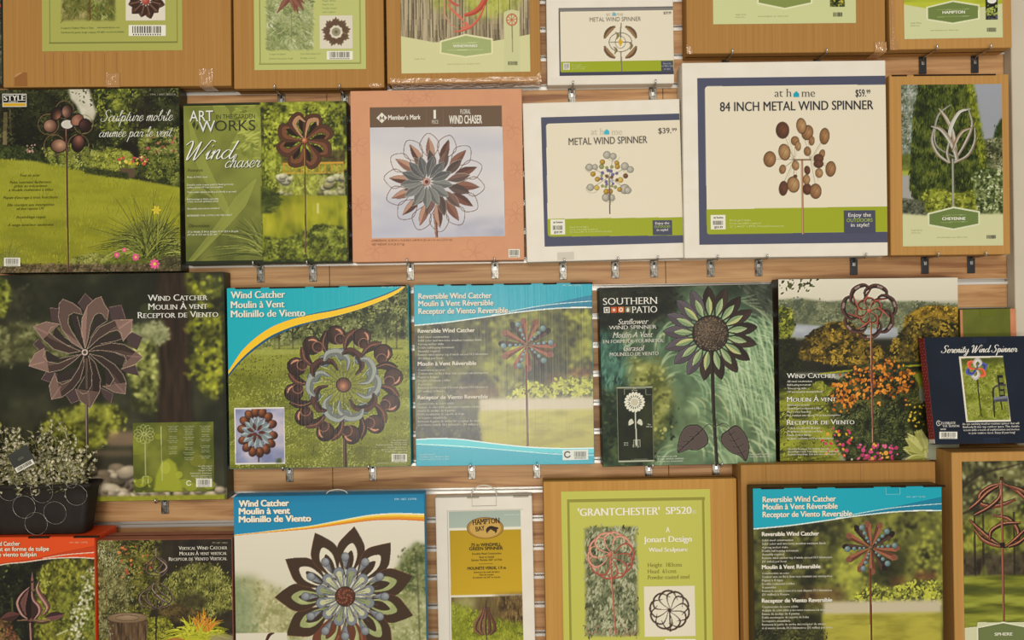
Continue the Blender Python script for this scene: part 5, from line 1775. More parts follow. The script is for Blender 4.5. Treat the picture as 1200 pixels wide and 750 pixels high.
c.line([(403.8, 515), (404.6, 549)], 4.2, (66, 38, 28))
c.line([(403, 515), (403.8, 549)], 1.2, (118, 70, 50))
# teal header with the yellow curve
hdr = cat_rom([(262, 452), (267, 442), (269.4, 437), (286.7, 417), (313, 396.5), (340, 384), (366.7, 376.5), (393, 370.7), (420, 363), (446.7, 353), (465, 344), (478, 333)], 6)
h2 = cat_rom([(262, 446), (266, 438), (269.3, 433), (286.7, 408), (313, 386.7), (340, 375), (366.7, 368.8), (393, 364), (420, 357), (446.7, 348), (465, 340), (475, 333)], 6)
ddk = np.interp(hdr[:, 0], [262, 300, 400, 478], [3.0, 3.4, .4, 0])
c.poly([tuple(p) for p in hdr + np.stack([ddk * 0, ddk], 1)] + [(480, 325), (255, 330)], (24, 92, 118))
c.poly([tuple(p) for p in hdr] + [(480, 325), (255, 330)], (238, 186, 36))
c.poly([tuple(p) for p in h2] + [(480, 325), (255, 330)], (24, 104, 124))
dd3 = np.interp(h2[:, 0], [262, 330, 380, 475], [0, 0, 1.6, 1.6])
h3 = h2 - np.stack([dd3 * 0, dd3], 1)
c.poly([tuple(p) for p in h3] + [(480, 325), (255, 330)], (18, 164, 174))
C2.put(c, 'front_print', 'print_gloss')
c = C2.canvas(274.6, 478, 334.4, 543.4, base=(232, 226, 208), seed=34)
sk = c.mask([(276.4, 480), (332.4, 479.2), (333, 541.6), (277, 542.2)])
c.clip = sk
c.mottle([(120, 124, 156), (150, 152, 178), (196, 184, 192)], 18, sk)
c.foliage([(324, 538), (329, 536), (331, 542), (323, 542)], [(60, 70, 40), (90, 100, 60)], l=2, w=1)
cx, cy = 300, 505
for k in range(14):
    a = -2.6 + TAU * k / 14
    rx, ry = 17.5, 22
    x, y = cx + rx * math.cos(a) + 2, cy + ry * math.sin(a) + (3 if math.sin(a) > 0 else 0)
    c.ell(x, y, 5, 6.2, a + 1.57, (66, 38, 28), hi=(170, 100, 62), off=(-.3, -.4), rim=(44, 28, 24))
for k in range(14):
    a = -2.4 + TAU * k / 14
    c.petal(cx + 1, cy + 2, a, 3, 19, 6.5, (168, 178, 176), (124, 136, 138), edge=(70, 66, 66), ew=.4)
for k in range(7):
    a = TAU * k / 7
    c.petal(cx, cy + 2, a, 2, 12, 4, (104, 56, 44), (74, 42, 36))
c.ell(cx - 1, cy + 4, 3, 2.4, 0, (96, 52, 46))
c.line([(303, 530), (303.4, 541)], 1.6, (60, 36, 30))
C2.put(c, 'inset_picture', lift=.0009)
for s, x1, y in (('Wind Catcher', 334.5, 349.8), ('Moulin à Vent', 334, 361.2), ('Molinillo de Viento', 358, 372)):
    C2.text(s, 270.4, x1, y, 8.0, 'serifb', (238, 226, 202), shadow=(.6, (20, 110, 122)))
C2.text('ITM. / ART. 1159742', 447, 474, 337.6, 1.7, 'sans', (180, 220, 220), res=1)
for i, (s, w) in enumerate((('Assembly Required', 16), ('Assemblage requis', 19), ('Requiere ensamblaje. Made in China', 36), ('Distributed by / Distribué par', 22), ('Imported by / Importado por / Importé par', 30), ('© All rights reserved', 26))):
    C2.text(s, 477 - w, 477, 516.6 + i * 2.7, 1.6, 'semi', (206, 206, 176), res=1)
C2.text('www.windcatcher.com  Fabriqué en Chine', 442, 476, 543.2, 1.6, 'semi', (206, 206, 176), res=1)
C2.barcode(459, 531.8, 477, 541)
tuck_slots(C2, [(270, 300), (310, 352), (362, 392), (402, 470)])


def rod_spinner(c, cx, cy, s, pale=0.0):
    def mx(col):
        return tuple(v * (1 - pale) + w * pale for v, w in zip(col, (196, 190, 170)))
    for k, a in enumerate((-1.72, -1.22, -.62, .02, .42, 1.02, 1.52, 2.02, 2.62, 3.18, 3.66, 4.12)):
        x, y = cx + s * math.cos(a), cy + s * .93 * math.sin(a)
        dark = k in (2, 5, 9, 11)
        c.stroke([(cx + 3 * math.cos(a), cy + 3 * math.sin(a)), ((cx + x) / 2, (cy + y) / 2), (x, y)], [1.8, 5.2, 8.4], mx((150, 88, 60)) if not dark else mx((86, 60, 46)), mx((108, 60, 42)) if not dark else mx((62, 44, 36)))
        c.ell(x, y, 3.8, 3.2, a, mx((52, 34, 28)) if dark else mx((128, 76, 54)))
    for k in range(6):
        a = (-2.05, -.92, -.18, .72, 1.82, 3.0)[k]
        for r, q in ((.92, 3.5), (.66, 2.4), (.44, 1.9), (.28, 1.5)):
            x, y = cx + s * r * math.cos(a + .08), cy + s * r * .93 * math.sin(a + .08)
            c.ell(x, y, q, q, 0, mx((80, 102, 100)), hi=mx((128, 148, 142)), off=(-.3, -.3), rim=mx((64, 84, 88)))
    c.ell(cx, cy, 2.4, 2.4, 0, mx((84, 56, 44)), hi=mx((150, 100, 80)))


EN = ['Solid steel construction', 'Solid color and two-tone weather-resistant finish', '4 prong anchor stake', 'Double ball-bearing movement', 'Assembly required', 'Remove wind catcher top if winds exceed 50.3 kilometers', '(31 miles) per hour']
FRT = ['Construction en acier', 'Couleur unie ou fini à deux tons résistant aux intempéries', 'Piquet à 4 tiges', 'Double roulement à billes', 'À assembler', 'Retirez le moulin à vent si le vent dépasse 50,3 kilomètres', "(31 milles) à l'heure"]
SPT = ['Construcción de acero sólido', 'Acabado de color sólido y dos tonos resistente a la intemperie', 'Estaca de anclaje de 4 puntas', 'Doble movimiento de soporte de bolas', 'Se requiere ensamblado', 'Remueva la parte de arriba del receptor de viento', 'si el viento excede 50,3 kilómetros (31 millas) por hora']


def reversible(box, X, Y, seed, washed, mat, bottom=True):
    """The teal carton with text at left and a ball-and-rod spinner at right; X, Y shift from the first carton's place."""
    c = box.canvas(base=(88, 92, 64), seed=seed)
    if washed:
        T, M, D, L = (106, 112, 96), (132, 140, 104), (150, 158, 104), (176, 180, 112)
        lawn1, lawn2 = (206, 198, 128), (196, 188, 100)
        path = (206, 200, 166)
    else:
        T, M, D, L = (46, 46, 26), (98, 98, 44), (134, 130, 58), (168, 168, 62)
        lawn1, lawn2 = (164, 154, 58), (150, 140, 44)
        path = (186, 172, 140)
    x = lambda v: v + X
    y = lambda v: v + Y
    p = lambda L_: [(a + X, b + Y) for a, b in L_]
    c.mottle([T, tuple((a + b) / 2 for a, b in zip(T, M)), M], 22)
    c.foliage(p([(480, 360), (700, 350), (700, 480), (480, 480)]), [T, M, D], l=5, w=3, dens=.7, lump=16, bias=-.12, soft=2)
    c.foliage(p([(570, 385), (592, 365), (690, 350), (700, 372), (700, 455), (640, 470), (575, 462)]), [T, M, L], l=5, w=3.6, dens=.8, lump=20, soft=8, base=.0, bias=.16)
    c.foliage(p([(618, 420), (660, 398), (664, 440), (620, 455)]), [T, tuple(v * .9 for v in M)], l=5, w=3, lump=14, soft=8, alpha=.8)
    red = (158, 96, 84) if washed else (124, 62, 42)
    c.rect(x(668), y(432), x(694), y(446), red, .6, 3.5)
    c.rect(x(640), y(438), x(660), y(452), red, .45, 3.5)
    c.rect(x(536), y(452), x(586), y(468), red, .4, 5)
    c.soften(1.4)
    c.foliage(p([(596, 462), (618, 446), (640, 452), (660, 444), (700, 440), (700, 470), (596, 470)]), [tuple(v * .8 for v in M), L, (min(255, L[0] + 16), min(255, L[1] + 18), L[2])], l=4, w=2.6, dens=1, lump=6, soft=2)
    ln = c.mask(p([(562, 467), (700, 465), (700, 560), (560, 560)]), 2)
    c.vgrad([(y(466), path), (y(479), path), (y(484), lawn1), (y(520), lawn2), (y(545), lawn1)], 1, ln)
    c.mottle([tuple(v * .86 for v in lawn2), lawn1, tuple(min(255, v * 1.08) for v in lawn1)], 8, c.mask(p([(560, 482), (700, 479), (700, 560), (560, 560)]), 1.5), .6, sx=3)
    c.foliage(p([(482, 500), (500, 488), (540, 486), (562, 498), (566, 545), (480, 545)]), [tuple(v * .9 for v in T), tuple(v * .95 for v in M)], l=4, w=2, dens=1, lump=8, soft=3)
    if washed:
        c.leaves([(120, 122, 104), (170, 168, 140)], c.mask(p([(490, 380), (560, 380), (560, 530), (490, 530)]), 6) * .5, 3, 1.6, .5)
    pal = .34 if washed else 0.0
    rod_spinner(c, x(617.6), y(404), 30, pal)
    pole = (120, 82, 68) if washed else (102, 52, 32)
    c.line([(x(616.4), y(428)), (x(617.4), y(480)), (x(619), y(546))], 2.6, pole)
    c.line([(x(615.8), y(428)), (x(616.8), y(480)), (x(618.4), y(546))], .8, tuple(v * 1.3 for v in pole))
    te = (40, 172, 180) if washed else (14, 156, 172)
    h = cat_rom(p([(478, 383), (520, 379), (560, 373.6), (600, 367.6), (640, 363.2), (670, 361.4), (702, 361.2)]), 8)
    c.poly([tuple(q) for q in h] + p([(702, 320), (478, 325)]), (210, 220, 206))
    c.poly([tuple(q - (0, 1.3)) for q in h] + p([(702, 320), (478, 325)]), te)
    c.poly(p([(560, 372.4), (600, 365), (640, 357), (702, 344), (702, 359.8), (670, 360), (640, 361.8), (600, 366.2)]), (14, 122, 150) if not washed else (44, 140, 162))
    c.line(p([(576, 369.6), (612, 362.4), (650, 356.6), (702, 352.4)]), .9, (196, 216, 206), .9, curve=True)
    c.soften(.2)
    if bottom:
        b = cat_rom(p([(478, 515), (510, 513), (540, 514), (580, 519), (620, 523), (660, 524.6), (704, 524)]), 8)
        c.poly([tuple(q) for q in b] + p([(704, 560), (478, 560)]), (206, 224, 210))
        c.poly([tuple(q + (0, 1.2)) for q in b] + p([(704, 560), (478, 560)]), te)
        c.poly([tuple(q + (0, 1.2)) for q in b] + p([(704, 530), (660, 530.6), (620, 529), (580, 526), (540, 524), (478, 520)]), (60, 186, 190))
        c.line(p([(478, 519.5), (540, 522.6), (600, 527.6), (650, 531.6), (704, 533.4)]), .8, (190, 226, 214), curve=True)
    box.put(c, 'front_print', mat)
    for s, x1, yy in (('Reversible Wind Catcher', 576.4, 350.4), ('Moulin à Vent Réversible', 578.4, 359), ('Receptor de Viento Reversible', 595.4, 368)):
        box.text(s, x(490.4), x(x1), y(yy), 6.4, 'bold', (236, 224, 202), shadow=(.5, (20, 110, 122)))
    for s, x1, y0, rows in (('Reversible Wind Catcher', 556.6, 390, EN), ('Moulin à Vent Réversible', 558.4, 428.6, FRT), ('Receptor de Viento Reversible', 572, 468, SPT)):
        box.text(s, x(489.6), x(x1), y(y0), 4.6, 'bold', (236, 228, 208), shadow=(.4, (60, 58, 40)))
        for i, r in enumerate(rows):
            w = min(len(r) * 1.52, 82)
            box.text(r, x(489.8), x(489.8 + w), y(y0 + 6.2 + i * 4.15), 2.5, 'semi', (214, 208, 186), res=1)
    box.text('ITM. / ART. 1159742', x(659), x(681), y(335.4 if bottom else 345), 1.6, 'sans', (190, 222, 218), res=1)
    return c


C3 = Box(KR, 'teal titled carton with hazy glossy print, directly left of the sunflower carton', CAT, [(484.6, 334), (693.6, 331), (697, 544), (487.2, 546.6)], .052, .05, 'teal_board')
reversible(C3, 0, 0, 35, False, 'print_wrapped')
C3.flat('barcode_patch', [([(659, 527.4), (689, 526.6), (689.4, 538.4), (659.4, 539.2)], (226, 228, 214))])
C3.barcode(671, 528, 688.8, 538, paper=None)
c_ = [(665 + 4 * math.cos(q), 532.6 + 4 * math.sin(q)) for q in np.linspace(.3, TAU - .6, 18)]
C3.flat('recycling_mark', [(c_ + [(665 + 2.7 * math.cos(q), 532.6 + 2.7 * math.sin(q)) for q in np.linspace(TAU - .6, .3, 18)], (60, 62, 56))], lift=.0012)
C3.lines(['Assembly Required', 'Assemblage requis. Fabriqué en Chine', 'Requiere ensamblaje. Hecho en China'], 491.6, 533.4, 2.7, 1.7, 'semi', (206, 230, 222), cond=.9)
tuck_slots(C3, [(508, 516), (524, 542), (548, 574), (586, 618), (632, 648), (664, 690)])

# --- sunflower carton
C4 = Box(KR, 'dark green meadow picture carton with large bronze sunflower and leaves', CAT, [(701.6, 337.4), (905, 332.4), (910, 543), (706.4, 547)], .05, .049, 'dark_green_board')
c = C4.canvas(base=(60, 76, 48), seed=36)
c.vgrad([(334, (52, 56, 40)), (380, (74, 98, 70)), (440, (110, 142, 96)), (500, (126, 150, 94)), (546, (126, 158, 110))])
c.mottle([(40, 50, 36), (72, 98, 72), (128, 160, 116)], 18, None, .55)
for i in range(240):
    x0, y0 = 745 + c.rng.random() * 170, 350 + c.rng.random() * 180
    t = c.rng.random()
    col = pal_at([(58, 88, 60), (118, 158, 116), (174, 202, 156), (196, 200, 140)], float(t))
    ln = 16 + 22 * c.rng.random()
    sg = -1 if x0 < 800 else 1
    c.stroke([(x0, y0), (x0 + sg * ln * .4, y0 + 4), (x0 + sg * ln * .7, y0 + ln * .6), (x0 + sg * ln * .75, y0 + ln * 1.2)], [.6, 1.4, 1.3, .4], col, n=3, alpha=.85)
c.soften(.4)
for i in range(200):
    x0, y0 = 850 + c.rng.random() * 60, 380 + c.rng.random() * 90
    col = pal_at([(84, 118, 78), (146, 182, 132), (196, 212, 166)], float(c.rng.random()))
    ln = 18 + 26 * c.rng.random()
    c.stroke([(x0 - 14, y0 - 8), (x0, y0 - 2), (x0 + 5, y0 + ln * .5), (x0 + 7, y0 + ln)], [.5, 1.1, 1.2, .4], col, n=3, alpha=.75)
c.foliage([(700, 334), (790, 332), (800, 360), (760, 384), (702, 392)], [(34, 36, 26), (58, 62, 42)], l=5, w=2, lump=14, soft=6, dens=.5)
c.foliage([(700, 384), (728, 400), (732, 470), (706, 470)], [(30, 60, 50), (62, 104, 86), (96, 138, 112)], l=9, w=2, lump=12, soft=5, ang=(1.2, 2.0))
c.foliage([(704, 460), (780, 450), (790, 500), (760, 546), (704, 546)], [(32, 44, 28), (56, 76, 44), (88, 108, 60)], l=6, w=2.6, lump=14, soft=6)
c.foliage([(740, 420), (776, 426), (790, 470), (770, 520), (744, 500)], [(84, 92, 40), (134, 140, 70), (176, 178, 104)], l=5, w=4, dens=.6, lump=12, soft=6, bias=-.1)
c.foliage([(870, 332), (906, 330), (908, 372), (880, 366)], [(52, 58, 44), (96, 104, 84)], l=9, w=1.2, lump=10, soft=4, ang=(.2, 1.0))
for i in range(12):
    c.line([(862 + i * 4, 352 + i * 1.6), (884 + i * 3, 346 + i * 5)], .9, (176, 184, 140), .5, False)
c.soften(.35)
DKB, LTB = (66, 50, 42), (96, 82, 82)
cx, cy = 832.5, 391
for k in range(17):
    a = -1.62 + TAU * k / 17
    left = math.cos(a) < -.25
    colr = (92, 80, 84) if left else ((72, 54, 44) if k % 2 else (64, 48, 40))
    c.petal(cx, cy, a, 17, 55.5, 14, colr, tuple(v * .9 for v in colr), p=1.25, q=.8, edge=(42, 32, 28), ew=.4)
    c.petal(cx, cy, a, 19, 43.5, 7.2, (146, 166, 118) if k % 3 else (170, 174, 112), (112, 140, 96), p=1.15, edge=(48, 38, 32), ew=.5)
c.ell(cx, cy, 21.6, 21.6, 0, (70, 56, 44), hi=(104, 86, 66), off=(-.2, -.3), rim=(56, 44, 36))
for i in range(420):
    q, r = c.rng.random() * TAU, 20.4 * math.sqrt(c.rng.random())
    c.ell(cx + r * math.cos(q), cy + r * math.sin(q), .6, .6, 0, (46, 36, 28) if i % 2 else (124, 104, 82), alpha=.8)
c.stroke([(833.6, 412), (834.6, 440), (836, 480), (840, 544)], [4.4, 4.4, 4.2, 4], (66, 54, 38), (44, 36, 26))
c.stroke([(838, 500), (830, 497), (822, 504)], [1.2, 1, .8], (84, 70, 60))
c.stroke([(839, 499), (850, 496), (860, 506)], [1.2, 1, .8], (84, 70, 60))
for P_, q in (([(794, 530), (796, 512), (803, 500), (814, 497), (822, 500), (829, 510), (829, 520), (818, 527), (806, 527)], (794, 530, 824, 502)),
              ([(874, 540), (878, 522), (872, 506), (862, 498), (852, 504), (845, 510), (846, 520), (856, 530), (866, 534)], (874, 540, 853, 504))):
    c.poly([tuple(v) for v in cat_rom(P_, 5, True)], (54, 44, 38))
    c.poly([tuple(v) for v in cat_rom([(a_ * .94 + .06 * (q[0] + q[2]) / 2, b_ * .94 + .06 * (q[1] + q[3]) / 2) for a_, b_ in P_], 5, True)], (88, 74, 66))
    mxp = ((q[0] + q[2]) / 2, (q[1] + q[3]) / 2)
    c.line([(q[0], q[1]), mxp, (q[2], q[3])], 1.0, (50, 40, 34))
    for f in (.25, .45, .65, .85):
        bx, by = q[0] + (q[2] - q[0]) * f, q[1] + (q[3] - q[1]) * f
        for sg in (-1, 1):
            c.line([(bx, by), (bx + sg * 7 * (1 - abs(f - .5)), by - 4 * (1 if sg > 0 else .2))], .6, (58, 46, 40))
C4.put(c, 'front_print', 'print_satin')
c = C4.canvas(722.6, 452.8, 766.6, 541, base=(40, 46, 28), seed=37)
c.vgrad([(452, (48, 54, 36)), (500, (40, 46, 26)), (541, (44, 50, 30))])
c.mottle([(30, 36, 20), (58, 66, 36)], 14, None, .5)
c.rect(750, 470, 765, 520, (84, 86, 34), .35, 4)
wl = (196, 194, 168)
c.frame(723.4, 453.8, 766, 540.4, .7, (150, 152, 124))
c.line([(732, 463), (732, 456), (756, 456)], .4, wl, .7)
c.line([(756, 456), (757, 463)], .4, wl, .7)
c.ell(743.6, 471.4, 10.4, 10.4, 0, (214, 208, 184))
for k in range(18):
    a = TAU * k / 18
    c.line([(743.6 + 5.4 * math.cos(a), 471.4 + 5.4 * math.sin(a)), (743.6 + 8.2 * math.cos(a), 471.4 + 8.2 * math.sin(a))], 1.1, (56, 60, 40))
    c.ell(743.6 + 10.4 * math.cos(a), 471.4 + 10.4 * math.sin(a), 1.5, 1.5, 0, (214, 208, 184))
c.ell(743.6, 471.4, 4.4, 4.4, 0, (190, 182, 152))
c.line([(744.4, 482), (745.6, 516), (746, 522)], 1.2, wl)
c.petal(744.8, 493, 2.7, 0, 8, 0, wl)
for sg, a in ((-1, 3.45), (1, -.3)):
    c.poly([tuple(v) for v in cat_rom([(744.6 + sg * 2, 495), (744.6 + sg * 4.4, 491), (744.6 + sg * 7.6, 493.6), (744.6 + sg * 7.8, 498.4), (744.6 + sg * 4, 497)], 4, True)], wl)
c.line([(742.4, 524), (742.4, 515.6), (750, 515.4), (750.2, 523.6)], .6, wl)
c.line([(745, 515), (745, 524)], .5, wl)
c.line([(747.6, 515), (747.6, 524)], .5, wl)
c.line([(757, 463), (763.4, 463), (765, 537), (740, 538)], .4, wl, .5)
P4 = C4.put(c, 'inset_picture', lift=.0008)
C4.lines(['22 in', '55.9 cm'], 743.4, 455.8, 2.3, 1.5, 'bold', (206, 204, 180), 'c', parent=P4)
C4.lines(['19.3 in', '49 cm'], 733.6, 519.6, 2.4, 1.5, 'bold', (206, 204, 180), 'c', parent=P4)
C4.lines(['75 in', '190.5 cm'], 760.6, 498, 2.6, 1.5, 'bold', (206, 204, 180), 'c', parent=P4)
C4.text('SOUTHERN', 706.6, 770.4, 357.4, 8.0, 'serif', (236, 230, 214))
C4.text('PATIO', 740.4, 770, 366.8, 7.6, 'serif', (236, 230, 214))
C4.flat('logo', [([(707.4, 360), (714.4, 359.8), (714.6, 366.6), (707.6, 366.8)], (222, 216, 200)), ([(708.6, 361), (713.4, 360.9), (713.5, 365.6), (708.7, 365.7)], (90, 96, 72)), ([(709.8, 362), (712.2, 362), (712.2, 364.6), (709.8, 364.6)], (222, 216, 200)),
                 ([(715.8, 359.8), (722.8, 359.6), (723, 366.4), (716, 366.6)], (196, 84, 40)), ([(719.4 + (2.6 if k % 2 == 0 else .9) * math.cos(k * math.pi / 6), 363.2 + (2.6 if k % 2 == 0 else .9) * math.sin(k * math.pi / 6)) for k in range(12)], (232, 224, 204)),
                 ([(724, 359.6), (731, 359.4), (731.2, 366.2), (724.2, 366.4)], (206, 110, 52)), ([(727.6 + 2.5 * math.cos(k * .6), 362.9 + 2.5 * math.sin(k * .6)) for k in range(11)], (232, 224, 204)), ([(727.6 + 1.5 * math.cos(k * .6), 362.9 + 1.5 * math.sin(k * .6)) for k in range(11)], (206, 110, 52)),
                 ([(732.4, 359.4), (739, 359.2), (739.2, 366), (732.6, 366.2)], (120, 116, 84)), ([(735.8, 360), (737.2, 363), (736.4, 365.6), (734.8, 365.6), (734.2, 363)], (232, 224, 204))])
for s, x0, x1, yy, cp, st in (('Sunflower', 724, 760, 380.4, 6.4, 'ital'), ('WIND SPINNER', 713.4, 769.4, 386.2, 4.3, 'serif'), ('Moulin À Vent', 717.6, 765.4, 396, 6.4, 'ital'), ('EN FORME DE TOURNESOL', 706.6, 778, 402.4, 3.9, 'serif'),
                              ('Girasol', 730.6, 755.6, 411.4, 6.4, 'ital'), ('MOLINILLO DE VIENTO', 714.4, 771.6, 417.4, 4.1, 'serif')):
    C4.text(s, x0, x1, yy, cp, st, (224, 218, 200), shadow=(.4, (44, 52, 40)))
C4.lines(['For outdoor use only', 'À usage extérieur seulement', 'Sólo para uso en exteriores'], 770.4, 535.6, 2.9, 1.9, 'semi', (214, 214, 190), cond=.95)
C4.lines(['Assembly required / Assemblage requis', 'Made in China / Fabriqué en Chine'], 879, 533, 2.9, 1.8, 'semi', (214, 214, 190), cond=.62)

# --- autumn garden carton
C5 = Box(KR, 'lakeside garden picture carton with orange flowers and slim dark swirl wheel', CAT, [(911.6, 326.6), (1121.4, 325), (1126, 538.6), (913.6, 541.4)], .05, .049, 'black_board')
c = C5.canvas(base=(70, 76, 30), seed=38)
c.vgrad([(326, (216, 206, 182)), (352, (206, 196, 172)), (358, (140, 142, 118))])
c.foliage([(905, 352), (940, 350), (970, 354), (1000, 352), (1040, 354), (1080, 354), (1124, 358), (1124, 390), (905, 390)], [(78, 86, 64), (106, 110, 78), (134, 136, 100)], l=3, w=1.6, lump=8, soft=1.5)
c.foliage([(1060, 372), (1074, 362), (1090, 358), (1124, 360), (1124, 398), (1056, 398)], [(84, 66, 20), (142, 110, 30), (184, 146, 44)], l=3, w=2, lump=7, soft=1)
wt = c.mask([(920, 379), (960, 382), (1000, 386), (1052, 384), (1050, 404), (1012, 404), (960, 398), (922, 394)], 1)
c.mottle([(140, 144, 148), (168, 170, 170)], 6, wt, sx=4)
c.foliage([(905, 358), (928, 362), (932, 384), (924, 404), (905, 404)], [(58, 70, 26), (112, 124, 36), (164, 168, 60)], l=3.4, w=2, lump=6, soft=1)
c.rect(908, 398, 1124, 436, (38, 36, 20), .9, 2)
c.foliage([(905, 400), (932, 396), (940, 430), (905, 460)], [(32, 34, 18), (58, 60, 28)], l=4, w=2, lump=10)
c.foliage([(936, 420), (940, 400), (952, 388), (972, 378), (996, 376), (1014, 392), (1034, 408), (1036, 420), (1000, 432)], [(52, 44, 18), (116, 92, 28), (168, 132, 42)], l=4.4, w=2.2, dens=1.1, lump=7, gain=2.2)
c.foliage([(1034, 414), (1050, 396), (1062, 380), (1090, 372), (1124, 380), (1124, 424), (1040, 426)], [(44, 42, 18), (104, 86, 28), (160, 128, 42)], l=4.4, w=2.2, dens=1.1, lump=8, gain=2.2)
c.foliage([(1036, 426), (1124, 420), (1126, 436), (1040, 444)], [(36, 40, 20), (72, 78, 34)], l=3.4, w=1.8, lump=7)
c.rect(960, 428, 1126, 434, (36, 36, 22), .6, 1)
c.line([(960, 438.6), (990, 435), (1126, 424)], 2.2, (138, 146, 36), .9)
c.foliage([(908, 440), (960, 440), (985, 446), (985, 470), (908, 462)], [(26, 28, 16), (48, 50, 26)], l=4, w=2, lump=8)
lw = c.mask([(908, 458), (984, 450), (984, 545), (908, 545)], 3)
c.mottle([(64, 72, 20), (116, 124, 30), (146, 154, 40)], 8, lw, .95, sx=3.5, gain=2.2)
c.leaves([(70, 78, 22), (124, 132, 36), (156, 162, 58)], lw, 2.6, 1, .4)
c.mottle([(110, 120, 30), (142, 150, 42)], 5, c.mask([(1060, 438), (1124, 430), (1124, 455), (1068, 454)], 2), .9)
c.foliage([(952, 450), (964, 446), (974, 462), (956, 468)], [(96, 104, 30), (156, 160, 56)], l=4, w=1.2, lump=6)
c.foliage([(970, 470), (984, 444), (1008, 428), (1040, 424), (1062, 430), (1076, 450), (1078, 480), (1062, 500), (990, 505), (974, 490)], [(34, 36, 18), (72, 76, 34), (104, 104, 44)], l=4, w=1.4, dens=1.2, lump=9)
mk = c.mask([(970, 462), (982, 444), (1004, 430), (1036, 422), (1064, 428), (1074, 448), (1060, 462), (1030, 462), (1002, 470), (984, 480)], 3)
c.leaves([(124, 62, 16), (186, 104, 28), (222, 140, 44)], mk, 4.6, 3.0, .9, lump=5, gain=1.5)
c.leaves([(186, 96, 24), (228, 146, 52)], c.mask([(1026, 462), (1060, 466), (1062, 486), (1030, 482)], 4) * .3, 4.4, 3, .4)
c.leaves([(176, 92, 22), (214, 128, 40)], c.mask([(980, 474), (1002, 468), (1000, 486), (982, 486)], 3) * .5, 4, 2.6, .5)
c.foliage([(980, 490), (1000, 482), (1036, 476), (1070, 478), (1086, 500), (1080, 530), (1040, 542), (992, 540), (976, 515)], [(30, 36, 18), (68, 80, 36), (104, 112, 58)], l=3, w=1.1, dens=1.4, lump=8)
c.foliage([(1062, 476), (1090, 470), (1098, 500), (1086, 520), (1066, 500)], [(40, 42, 20), (84, 88, 36)], l=3, w=1.5, lump=6)
c.dots(1064, 474, 1092, 500, 26, 1.2, [(196, 160, 40), (206, 178, 60)])
c.dots(962, 500, 1000, 538, 34, 1.7, [(196, 60, 60), (206, 150, 40), (186, 60, 90)])
c.foliage([(1004, 524), (1030, 516), (1056, 522), (1056, 542), (1004, 542)], [(40, 50, 24), (80, 100, 42)], l=3.4, w=1.6, lump=5)
c.dots(1006, 520, 1052, 540, 46, 1.9, [(196, 60, 110), (176, 50, 90), (206, 90, 120), (216, 150, 60)])
for i in range(26):
    a = 2.4 + c.rng.random() * 1.6
    c.petal(1090 - 4 * c.rng.random(), 530 - 16 * c.rng.random() + 12, a + .2, 4, 22 + 12 * c.rng.random(), 8, pal_at([(146, 146, 66), (196, 192, 120)], float(c.rng.random())), pal_at([(120, 124, 48), (176, 174, 96)], float(c.rng.random())), p=.9)
for i in range(12):
    a = -2.6 + c.rng.random() * .9
    c.petal(1086, 534, a, 8, 26 + 8 * c.rng.random(), 8, (190, 186, 110), (160, 160, 82), p=.9)
lfm = c.mask([(908, 326), (958, 326), (954, 338), (946, 343), (930, 338), (914, 344), (908, 342)], 2)
c.leaves([(50, 56, 26), (88, 92, 44)], lfm, 4.4, 2.2, .8, lump=5)
c.soften(.2)
cx, cy = 1018.4, 364.4
pol = lambda r, q: (cx + r * math.cos(q), cy + r * math.sin(q))
for k in range(7):
    a = TAU * k / 7 - 1.2
    tip = (156, 84, 66) if k % 2 else (140, 66, 52)
    c.stroke([pol(13, a - .75), pol(24, a - .55), pol(30, a - .12), pol(30.6, a + .3), pol(26, a + .62)], [.8, 3.2, 5.4, 4.6, 1], (58, 42, 36), (96, 60, 50), edge=(44, 32, 28), ew=.2)
    c.stroke([pol(30.4, a - .05), pol(30.8, a + .16)], [2.4, 2.4], (176, 150, 138), alpha=.6)
    c.stroke([pol(26, a + .62), pol(17, a + .3), pol(12, a - .2)], [1.6, 3.6, 1], (60, 44, 38), tip)
for k in range(7):
    a = TAU * k / 7 - .8
    c.stroke([pol(2, a), pol(10, a - .35), pol(15, a), pol(14, a + .55), pol(8, a + .8)], [.8, 2.2, 2.8, 2.2, .8], (64, 48, 40), (150, 76, 52))
c.ell(cx, cy, 2.6, 2.6, 0, (150, 66, 50), hi=(200, 110, 84))
c.line([(1020.6, 378), (1021.4, 440), (1022.8, 518)], 2.2, (110, 58, 42))
c.line([(1020, 378), (1020.8, 440), (1022.2, 518)], .7, (176, 120, 92))
C5.put(c, 'front_print', 'print_satin')
for s, x1, yy, rows in (('Wind Catcher', 979.4, 443.2, ['All steel construction', 'Ball-bearing movement', 'Three-prong stake', 'UV and weather-resistant finish']),
                        ('Moulin À vent', 979.6, 470.8, ['Fabrication en acier', 'Mouvement à roulement à billes', 'Pieu à trois fourches', 'Fini résistant aux rayons UV et aux intempéries']),
                        ('Receptor de Viento', 1001, 497.8, ['Toda la construcción de acero', 'Movimiento de soporte con bolas', 'Estaca de tres puntas', 'Acabado resistente a UV y a la intemperie'])):
    C5.text(s, 921.6, x1, yy, 5.8, 'caps', (238, 234, 220), shadow=(.5, (34, 34, 20)))
    for i, r in enumerate(rows):
        C5.text(r, 922.4, 922.4 + len(r) * 1.32, yy + 4.8 + i * 4.1, 2.3, 'semi', (222, 218, 198), res=1)
C5.lines(['Assembly Required. For outdoor use only', 'Assemblage requis. Pour usage extérieur seulement', 'Requiere ensamblaje. Sólo para uso en exteriores'], 923, 527, 3.2, 2.1, 'semi', (222, 218, 198), cond=.92)
C5.flat('staple', [([(997, 537.4), (999, 537.2), (999.2, 539.2), (997.2, 539.4)], (220, 216, 206))])

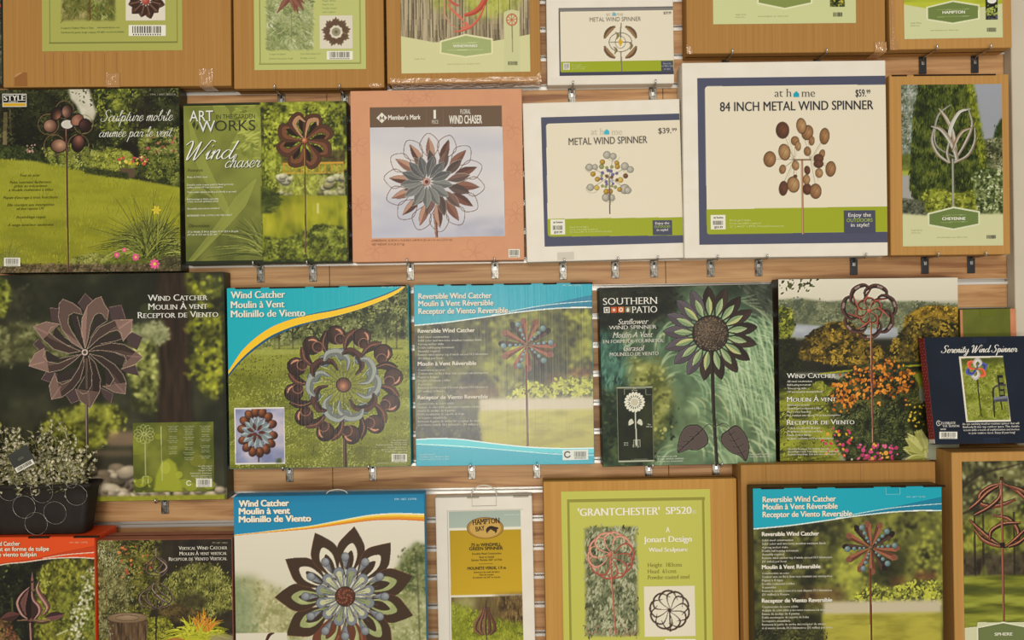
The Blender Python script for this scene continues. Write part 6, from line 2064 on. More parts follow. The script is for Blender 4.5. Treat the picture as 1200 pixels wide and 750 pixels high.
# --- olive carton behind the navy one
E1 = Box(KR, 'olive green carton with salmon end strips, mostly hidden behind the navy carton', CAT, [(1124.6, 362.6), (1190, 361.2), (1193, 470), (1127.6, 472)], .038, .037, 'olive_board')
for x0, x1, nm in ((1124.8, 1127.6, 'end_strip'), (1183.4, 1190, 'end_strip')):
    m_ = MB()
    a, b = E1.L(x0, 363, .0006), E1.L(x1, 363, .0006)
    m_.box(max(a[0], -E1.w / 2), min(b[0], E1.w / 2), -.0008, .002, 0.001, E1.h - .001)
    m_.build(nm, 'salmon_board', E1.root)
E1.flat('tape_patch', [([(1148, 363), (1165, 362.6), (1165.4, 370.6), (1148.4, 371)], (100, 106, 28))], lift=.0009)
seam(E1, 'top')

# --- leaning navy carton
C6 = Box(KR, 'dark navy carton leaning back with white script title and red dotted side', CAT, [(1082.6, 395.2), (1211, 393.4), (1225.4, 518.6), (1096.6, 520.6)], .106, .028, 'navy_board', pitch=math.radians(9.5))
c = C6.canvas(base=(28, 37, 54), seed=39)
c.mottle([(24, 33, 49), (32, 42, 60)], 30)
c.rect(1112, 392, 1200, 398, (40, 50, 68), .3, 2)
C6.put(c, 'front_print', 'print_satin')
c = C6.canvas(1123.4, 417.8, 1184.4, 494, base=(222, 214, 192), seed=40)
ph = c.mask([(1126, 420.4), (1175.6, 419), (1183, 491.4), (1134, 492.6)])
c.clip = ph
c.mottle([(86, 104, 32), (120, 138, 48), (150, 164, 78)], 7, ph)
c.leaves([(84, 104, 30), (134, 150, 58), (166, 176, 96)], ph, 2.4, 1.0, .9)
c.rect(1124, 418, 1180, 426, (58, 66, 26), .7, 2.5)
c.line([(1144.6, 436), (1147, 465), (1150, 487.4)], 1.5, (52, 44, 32))
c.line([(1146, 489), (1149.6, 485), (1151.4, 489)], .7, (52, 44, 32))
for k in range(6):
    a = TAU * k / 6 - .4
    col = ((56, 60, 130), (206, 80, 50), (214, 206, 196))[k % 3]
    c2 = ((84, 92, 160), (226, 110, 76), (190, 182, 176))[k % 3]
    x0, y0 = 1144.2, 432.6
    c.stroke([(x0, y0), (x0 + 7 * math.cos(a - .5), y0 + 7 * math.sin(a - .5)), (x0 + 11 * math.cos(a), y0 + 11 * math.sin(a)), (x0 + 8.4 * math.cos(a + .55), y0 + 8.4 * math.sin(a + .55)), (x0 + 3 * math.cos(a + .6), y0 + 3 * math.sin(a + .6))], [1, 3.4, 4.4, 3, 1], col, c2)
c.ell(1144.2, 432.6, 1.6, 1.6, 0, (110, 100, 90))
bk = (34, 32, 34)
c.rect(1168, 440, 1177.6, 466, bk)
for a_, b_, e_, f_ in ((1170.4, 443, 1175.4, 448), (1170.8, 451, 1175.8, 456), (1171, 458, 1176, 462.6)):
    c.rect(a_, b_, e_, f_, (110, 122, 58))
c.line([(1163.6, 466), (1163, 460), (1165, 454), (1171, 451.4), (1178, 451)], 1.8, (60, 58, 62), curve=True)
c.line([(1163.4, 455), (1165, 488.4)], 1.7, bk)
c.line([(1171.6, 466), (1174, 480)], 1.6, bk)
c.poly([(1164, 466), (1181, 464), (1182, 470.4), (1166, 471)], (70, 70, 78))
c.poly([(1164, 465.6), (1181, 463.6), (1181.4, 466.4), (1164.6, 468.4)], (120, 122, 134))
C6.put(c, 'product_picture', lift=.0009)
C6.text('Serenity Wind Spinner', 1102.4, 1193, 413.6, 8.2, 'scriptb', (236, 230, 214))
C6.text('Celebrate', 1099.4, 1119.6, 497.4, 3.6, 'caps', (224, 218, 204))
C6.text('the Season', 1104, 1123.8, 500.6, 3.0, 'caps', (224, 218, 204))
C6.flat('logo', [([(1099.6 + 2.6 * math.cos(q), 496 + 3.2 * math.sin(q)) for q in np.linspace(.6, 5.4, 14)] + [(1099.6 + 2.0 * math.cos(q), 496 + 2.5 * math.sin(q)) for q in np.linspace(5.4, .6, 14)], (224, 218, 204))])
for i, s in enumerate(('An eye-catching weather-resistant spinner that will', 'flawlessly fit into any outdoor space. This durable', 'accent adds a touch of sophistication and motion', 'to your outdoor decor. Enjoy all year long!')):
    w = (66, 66, 65, 54)[i]
    C6.text(s, 1160.4 - w / 2 + i * .4, 1160.4 + w / 2 + i * .4, 498 + i * 3.55, 2.3, 'semi', (220, 214, 198), res=1)
C6.text('360158', 1101.6, 1108, 504, 1.8, 'bold', (220, 214, 198), res=1)
C6.barcode(1100.6, 506, 1121.6, 514.2)
m_ = MB()
m_.box(-C6.w / 2 - .0006, -C6.w / 2 + .001, .0015, C6.thick - .0015, .012, C6.h - .0015)
sp_ = m_.build('side_panel', 'red_board', C6.root)
sp_['label'] = 'red side panel with small white dots'
m_ = MB()
rng_ = random.Random(5)
zz = .02
row = 0
while zz < C6.h - .006:
    for q in ((.2, .6) if row % 2 else (.4, .8)):
        yy = C6.thick * q
        r_ = .0012
        m_.add([(-C6.w / 2 - .0010, yy + r_ * math.cos(k * TAU / 8), zz + r_ * math.sin(k * TAU / 8)) for k in range(8)], [tuple(range(8))], (220, 206, 190))
    zz += .0075
    row += 1
m_.build('dot_pattern', 'print_satin', sp_)
m_ = MB()
m_.box(-C6.w / 2 - .0007, -C6.w / 2 + .001, .002, C6.thick - .002, .002, .012)
m_.build('side_sticker', 'white_board', C6.root)
seam(C6, 'bottom')
for u in (-.03, .03):
    pass
C6.flat('tuck_flap', [([(1139.6, 396), (1140, 402), (1155.6, 401.8), (1155.2, 395.6)], (40, 50, 68)), ([(1140.4, 396), (1140.6, 401.4), (1155, 401.2), (1154.8, 395.6)], (29, 38, 55))])
C6.flat('tuck_flap', [([(1152.4, 513.4), (1152.8, 519.6), (1171.2, 519.4), (1170.8, 513.2)], (40, 50, 68)), ([(1153, 514), (1153.4, 519.4), (1170.6, 519.2), (1170.2, 513.8)], (29, 38, 55))])
# ================================================================== BOTTOM ROW
# --- orange tulip carton (carries the plant)
D1 = Box(KR, 'orange topped carton under the black planter, with bronze tulip picture', CAT, [(-90, 630.5), (111, 628.6), (112.8, 800), (-88, 802)], .128, .105, 'orange_board')
c = D1.canvas(base=(56, 54, 30), seed=51)
c.mottle([(30, 28, 18), (48, 46, 28)], 18)
c.foliage([(-40, 652), (40, 652), (50, 700), (20, 760), (-40, 760)], [(28, 27, 18), (44, 46, 26), (70, 76, 40)], l=4, w=2.4, lump=10, bias=-.25)
c.foliage([(44, 672), (56, 660), (78, 652), (112, 654), (114, 760), (40, 760)], [(66, 66, 22), (118, 116, 38), (164, 160, 60)], l=4.4, w=1.6, dens=1.2, lump=7, ang=(-2.3, -.8), soft=3)
c.foliage([(70, 690), (104, 680), (112, 700), (100, 740), (64, 740)], [(62, 66, 24), (112, 116, 40), (150, 152, 62)], l=4, w=1.6, lump=6, soft=3)
c.leaves([(150, 150, 110), (206, 198, 170), (224, 216, 194)], c.mask([(94, 680), (111, 660), (112, 700), (104, 716), (98, 712)], 2) * .7, 3, 2.2, 1.0)
c.leaves([(150, 150, 110), (206, 198, 170), (224, 216, 194)], c.mask([(84, 714), (92, 700), (100, 704), (106, 720), (96, 738), (98, 752), (84, 752)], 2) * .7, 3, 2.2, 1.1)
c.leaves([(80, 104, 40), (126, 150, 62)], c.mask([(98, 716), (114, 706), (114, 750), (100, 752)], 2), 4.5, 1.5, .9, (-2.4, -.8))
c.foliage([(-20, 724), (12, 726), (22, 752), (-20, 752)], [(60, 44, 26), (112, 76, 44), (140, 116, 62)], l=3.6, w=1.6, lump=6)
c.leaves([(140, 70, 50), (176, 100, 70)], c.mask([(-20, 734), (20, 730), (20, 752), (-20, 752)], 2) * .4, 3, 1.8, .5)
c.leaves([(150, 158, 60), (176, 178, 90)], c.mask([(46, 672), (58, 670), (58, 690), (46, 690)], 2), 3.5, 2.2, .6)
c.leaves([(120, 132, 60), (96, 104, 46)], c.mask([(0, 660), (16, 664), (14, 690), (0, 690)], 3) * .3, 5, 3, .5)
c.line([(14, 700), (15, 724)], 2, (96, 100, 44), .8)
c.line([(66, 744), (80, 738)], 1.8, (196, 192, 150), .8)
c.soften(.3)
# tulip
tb, tm, th = (70, 44, 38), (108, 68, 60), (164, 118, 104)
c.petal(14, 722, 2.9, -10, 14, 11, (98, 58, 50), (74, 46, 40))
c.petal(62, 722, -.18, -10, 14, 10, (112, 70, 66), (70, 46, 44))
c.stroke([(58, 727), (48, 729), (38, 727), (20, 727)], [5, 5, 3, 1], (126, 96, 66), (84, 58, 44))
c.poly([tuple(v) for v in cat_rom([(36, 688), (27, 696), (20.6, 706), (22, 714), (28, 722), (37, 728), (38, 712), (36, 700)], 5, True)], tm)
c.stroke([(35, 688), (26, 697), (21.4, 707), (26, 719), (34, 726)], [.8, 3.4, 4.6, 4, 1], th, tb, edge=(58, 38, 34))
c.poly([tuple(v) for v in cat_rom([(36, 686), (32, 700), (30, 714), (33, 726), (38, 720), (39, 700)], 5, True)], (44, 30, 26))
c.poly([tuple(v) for v in cat_rom([(38, 692), (36.6, 712), (38, 726), (46, 722), (47.6, 712), (42, 702)], 5, True)], tb)
c.stroke([(37.4, 690), (39, 702), (46, 710), (46.6, 718), (40, 726)], [.8, 3, 4.6, 4, 1], th, tm)
c.stroke([(45.6, 682), (44, 690), (48, 698), (55, 708), (55.6, 714), (50, 721)], [1, 4, 5, 5.4, 4, 1], th, tm, edge=(60, 40, 36))
c.line([(35.4, 730), (36.6, 752)], 2.6, (112, 70, 60))
c.line([(35, 730), (36.2, 752)], .8, (166, 122, 106))
c.poly([(36.2, 682), (37.6, 670), (39.4, 682), (39, 692), (36.6, 692)], (124, 84, 72))
c.ell(38, 682, 2.2, 1.3, 0, (76, 50, 44))
h = cat_rom([(-90, 684), (-40, 676), (0, 663), (30, 659.4), (60, 655.4), (90, 654.2), (113, 655.4)], 8)
c.poly([tuple(v) for v in h] + [(113, 620), (-95, 622)], (206, 196, 172))
c.poly([tuple(v - (0, 1.1)) for v in h] + [(113, 620), (-95, 622)], (218, 70, 20))
c.poly([(-90, 672), (40, 655), (76, 646.4), (113, 639), (113, 646), (80, 650), (48, 655.4), (0, 661.4), (-90, 680)], (196, 58, 16))
c.line([(50, 654.6), (76, 650.4), (113, 647.4)], .9, (224, 190, 160), curve=True)
c.rect(110, 625, 114, 760, (206, 66, 26))
D1.put(c, 'front_print', 'print_satin')
for s, x0, x1, y in (('Tulip Wind Catcher', -24, 24, 639.6), ('Moulin à vent en forme de tulipe', -34, 58, 646), ('Receptor de viento tulipán', -34, 43.4, 652.4)):
    D1.text(s, x0, x1, y, 4.8, 'bold', (236, 222, 196), shadow=(.4, (110, 40, 14)))
D1.text('ITM. / ART. 1159742', 82, 103, 636.4, 1.7, 'sans', (236, 190, 150), res=1)
tuck_slots(D1, [(27, 52), (80, 109)])

# --- vertical spinner carton
D2 = Box(KR, 'garden picture carton with tall twisted cage spinner above a wooden stump', CAT, [(113.8, 633), (271.6, 631), (274.4, 800), (116, 802)], .118, .07, 'brown_board')
c = D2.canvas(base=(58, 52, 32), seed=52)
c.mottle([(44, 36, 24), (64, 54, 36)], 20)
c.foliage([(112, 630), (190, 630), (186, 700), (160, 752), (112, 752)], [(52, 50, 22), (96, 92, 34), (134, 128, 56)], l=3.4, w=1.6, dens=1.2, lump=8)
c.leaves([(96, 96, 60), (150, 146, 104), (180, 176, 134)], c.mask([(112, 640), (128, 634), (144, 660), (152, 700), (140, 720), (112, 720)], 5) * .8, 2.6, .8, 1.2, (-2.4, -.7), 6)
c.foliage([(112, 668), (146, 664), (152, 700), (140, 730), (112, 740)], [(66, 62, 32), (112, 106, 58), (150, 144, 92)], l=2.6, w=.9, dens=1.3, lump=5, soft=3, ang=(-2.4, -.7))
c.dots(136, 640, 178, 680, 22, 1.5, [(176, 84, 46), (190, 120, 60), (160, 66, 44)])
c.mottle([(42, 34, 24), (62, 52, 36)], 14, c.mask([(190, 628), (276, 628), (276, 676), (250, 664), (190, 668)], 6))
c.foliage([(186, 700), (192, 682), (206, 668), (232, 660), (256, 664), (272, 680), (274, 712), (250, 722), (210, 718), (190, 714)], [(66, 66, 26), (118, 116, 50), (156, 152, 76)], l=3.4, w=1.2, dens=1.4, lump=7, soft=2, ang=(-2.4, -.7))
c.mottle([(52, 44, 28), (72, 62, 36)], 6, c.mask([(202, 704), (230, 694), (244, 704), (236, 714), (206, 714)], 3), .8)
c.foliage([(186, 712), (206, 708), (236, 716), (230, 728), (184, 730)], [(60, 46, 28), (110, 90, 44)], l=3, w=1.2, lump=5)
c.foliage([(172, 724), (196, 722), (206, 740), (200, 754), (168, 754)], [(74, 74, 22), (126, 124, 36), (164, 158, 56)], l=3, w=1.4, lump=5)
c.blades(233, 752, 110, 40, [(112, 116, 26), (168, 168, 36), (198, 192, 66)], w=2.0, jit=12, droop=.7, spread=(-3.0, -.14))
c.blades(238, 740, 36, 26, [(176, 100, 30), (206, 140, 40)], w=1.2, jit=8, droop=.4, spread=(-2.2, -.8))
c.blades(233, 754, 60, 30, [(140, 142, 30), (190, 186, 50)], w=1.8, jit=16, droop=.7)
c.rect(246, 744, 276, 754, (140, 128, 96), .8, 2)
c.ell(206, 752, 12, 5, 0, (160, 92, 46), alpha=.8)
c.soften(.25)
c.poly([(126, 725), (132, 719), (152, 717.6), (170, 720), (173, 727), (171, 760), (128, 760)], (86, 62, 40))
c.mottle([(62, 44, 28), (98, 72, 48), (122, 94, 66)], 3, c.mask([(126, 730), (173, 728), (171, 760), (128, 760)], .5), .9, sx=.7, sy=5)
c.ell(149.6, 724, 23, 5.8, .0, (112, 86, 60), hi=(150, 124, 94), off=(0, -.2))
c.ring(149.6, 724, 14, 3.2, .6, (86, 64, 44))
c.leaves([(96, 92, 56), (146, 140, 96)], c.mask([(112, 720), (126, 724), (132, 752), (112, 752)], 3), 2.6, .9, 1.1, (-2.4, -.7))
wk, wl2 = (62, 50, 40), (150, 124, 104)
for pts in ([(183, 652), (174, 660), (171, 668), (176, 674), (184, 675)], [(184, 652), (193, 658), (196, 666), (190, 674), (184, 675)], [(183, 653), (178, 664), (186, 672), (196, 664)], [(184, 653), (190, 660), (183, 668), (176, 672)]):
    c.stroke(pts, [.8, 2.0, 2.4, 1.8, .6], wk, (96, 78, 64))
c.stroke([(184, 653), (195, 662), (194.4, 668), (186, 673)], [.6, 2.6, 2.6, .8], wl2, wk)
for pts in ([(183, 682), (172, 690), (163, 700), (166, 710), (183, 714)], [(183, 682), (178, 690), (188, 702), (198, 708), (184, 714)], [(183, 681), (196, 690), (202, 700), (198, 708), (184, 714)], [(183, 682), (186, 692), (196, 700), (200, 704)], [(176, 688), (172, 700), (178, 710), (184, 713)], [(166, 698), (174, 708), (184, 713)], [(186, 700), (190, 708), (184, 713)]):
    c.stroke(pts, [.7, 2.2, 2.6, 2.0, .6], wk, (104, 84, 68))
c.stroke([(181, 683), (179, 690), (187, 699), (196, 706)], [.8, 1.8, 1.8, .8], wl2, wk)
c.stroke([(174, 689), (165, 698), (165, 706)], [.8, 2.4, 1.4], (120, 96, 78), wk)
c.line([(182.6, 643), (182.6, 652)], 1.5, (120, 104, 84))
c.line([(183, 674), (183.2, 714)], .9, (96, 76, 58))
c.line([(183.2, 713), (183, 752)], 2.0, (58, 46, 34))
D2.put(c, 'front_print', 'print_satin')
for s, x0, x1, y in (('Vertical Wind Catcher', 209.6, 266.6, 644.2), ('Moulin À vent vertical', 210.4, 266.4, 650.6), ('Receptor de Viento Vertical', 198, 266.4, 657)):
    D2.text(s, x0, x1, y, 4.2, 'caps', (228, 218, 196), shadow=(.4, (40, 32, 22)))
D2.text('ITM. / ART. 1048321', 249, 267, 636.8, 1.7, 'sans', (176, 160, 130), res=1)
seam(D2, 'top')

# --- blue titled carton with the big brown petals
D3 = Box(KR, 'blue titled carton with large dark brown cutout petal spinner on white', CAT, [(273.2, 582), (497, 578.4), (501.8, 840), (277.6, 843.6)], .116, .042, 'blue_board')
m_ = MB()
a, b = D3.L(381, 578), D3.L(406, 578)
m_.tube([((a[0] + b[0]) / 2 - (b[0] - a[0]) / 2 * math.cos(math.pi * k / 10), .012, D3.h - .001 + .012 * math.sin(math.pi * k / 10)) for k in range(11)], .0011, 6)
m_.build('carry_handle', 'handle_plastic', D3.root, smooth=True)
c = D3.canvas(base=(222, 210, 188), seed=53)
c.vgrad([(600, (222, 212, 192)), (680, (212, 204, 180)), (760, (190, 186, 150))])
c.foliage([(272, 680), (296, 676), (320, 690), (350, 700), (350, 760), (272, 760)], [(142, 140, 92), (178, 172, 126), (204, 196, 156)], l=4, w=2.4, dens=1, lump=9, soft=6)
c.foliage([(272, 676), (290, 680), (300, 720), (290, 760), (272, 760)], [(124, 138, 100), (156, 164, 124)], l=4, w=2.4, dens=.8, lump=9, soft=7, alpha=.8)
c.foliage([(464, 668), (474, 648), (488, 636), (500, 640), (500, 720), (470, 712), (462, 690)], [(64, 76, 40), (112, 120, 72), (152, 152, 108)], l=4, w=2.2, dens=1.1, lump=7, soft=3)
c.foliage([(440, 700), (470, 690), (500, 700), (500, 760), (440, 760)], [(120, 126, 76), (164, 164, 116), (190, 186, 146)], l=4, w=2.4, lump=8, soft=5)
c.line([(488, 650), (492, 760)], 1.8, (84, 80, 56), .7)
c.soften(.4)
cx, cy = 404.5, 699
nB = 11
for k in range(nB):
    a = -1.46 + TAU * k / nB
    low = math.sin(a) > .75
    A_ = (108, 62, 42) if low else (66, 48, 34)
    pol = lambda r, q: (cx + r * math.cos(q), cy + r * math.sin(q))
    out = [pol(22, a - .08), pol(34, a - .24), pol(50, a - .30), pol(62, a - .24), pol(72, a - .10), pol(82.5, a + .02), pol(73, a + .13), pol(62, a + .27), pol(50, a + .31), pol(34, a + .24), pol(22, a + .08)]
    P_ = cat_rom(out[:6], 5)
    Q_ = cat_rom(out[5:], 5)
    c.poly([tuple(v) for v in P_] + [tuple(v) for v in Q_], A_)
    c.line([tuple(v) for v in P_], .6, (130, 74, 50), .7)
    if low:
        c.line([pol(46, a - .24), pol(62, a - .17), pol(74, a)], 2.4, (168, 104, 78), .5)
    hole = cat_rom([pol(26, a - .1), pol(42, a - .175), pol(54, a - .13), pol(63, a + .02), pol(54, a + .15), pol(42, a + .18), pol(26, a + .1)], 4, True)
    up = math.sin(a) < -.35
    c.poly([tuple(v) for v in hole], (220, 210, 186) if up else (150, 160, 106))
    if not up:
        c.poly([pol(44, a - .15), pol(56, a - .1), pol(52, a + .1), pol(40, a + .1)], (188, 188, 138), .6, .8)
    inn = cat_rom([pol(32, a - .09), pol(44, a - .115), pol(54.5, a + .02), pol(45, a + .115), pol(32, a + .09)], 4, True)
    c.poly([tuple(v) for v in inn], tuple(v * .95 for v in A_))
    c.line([pol(20, a), pol(40, a)], .7, (86, 74, 58))
sl, sd = (112, 114, 116), (78, 80, 84)
for k in range(12):
    a = -1.57 + TAU * k / 12
    q_ = lambda r: (cx + r * math.cos(a), cy + r * math.sin(a))
    c.stroke([q_(32), q_(39), q_(46)], [1.2, 4.6, 9.4], sl, (132, 134, 136), edge=sd, ew=.4)
    c.ell(*q_(46.4), 5.3, 4.9, a, sl, hi=(156, 158, 158), off=(.2, -.3), rim=sd)
    c.line([(cx + 20 * math.cos(a), cy + 20 * math.sin(a)), (cx + 36 * math.cos(a), cy + 36 * math.sin(a))], .7, (84, 76, 62))
for k in range(12):
    a = -1.31 + TAU * k / 12
    x, y = cx + 24 * math.cos(a), cy + 24 * math.sin(a)
    q_ = lambda r: (cx + r * math.cos(a), cy + r * math.sin(a))
    c.stroke([q_(8), q_(19), q_(29)], [2.4, 7.6, 12.4], (134, 138, 142), sl, edge=sd, ew=.3)
    c.ell(*q_(29), 6.4, 6.4, a, (124, 128, 132), rim=sd)
    c.stroke([q_(11), q_(19), q_(27)], [1, 3.6, 6.2], (190, 188, 148) if k % 3 else (140, 148, 104), edge=(70, 72, 72), ew=.3)
    c.ell(*q_(27.4), 3.2, 3.2, a, (190, 188, 148) if k % 3 else (140, 148, 104))
    c.line([q_(10), q_(24)], .6, (84, 86, 88))
c.ell(cx, cy, 12, 12, 0, (84, 46, 32), hi=(112, 66, 48), off=(-.2, -.2), rim=(62, 36, 26))
for i in range(46):
    q, r = i * 2.39996, 10.5 * math.sqrt(i / 46)
    c.ell(cx + r * math.cos(q), cy + r * math.sin(q), .8, .8, 0, (150, 90, 66) if i % 2 else (60, 34, 26))
h = cat_rom([(268, 629), (300, 625.7), (336, 622.6), (365, 620), (400, 615), (430, 611), (450, 609.6), (470, 609.6), (502, 611.2)], 8)
for dy, col in ((0, (214, 116, 40)), (-1.4, (226, 152, 40)), (-3.6, (238, 200, 70)), (-5.6, (232, 226, 200))):
    hh = h.copy()
    f = np.interp(hh[:, 0], [300, 365, 430, 496], [.2, .55, 1.0, 1.25])
    hh[:, 1] += dy * f
    c.poly([tuple(v) for v in hh] + [(503, 570), (268, 574)], col)
hh = h.copy()
hh[:, 1] -= 7 * np.interp(hh[:, 0], [300, 365, 430, 496], [.2, .55, 1.0, 1.25])
c.poly([tuple(v) for v in hh] + [(503, 570), (268, 574)], (26, 124, 164))
c.vgrad([(578, (24, 104, 142)), (590, (34, 134, 166)), (626, (38, 144, 176))], .5, c.mask([tuple(v) for v in hh] + [(503, 570), (268, 574)]))
c.rect(272, 742, 337.4, 790, (214, 204, 182))
c.stroke([(312, 752), (316, 744), (322, 741.6)], [3, 4, 1], (70, 40, 30))
D3.put(c, 'front_print', 'print_satin')
for s, x1, y in (('Wind Catcher', 339, 593.6), ('Moulin à vent', 340.4, 602.6), ('Molinillo de Viento', 365, 612)):
    D3.text(s, 280, x1, y, 7.2, 'black', (238, 226, 200), shadow=(.5, (16, 60, 96)))
D3.text('ITM. / ART. 1159742', 462.6, 488.4, 586, 2.2, 'semi', (190, 214, 224), res=1)

# --- white hanging carton with carry handle
D4 = Box(KR, 'narrow white carton with plastic carry handle and mustard yellow panel', CAT, [(510.8, 583.4), (624.6, 580.8), (628.6, 860), (515.2, 862.6)], .032, .03, 'white_board')
c = D4.canvas(526, 599.6, 613.4, 752, base=(226, 218, 198), seed=54)
c.rect(526, 598, 613, 620.6, (168, 180, 164))
c.vgrad([(598, (158, 172, 158)), (620, (178, 188, 170))], .6, c.mask([(526, 598), (614, 598), (614, 620), (526, 620)]))
c.rect(526, 619.4, 614, 622, (230, 222, 200))
c.vgrad([(622, (184, 148, 30)), (697, (198, 160, 42))], 1, c.mask([(527.4, 622), (613, 620.4), (614.6, 695.6), (528.8, 697.4)]))
ph = c.mask([(529, 700), (614.6, 698), (616, 756), (530, 758)])
c.clip = ph
c.mottle([(86, 68, 40), (124, 104, 62)], 5, ph, sx=.7, sy=5)
c.foliage([(580, 698), (616, 696), (616, 740), (590, 735)], [(64, 48, 28), (112, 88, 50), (150, 122, 76)], l=6, w=1.4, lump=6, ang=(1.4, 1.7), soft=3)
c.mottle([(150, 146, 84), (186, 178, 120)], 9, c.mask([(534, 698), (560, 698), (556, 716), (532, 718)], 4) * ph, .8)
c.foliage([(526, 706), (540, 710), (556, 716), (572, 724), (616, 732), (616, 760), (526, 760)], [(96, 108, 30), (140, 150, 46), (172, 178, 76)], l=3, w=1.2, lump=8, ang=(-2.2, -.9), soft=3)
c.foliage([(526, 722), (544, 732), (560, 760), (526, 760)], [(112, 128, 36), (160, 172, 62)], l=3, w=1.2, lump=6, soft=3)
for sx_ in (-1, -.55, -.1, .35, .8):
    A_ = (140, 96, 72) if sx_ < .1 else (110, 72, 54)
    c.stroke([(570 + sx_ * 4, 711), (569.6 + sx_ * 5, 718), (569.6 + sx_ * 11.6, 730), (569.6 + sx_ * 12, 738), (569.8 + sx_ * 5, 744)], [1.4, 2.2, 4, 4.2, 1], A_, (86, 56, 42), edge=(64, 44, 34), ew=.2)
c.line([(569.6, 703), (570.4, 752)], 1.3, (70, 56, 42))
c.clip = None
P6 = D4.put(c, 'front_print', 'print_satin')
el = lambda r, s: [(568.6 + r * 21.5 * math.cos(k * TAU / 40), 618.6 + r * 12.6 * math.sin(k * TAU / 40) + s) for k in range(40)]
LG = D4.flat('logo', [(el(1, 0), (96, 64, 30)), (el(.96, 0), (186, 142, 62)), (el(.90, 0), (150, 106, 40)), (el(.86, .2), (200, 160, 80)),
                      ([(576 + 6.6 * math.cos(k * TAU / 20), 621.4 + 5.2 * math.sin(k * TAU / 20)) for k in range(20)], (60, 40, 20)),
                      ([(571, 624), (575, 620), (580, 623), (581, 626), (573, 627)], (196, 160, 84)),
                      ([(569, 621), (575, 616), (584, 618), (584, 620), (575, 618.6)], (40, 26, 14))], parent=P6, lift=.001)
D4.text('HAMPTON', 554, 586, 615.2, 6.2, 'serifb', (50, 32, 16), 'logo_lettering', parent=P6, rot=.06, lift=.002)
D4.text('BAY', 557.6, 568.6, 622.6, 5.4, 'serifb', (50, 32, 16), 'logo_lettering', parent=P6, rot=.12, lift=.002)
D4.text('75 in WINDMILL', 552, 587.4, 640.4, 3.6, 'bold', (66, 52, 14), parent=P6)
D4.text('GREEN SPINNER', 549.8, 589.4, 644.8, 3.6, 'bold', (66, 52, 14), parent=P6)
for s, w, y, cp, st in (('Durable Metal Construction', 34, 650, 2.2, 'semi'), ('Easy to Install', 17, 653.8, 2.2, 'semi'), ('Spinner Rotates 360° on Pole', 36, 657.4, 2.2, 'semi'), ('MOLINETE VERDE, 1.9 m', 45, 667.6, 3.2, 'bold'), ('Estructura de metal duradero', 30, 671.4, 1.8, 'semi'), ('Fácil de instalar', 17, 674.4, 1.8, 'semi'), ('El molinete rota 360° en el poste', 32, 677.6, 1.8, 'semi')):
    D4.text(s, 570.4 - w / 2, 570.4 + w / 2, y, cp, st, (66, 52, 14), parent=P6, res=2)
D4.text('1000 006 866', 591, 610, 604, 1.8, 'semi', (214, 218, 206), parent=P6, res=1)
D4.flat('rule', [([(561, 660.6), (578, 660.2), (578, 660.7), (561, 661.1)], (96, 78, 24))], parent=P6)
D4.flat('cut_line', [([(524.6, 598.4), (613, 596.4), (613, 597), (524.6, 599)], (196, 188, 168)), ([(523.8, 598.4), (524.6, 598.4), (527.8, 756), (527, 756)], (190, 182, 164))])
m_ = MB()
a, b = D4.L(552.4, 582.4), D4.L(582, 581.6)
zt = D4.h
arc = [(a[0], .006, zt - .004)]
for k in range(13):
    q = math.pi * k / 12
    arc.append(((a[0] + b[0]) / 2 - (b[0] - a[0]) / 2 * math.cos(q), .004 - .006 * math.sin(q), zt + .004 + .026 * math.sin(q)))
arc.append((b[0], .006, zt - .004))
m_.tube(arc, .0016, 8)
hnd = m_.build('carry_handle', 'handle_plastic', D4.root, smooth=True)
m_ = MB()
z_ = D4.h - .024
m_.box(a[0] + .001, b[0] - .001, -.0008, .0, z_, z_ + .0012)
m_.box(a[0] + .001, a[0] + .0018, -.0008, .0, z_, D4.h)
m_.box(b[0] - .0018, b[0] - .001, -.0008, .0, z_, D4.h)
m_.build('handle_flap', 'flap_grey', D4.root)
tuck_slots(D4, [(534, 548), (588, 606)], 'flap_grey')

# --- brown carton with the olive label
D5 = Box(KR, 'brown carton with olive yellow label and slender red hoop sculpture on dark shrub', CAT, [(636.4, 564.6), (862.2, 560.6), (869, 850), (642, 854)], .052, .05, 'kraft_board_lit')
c = D5.canvas(657.4, 576, 835.4, 770, base=(192, 190, 92), seed=55)
c.frame(667.4, 585.6, 825.6, 780, .65, (146, 140, 62))
m = c.mask([(686, 619), (745, 617.6), (748, 744), (687.4, 745)], 1.4)
c.mottle([(70, 74, 50), (104, 106, 74), (138, 136, 100)], 6, m)
c.leaves([(58, 62, 42), (112, 118, 84), (158, 160, 124), (186, 184, 150)], m, 5.2, 1.8, 1.7, (-2.2, -.6), 6, gain=1.6)
c.leaves([(140, 108, 84), (170, 132, 104)], c.mask([(684, 734), (748, 734), (748, 746), (684, 746)], 2) * .5, 3, 1.6, .8)
cx, cy = 716, 650
for k in range(10):
    a = TAU * k / 10 - 1.4
    pol = lambda r, q: (cx + r * math.cos(q) * .98, cy + r * math.sin(q) + 1)
    upl = math.cos(a + 2.2) > .1
    A_, B_ = ((222, 166, 142), (196, 116, 94)) if upl else ((176, 92, 74), (146, 70, 56))
    c.stroke([pol(3, a), pol(13, a - .65), pol(23, a - .5), pol(27.4, a - .05), pol(26, a + .45), pol(19, a + .85)], [.8, 1.5, 2.2, 2.3, 1.8, .6], A_, B_)
c.ell(cx - 1, cy, 3, 3, 0, (170, 84, 66), hi=(214, 140, 112))
c.line([(715.6, 652), (717.6, 690), (721.6, 743)], 1.9, (156, 84, 64))
c.line([(715, 652), (717, 690), (721, 743)], .6, (204, 132, 106))
D5L = D5.put(c, 'paper_label', 'print_satin', .0006)
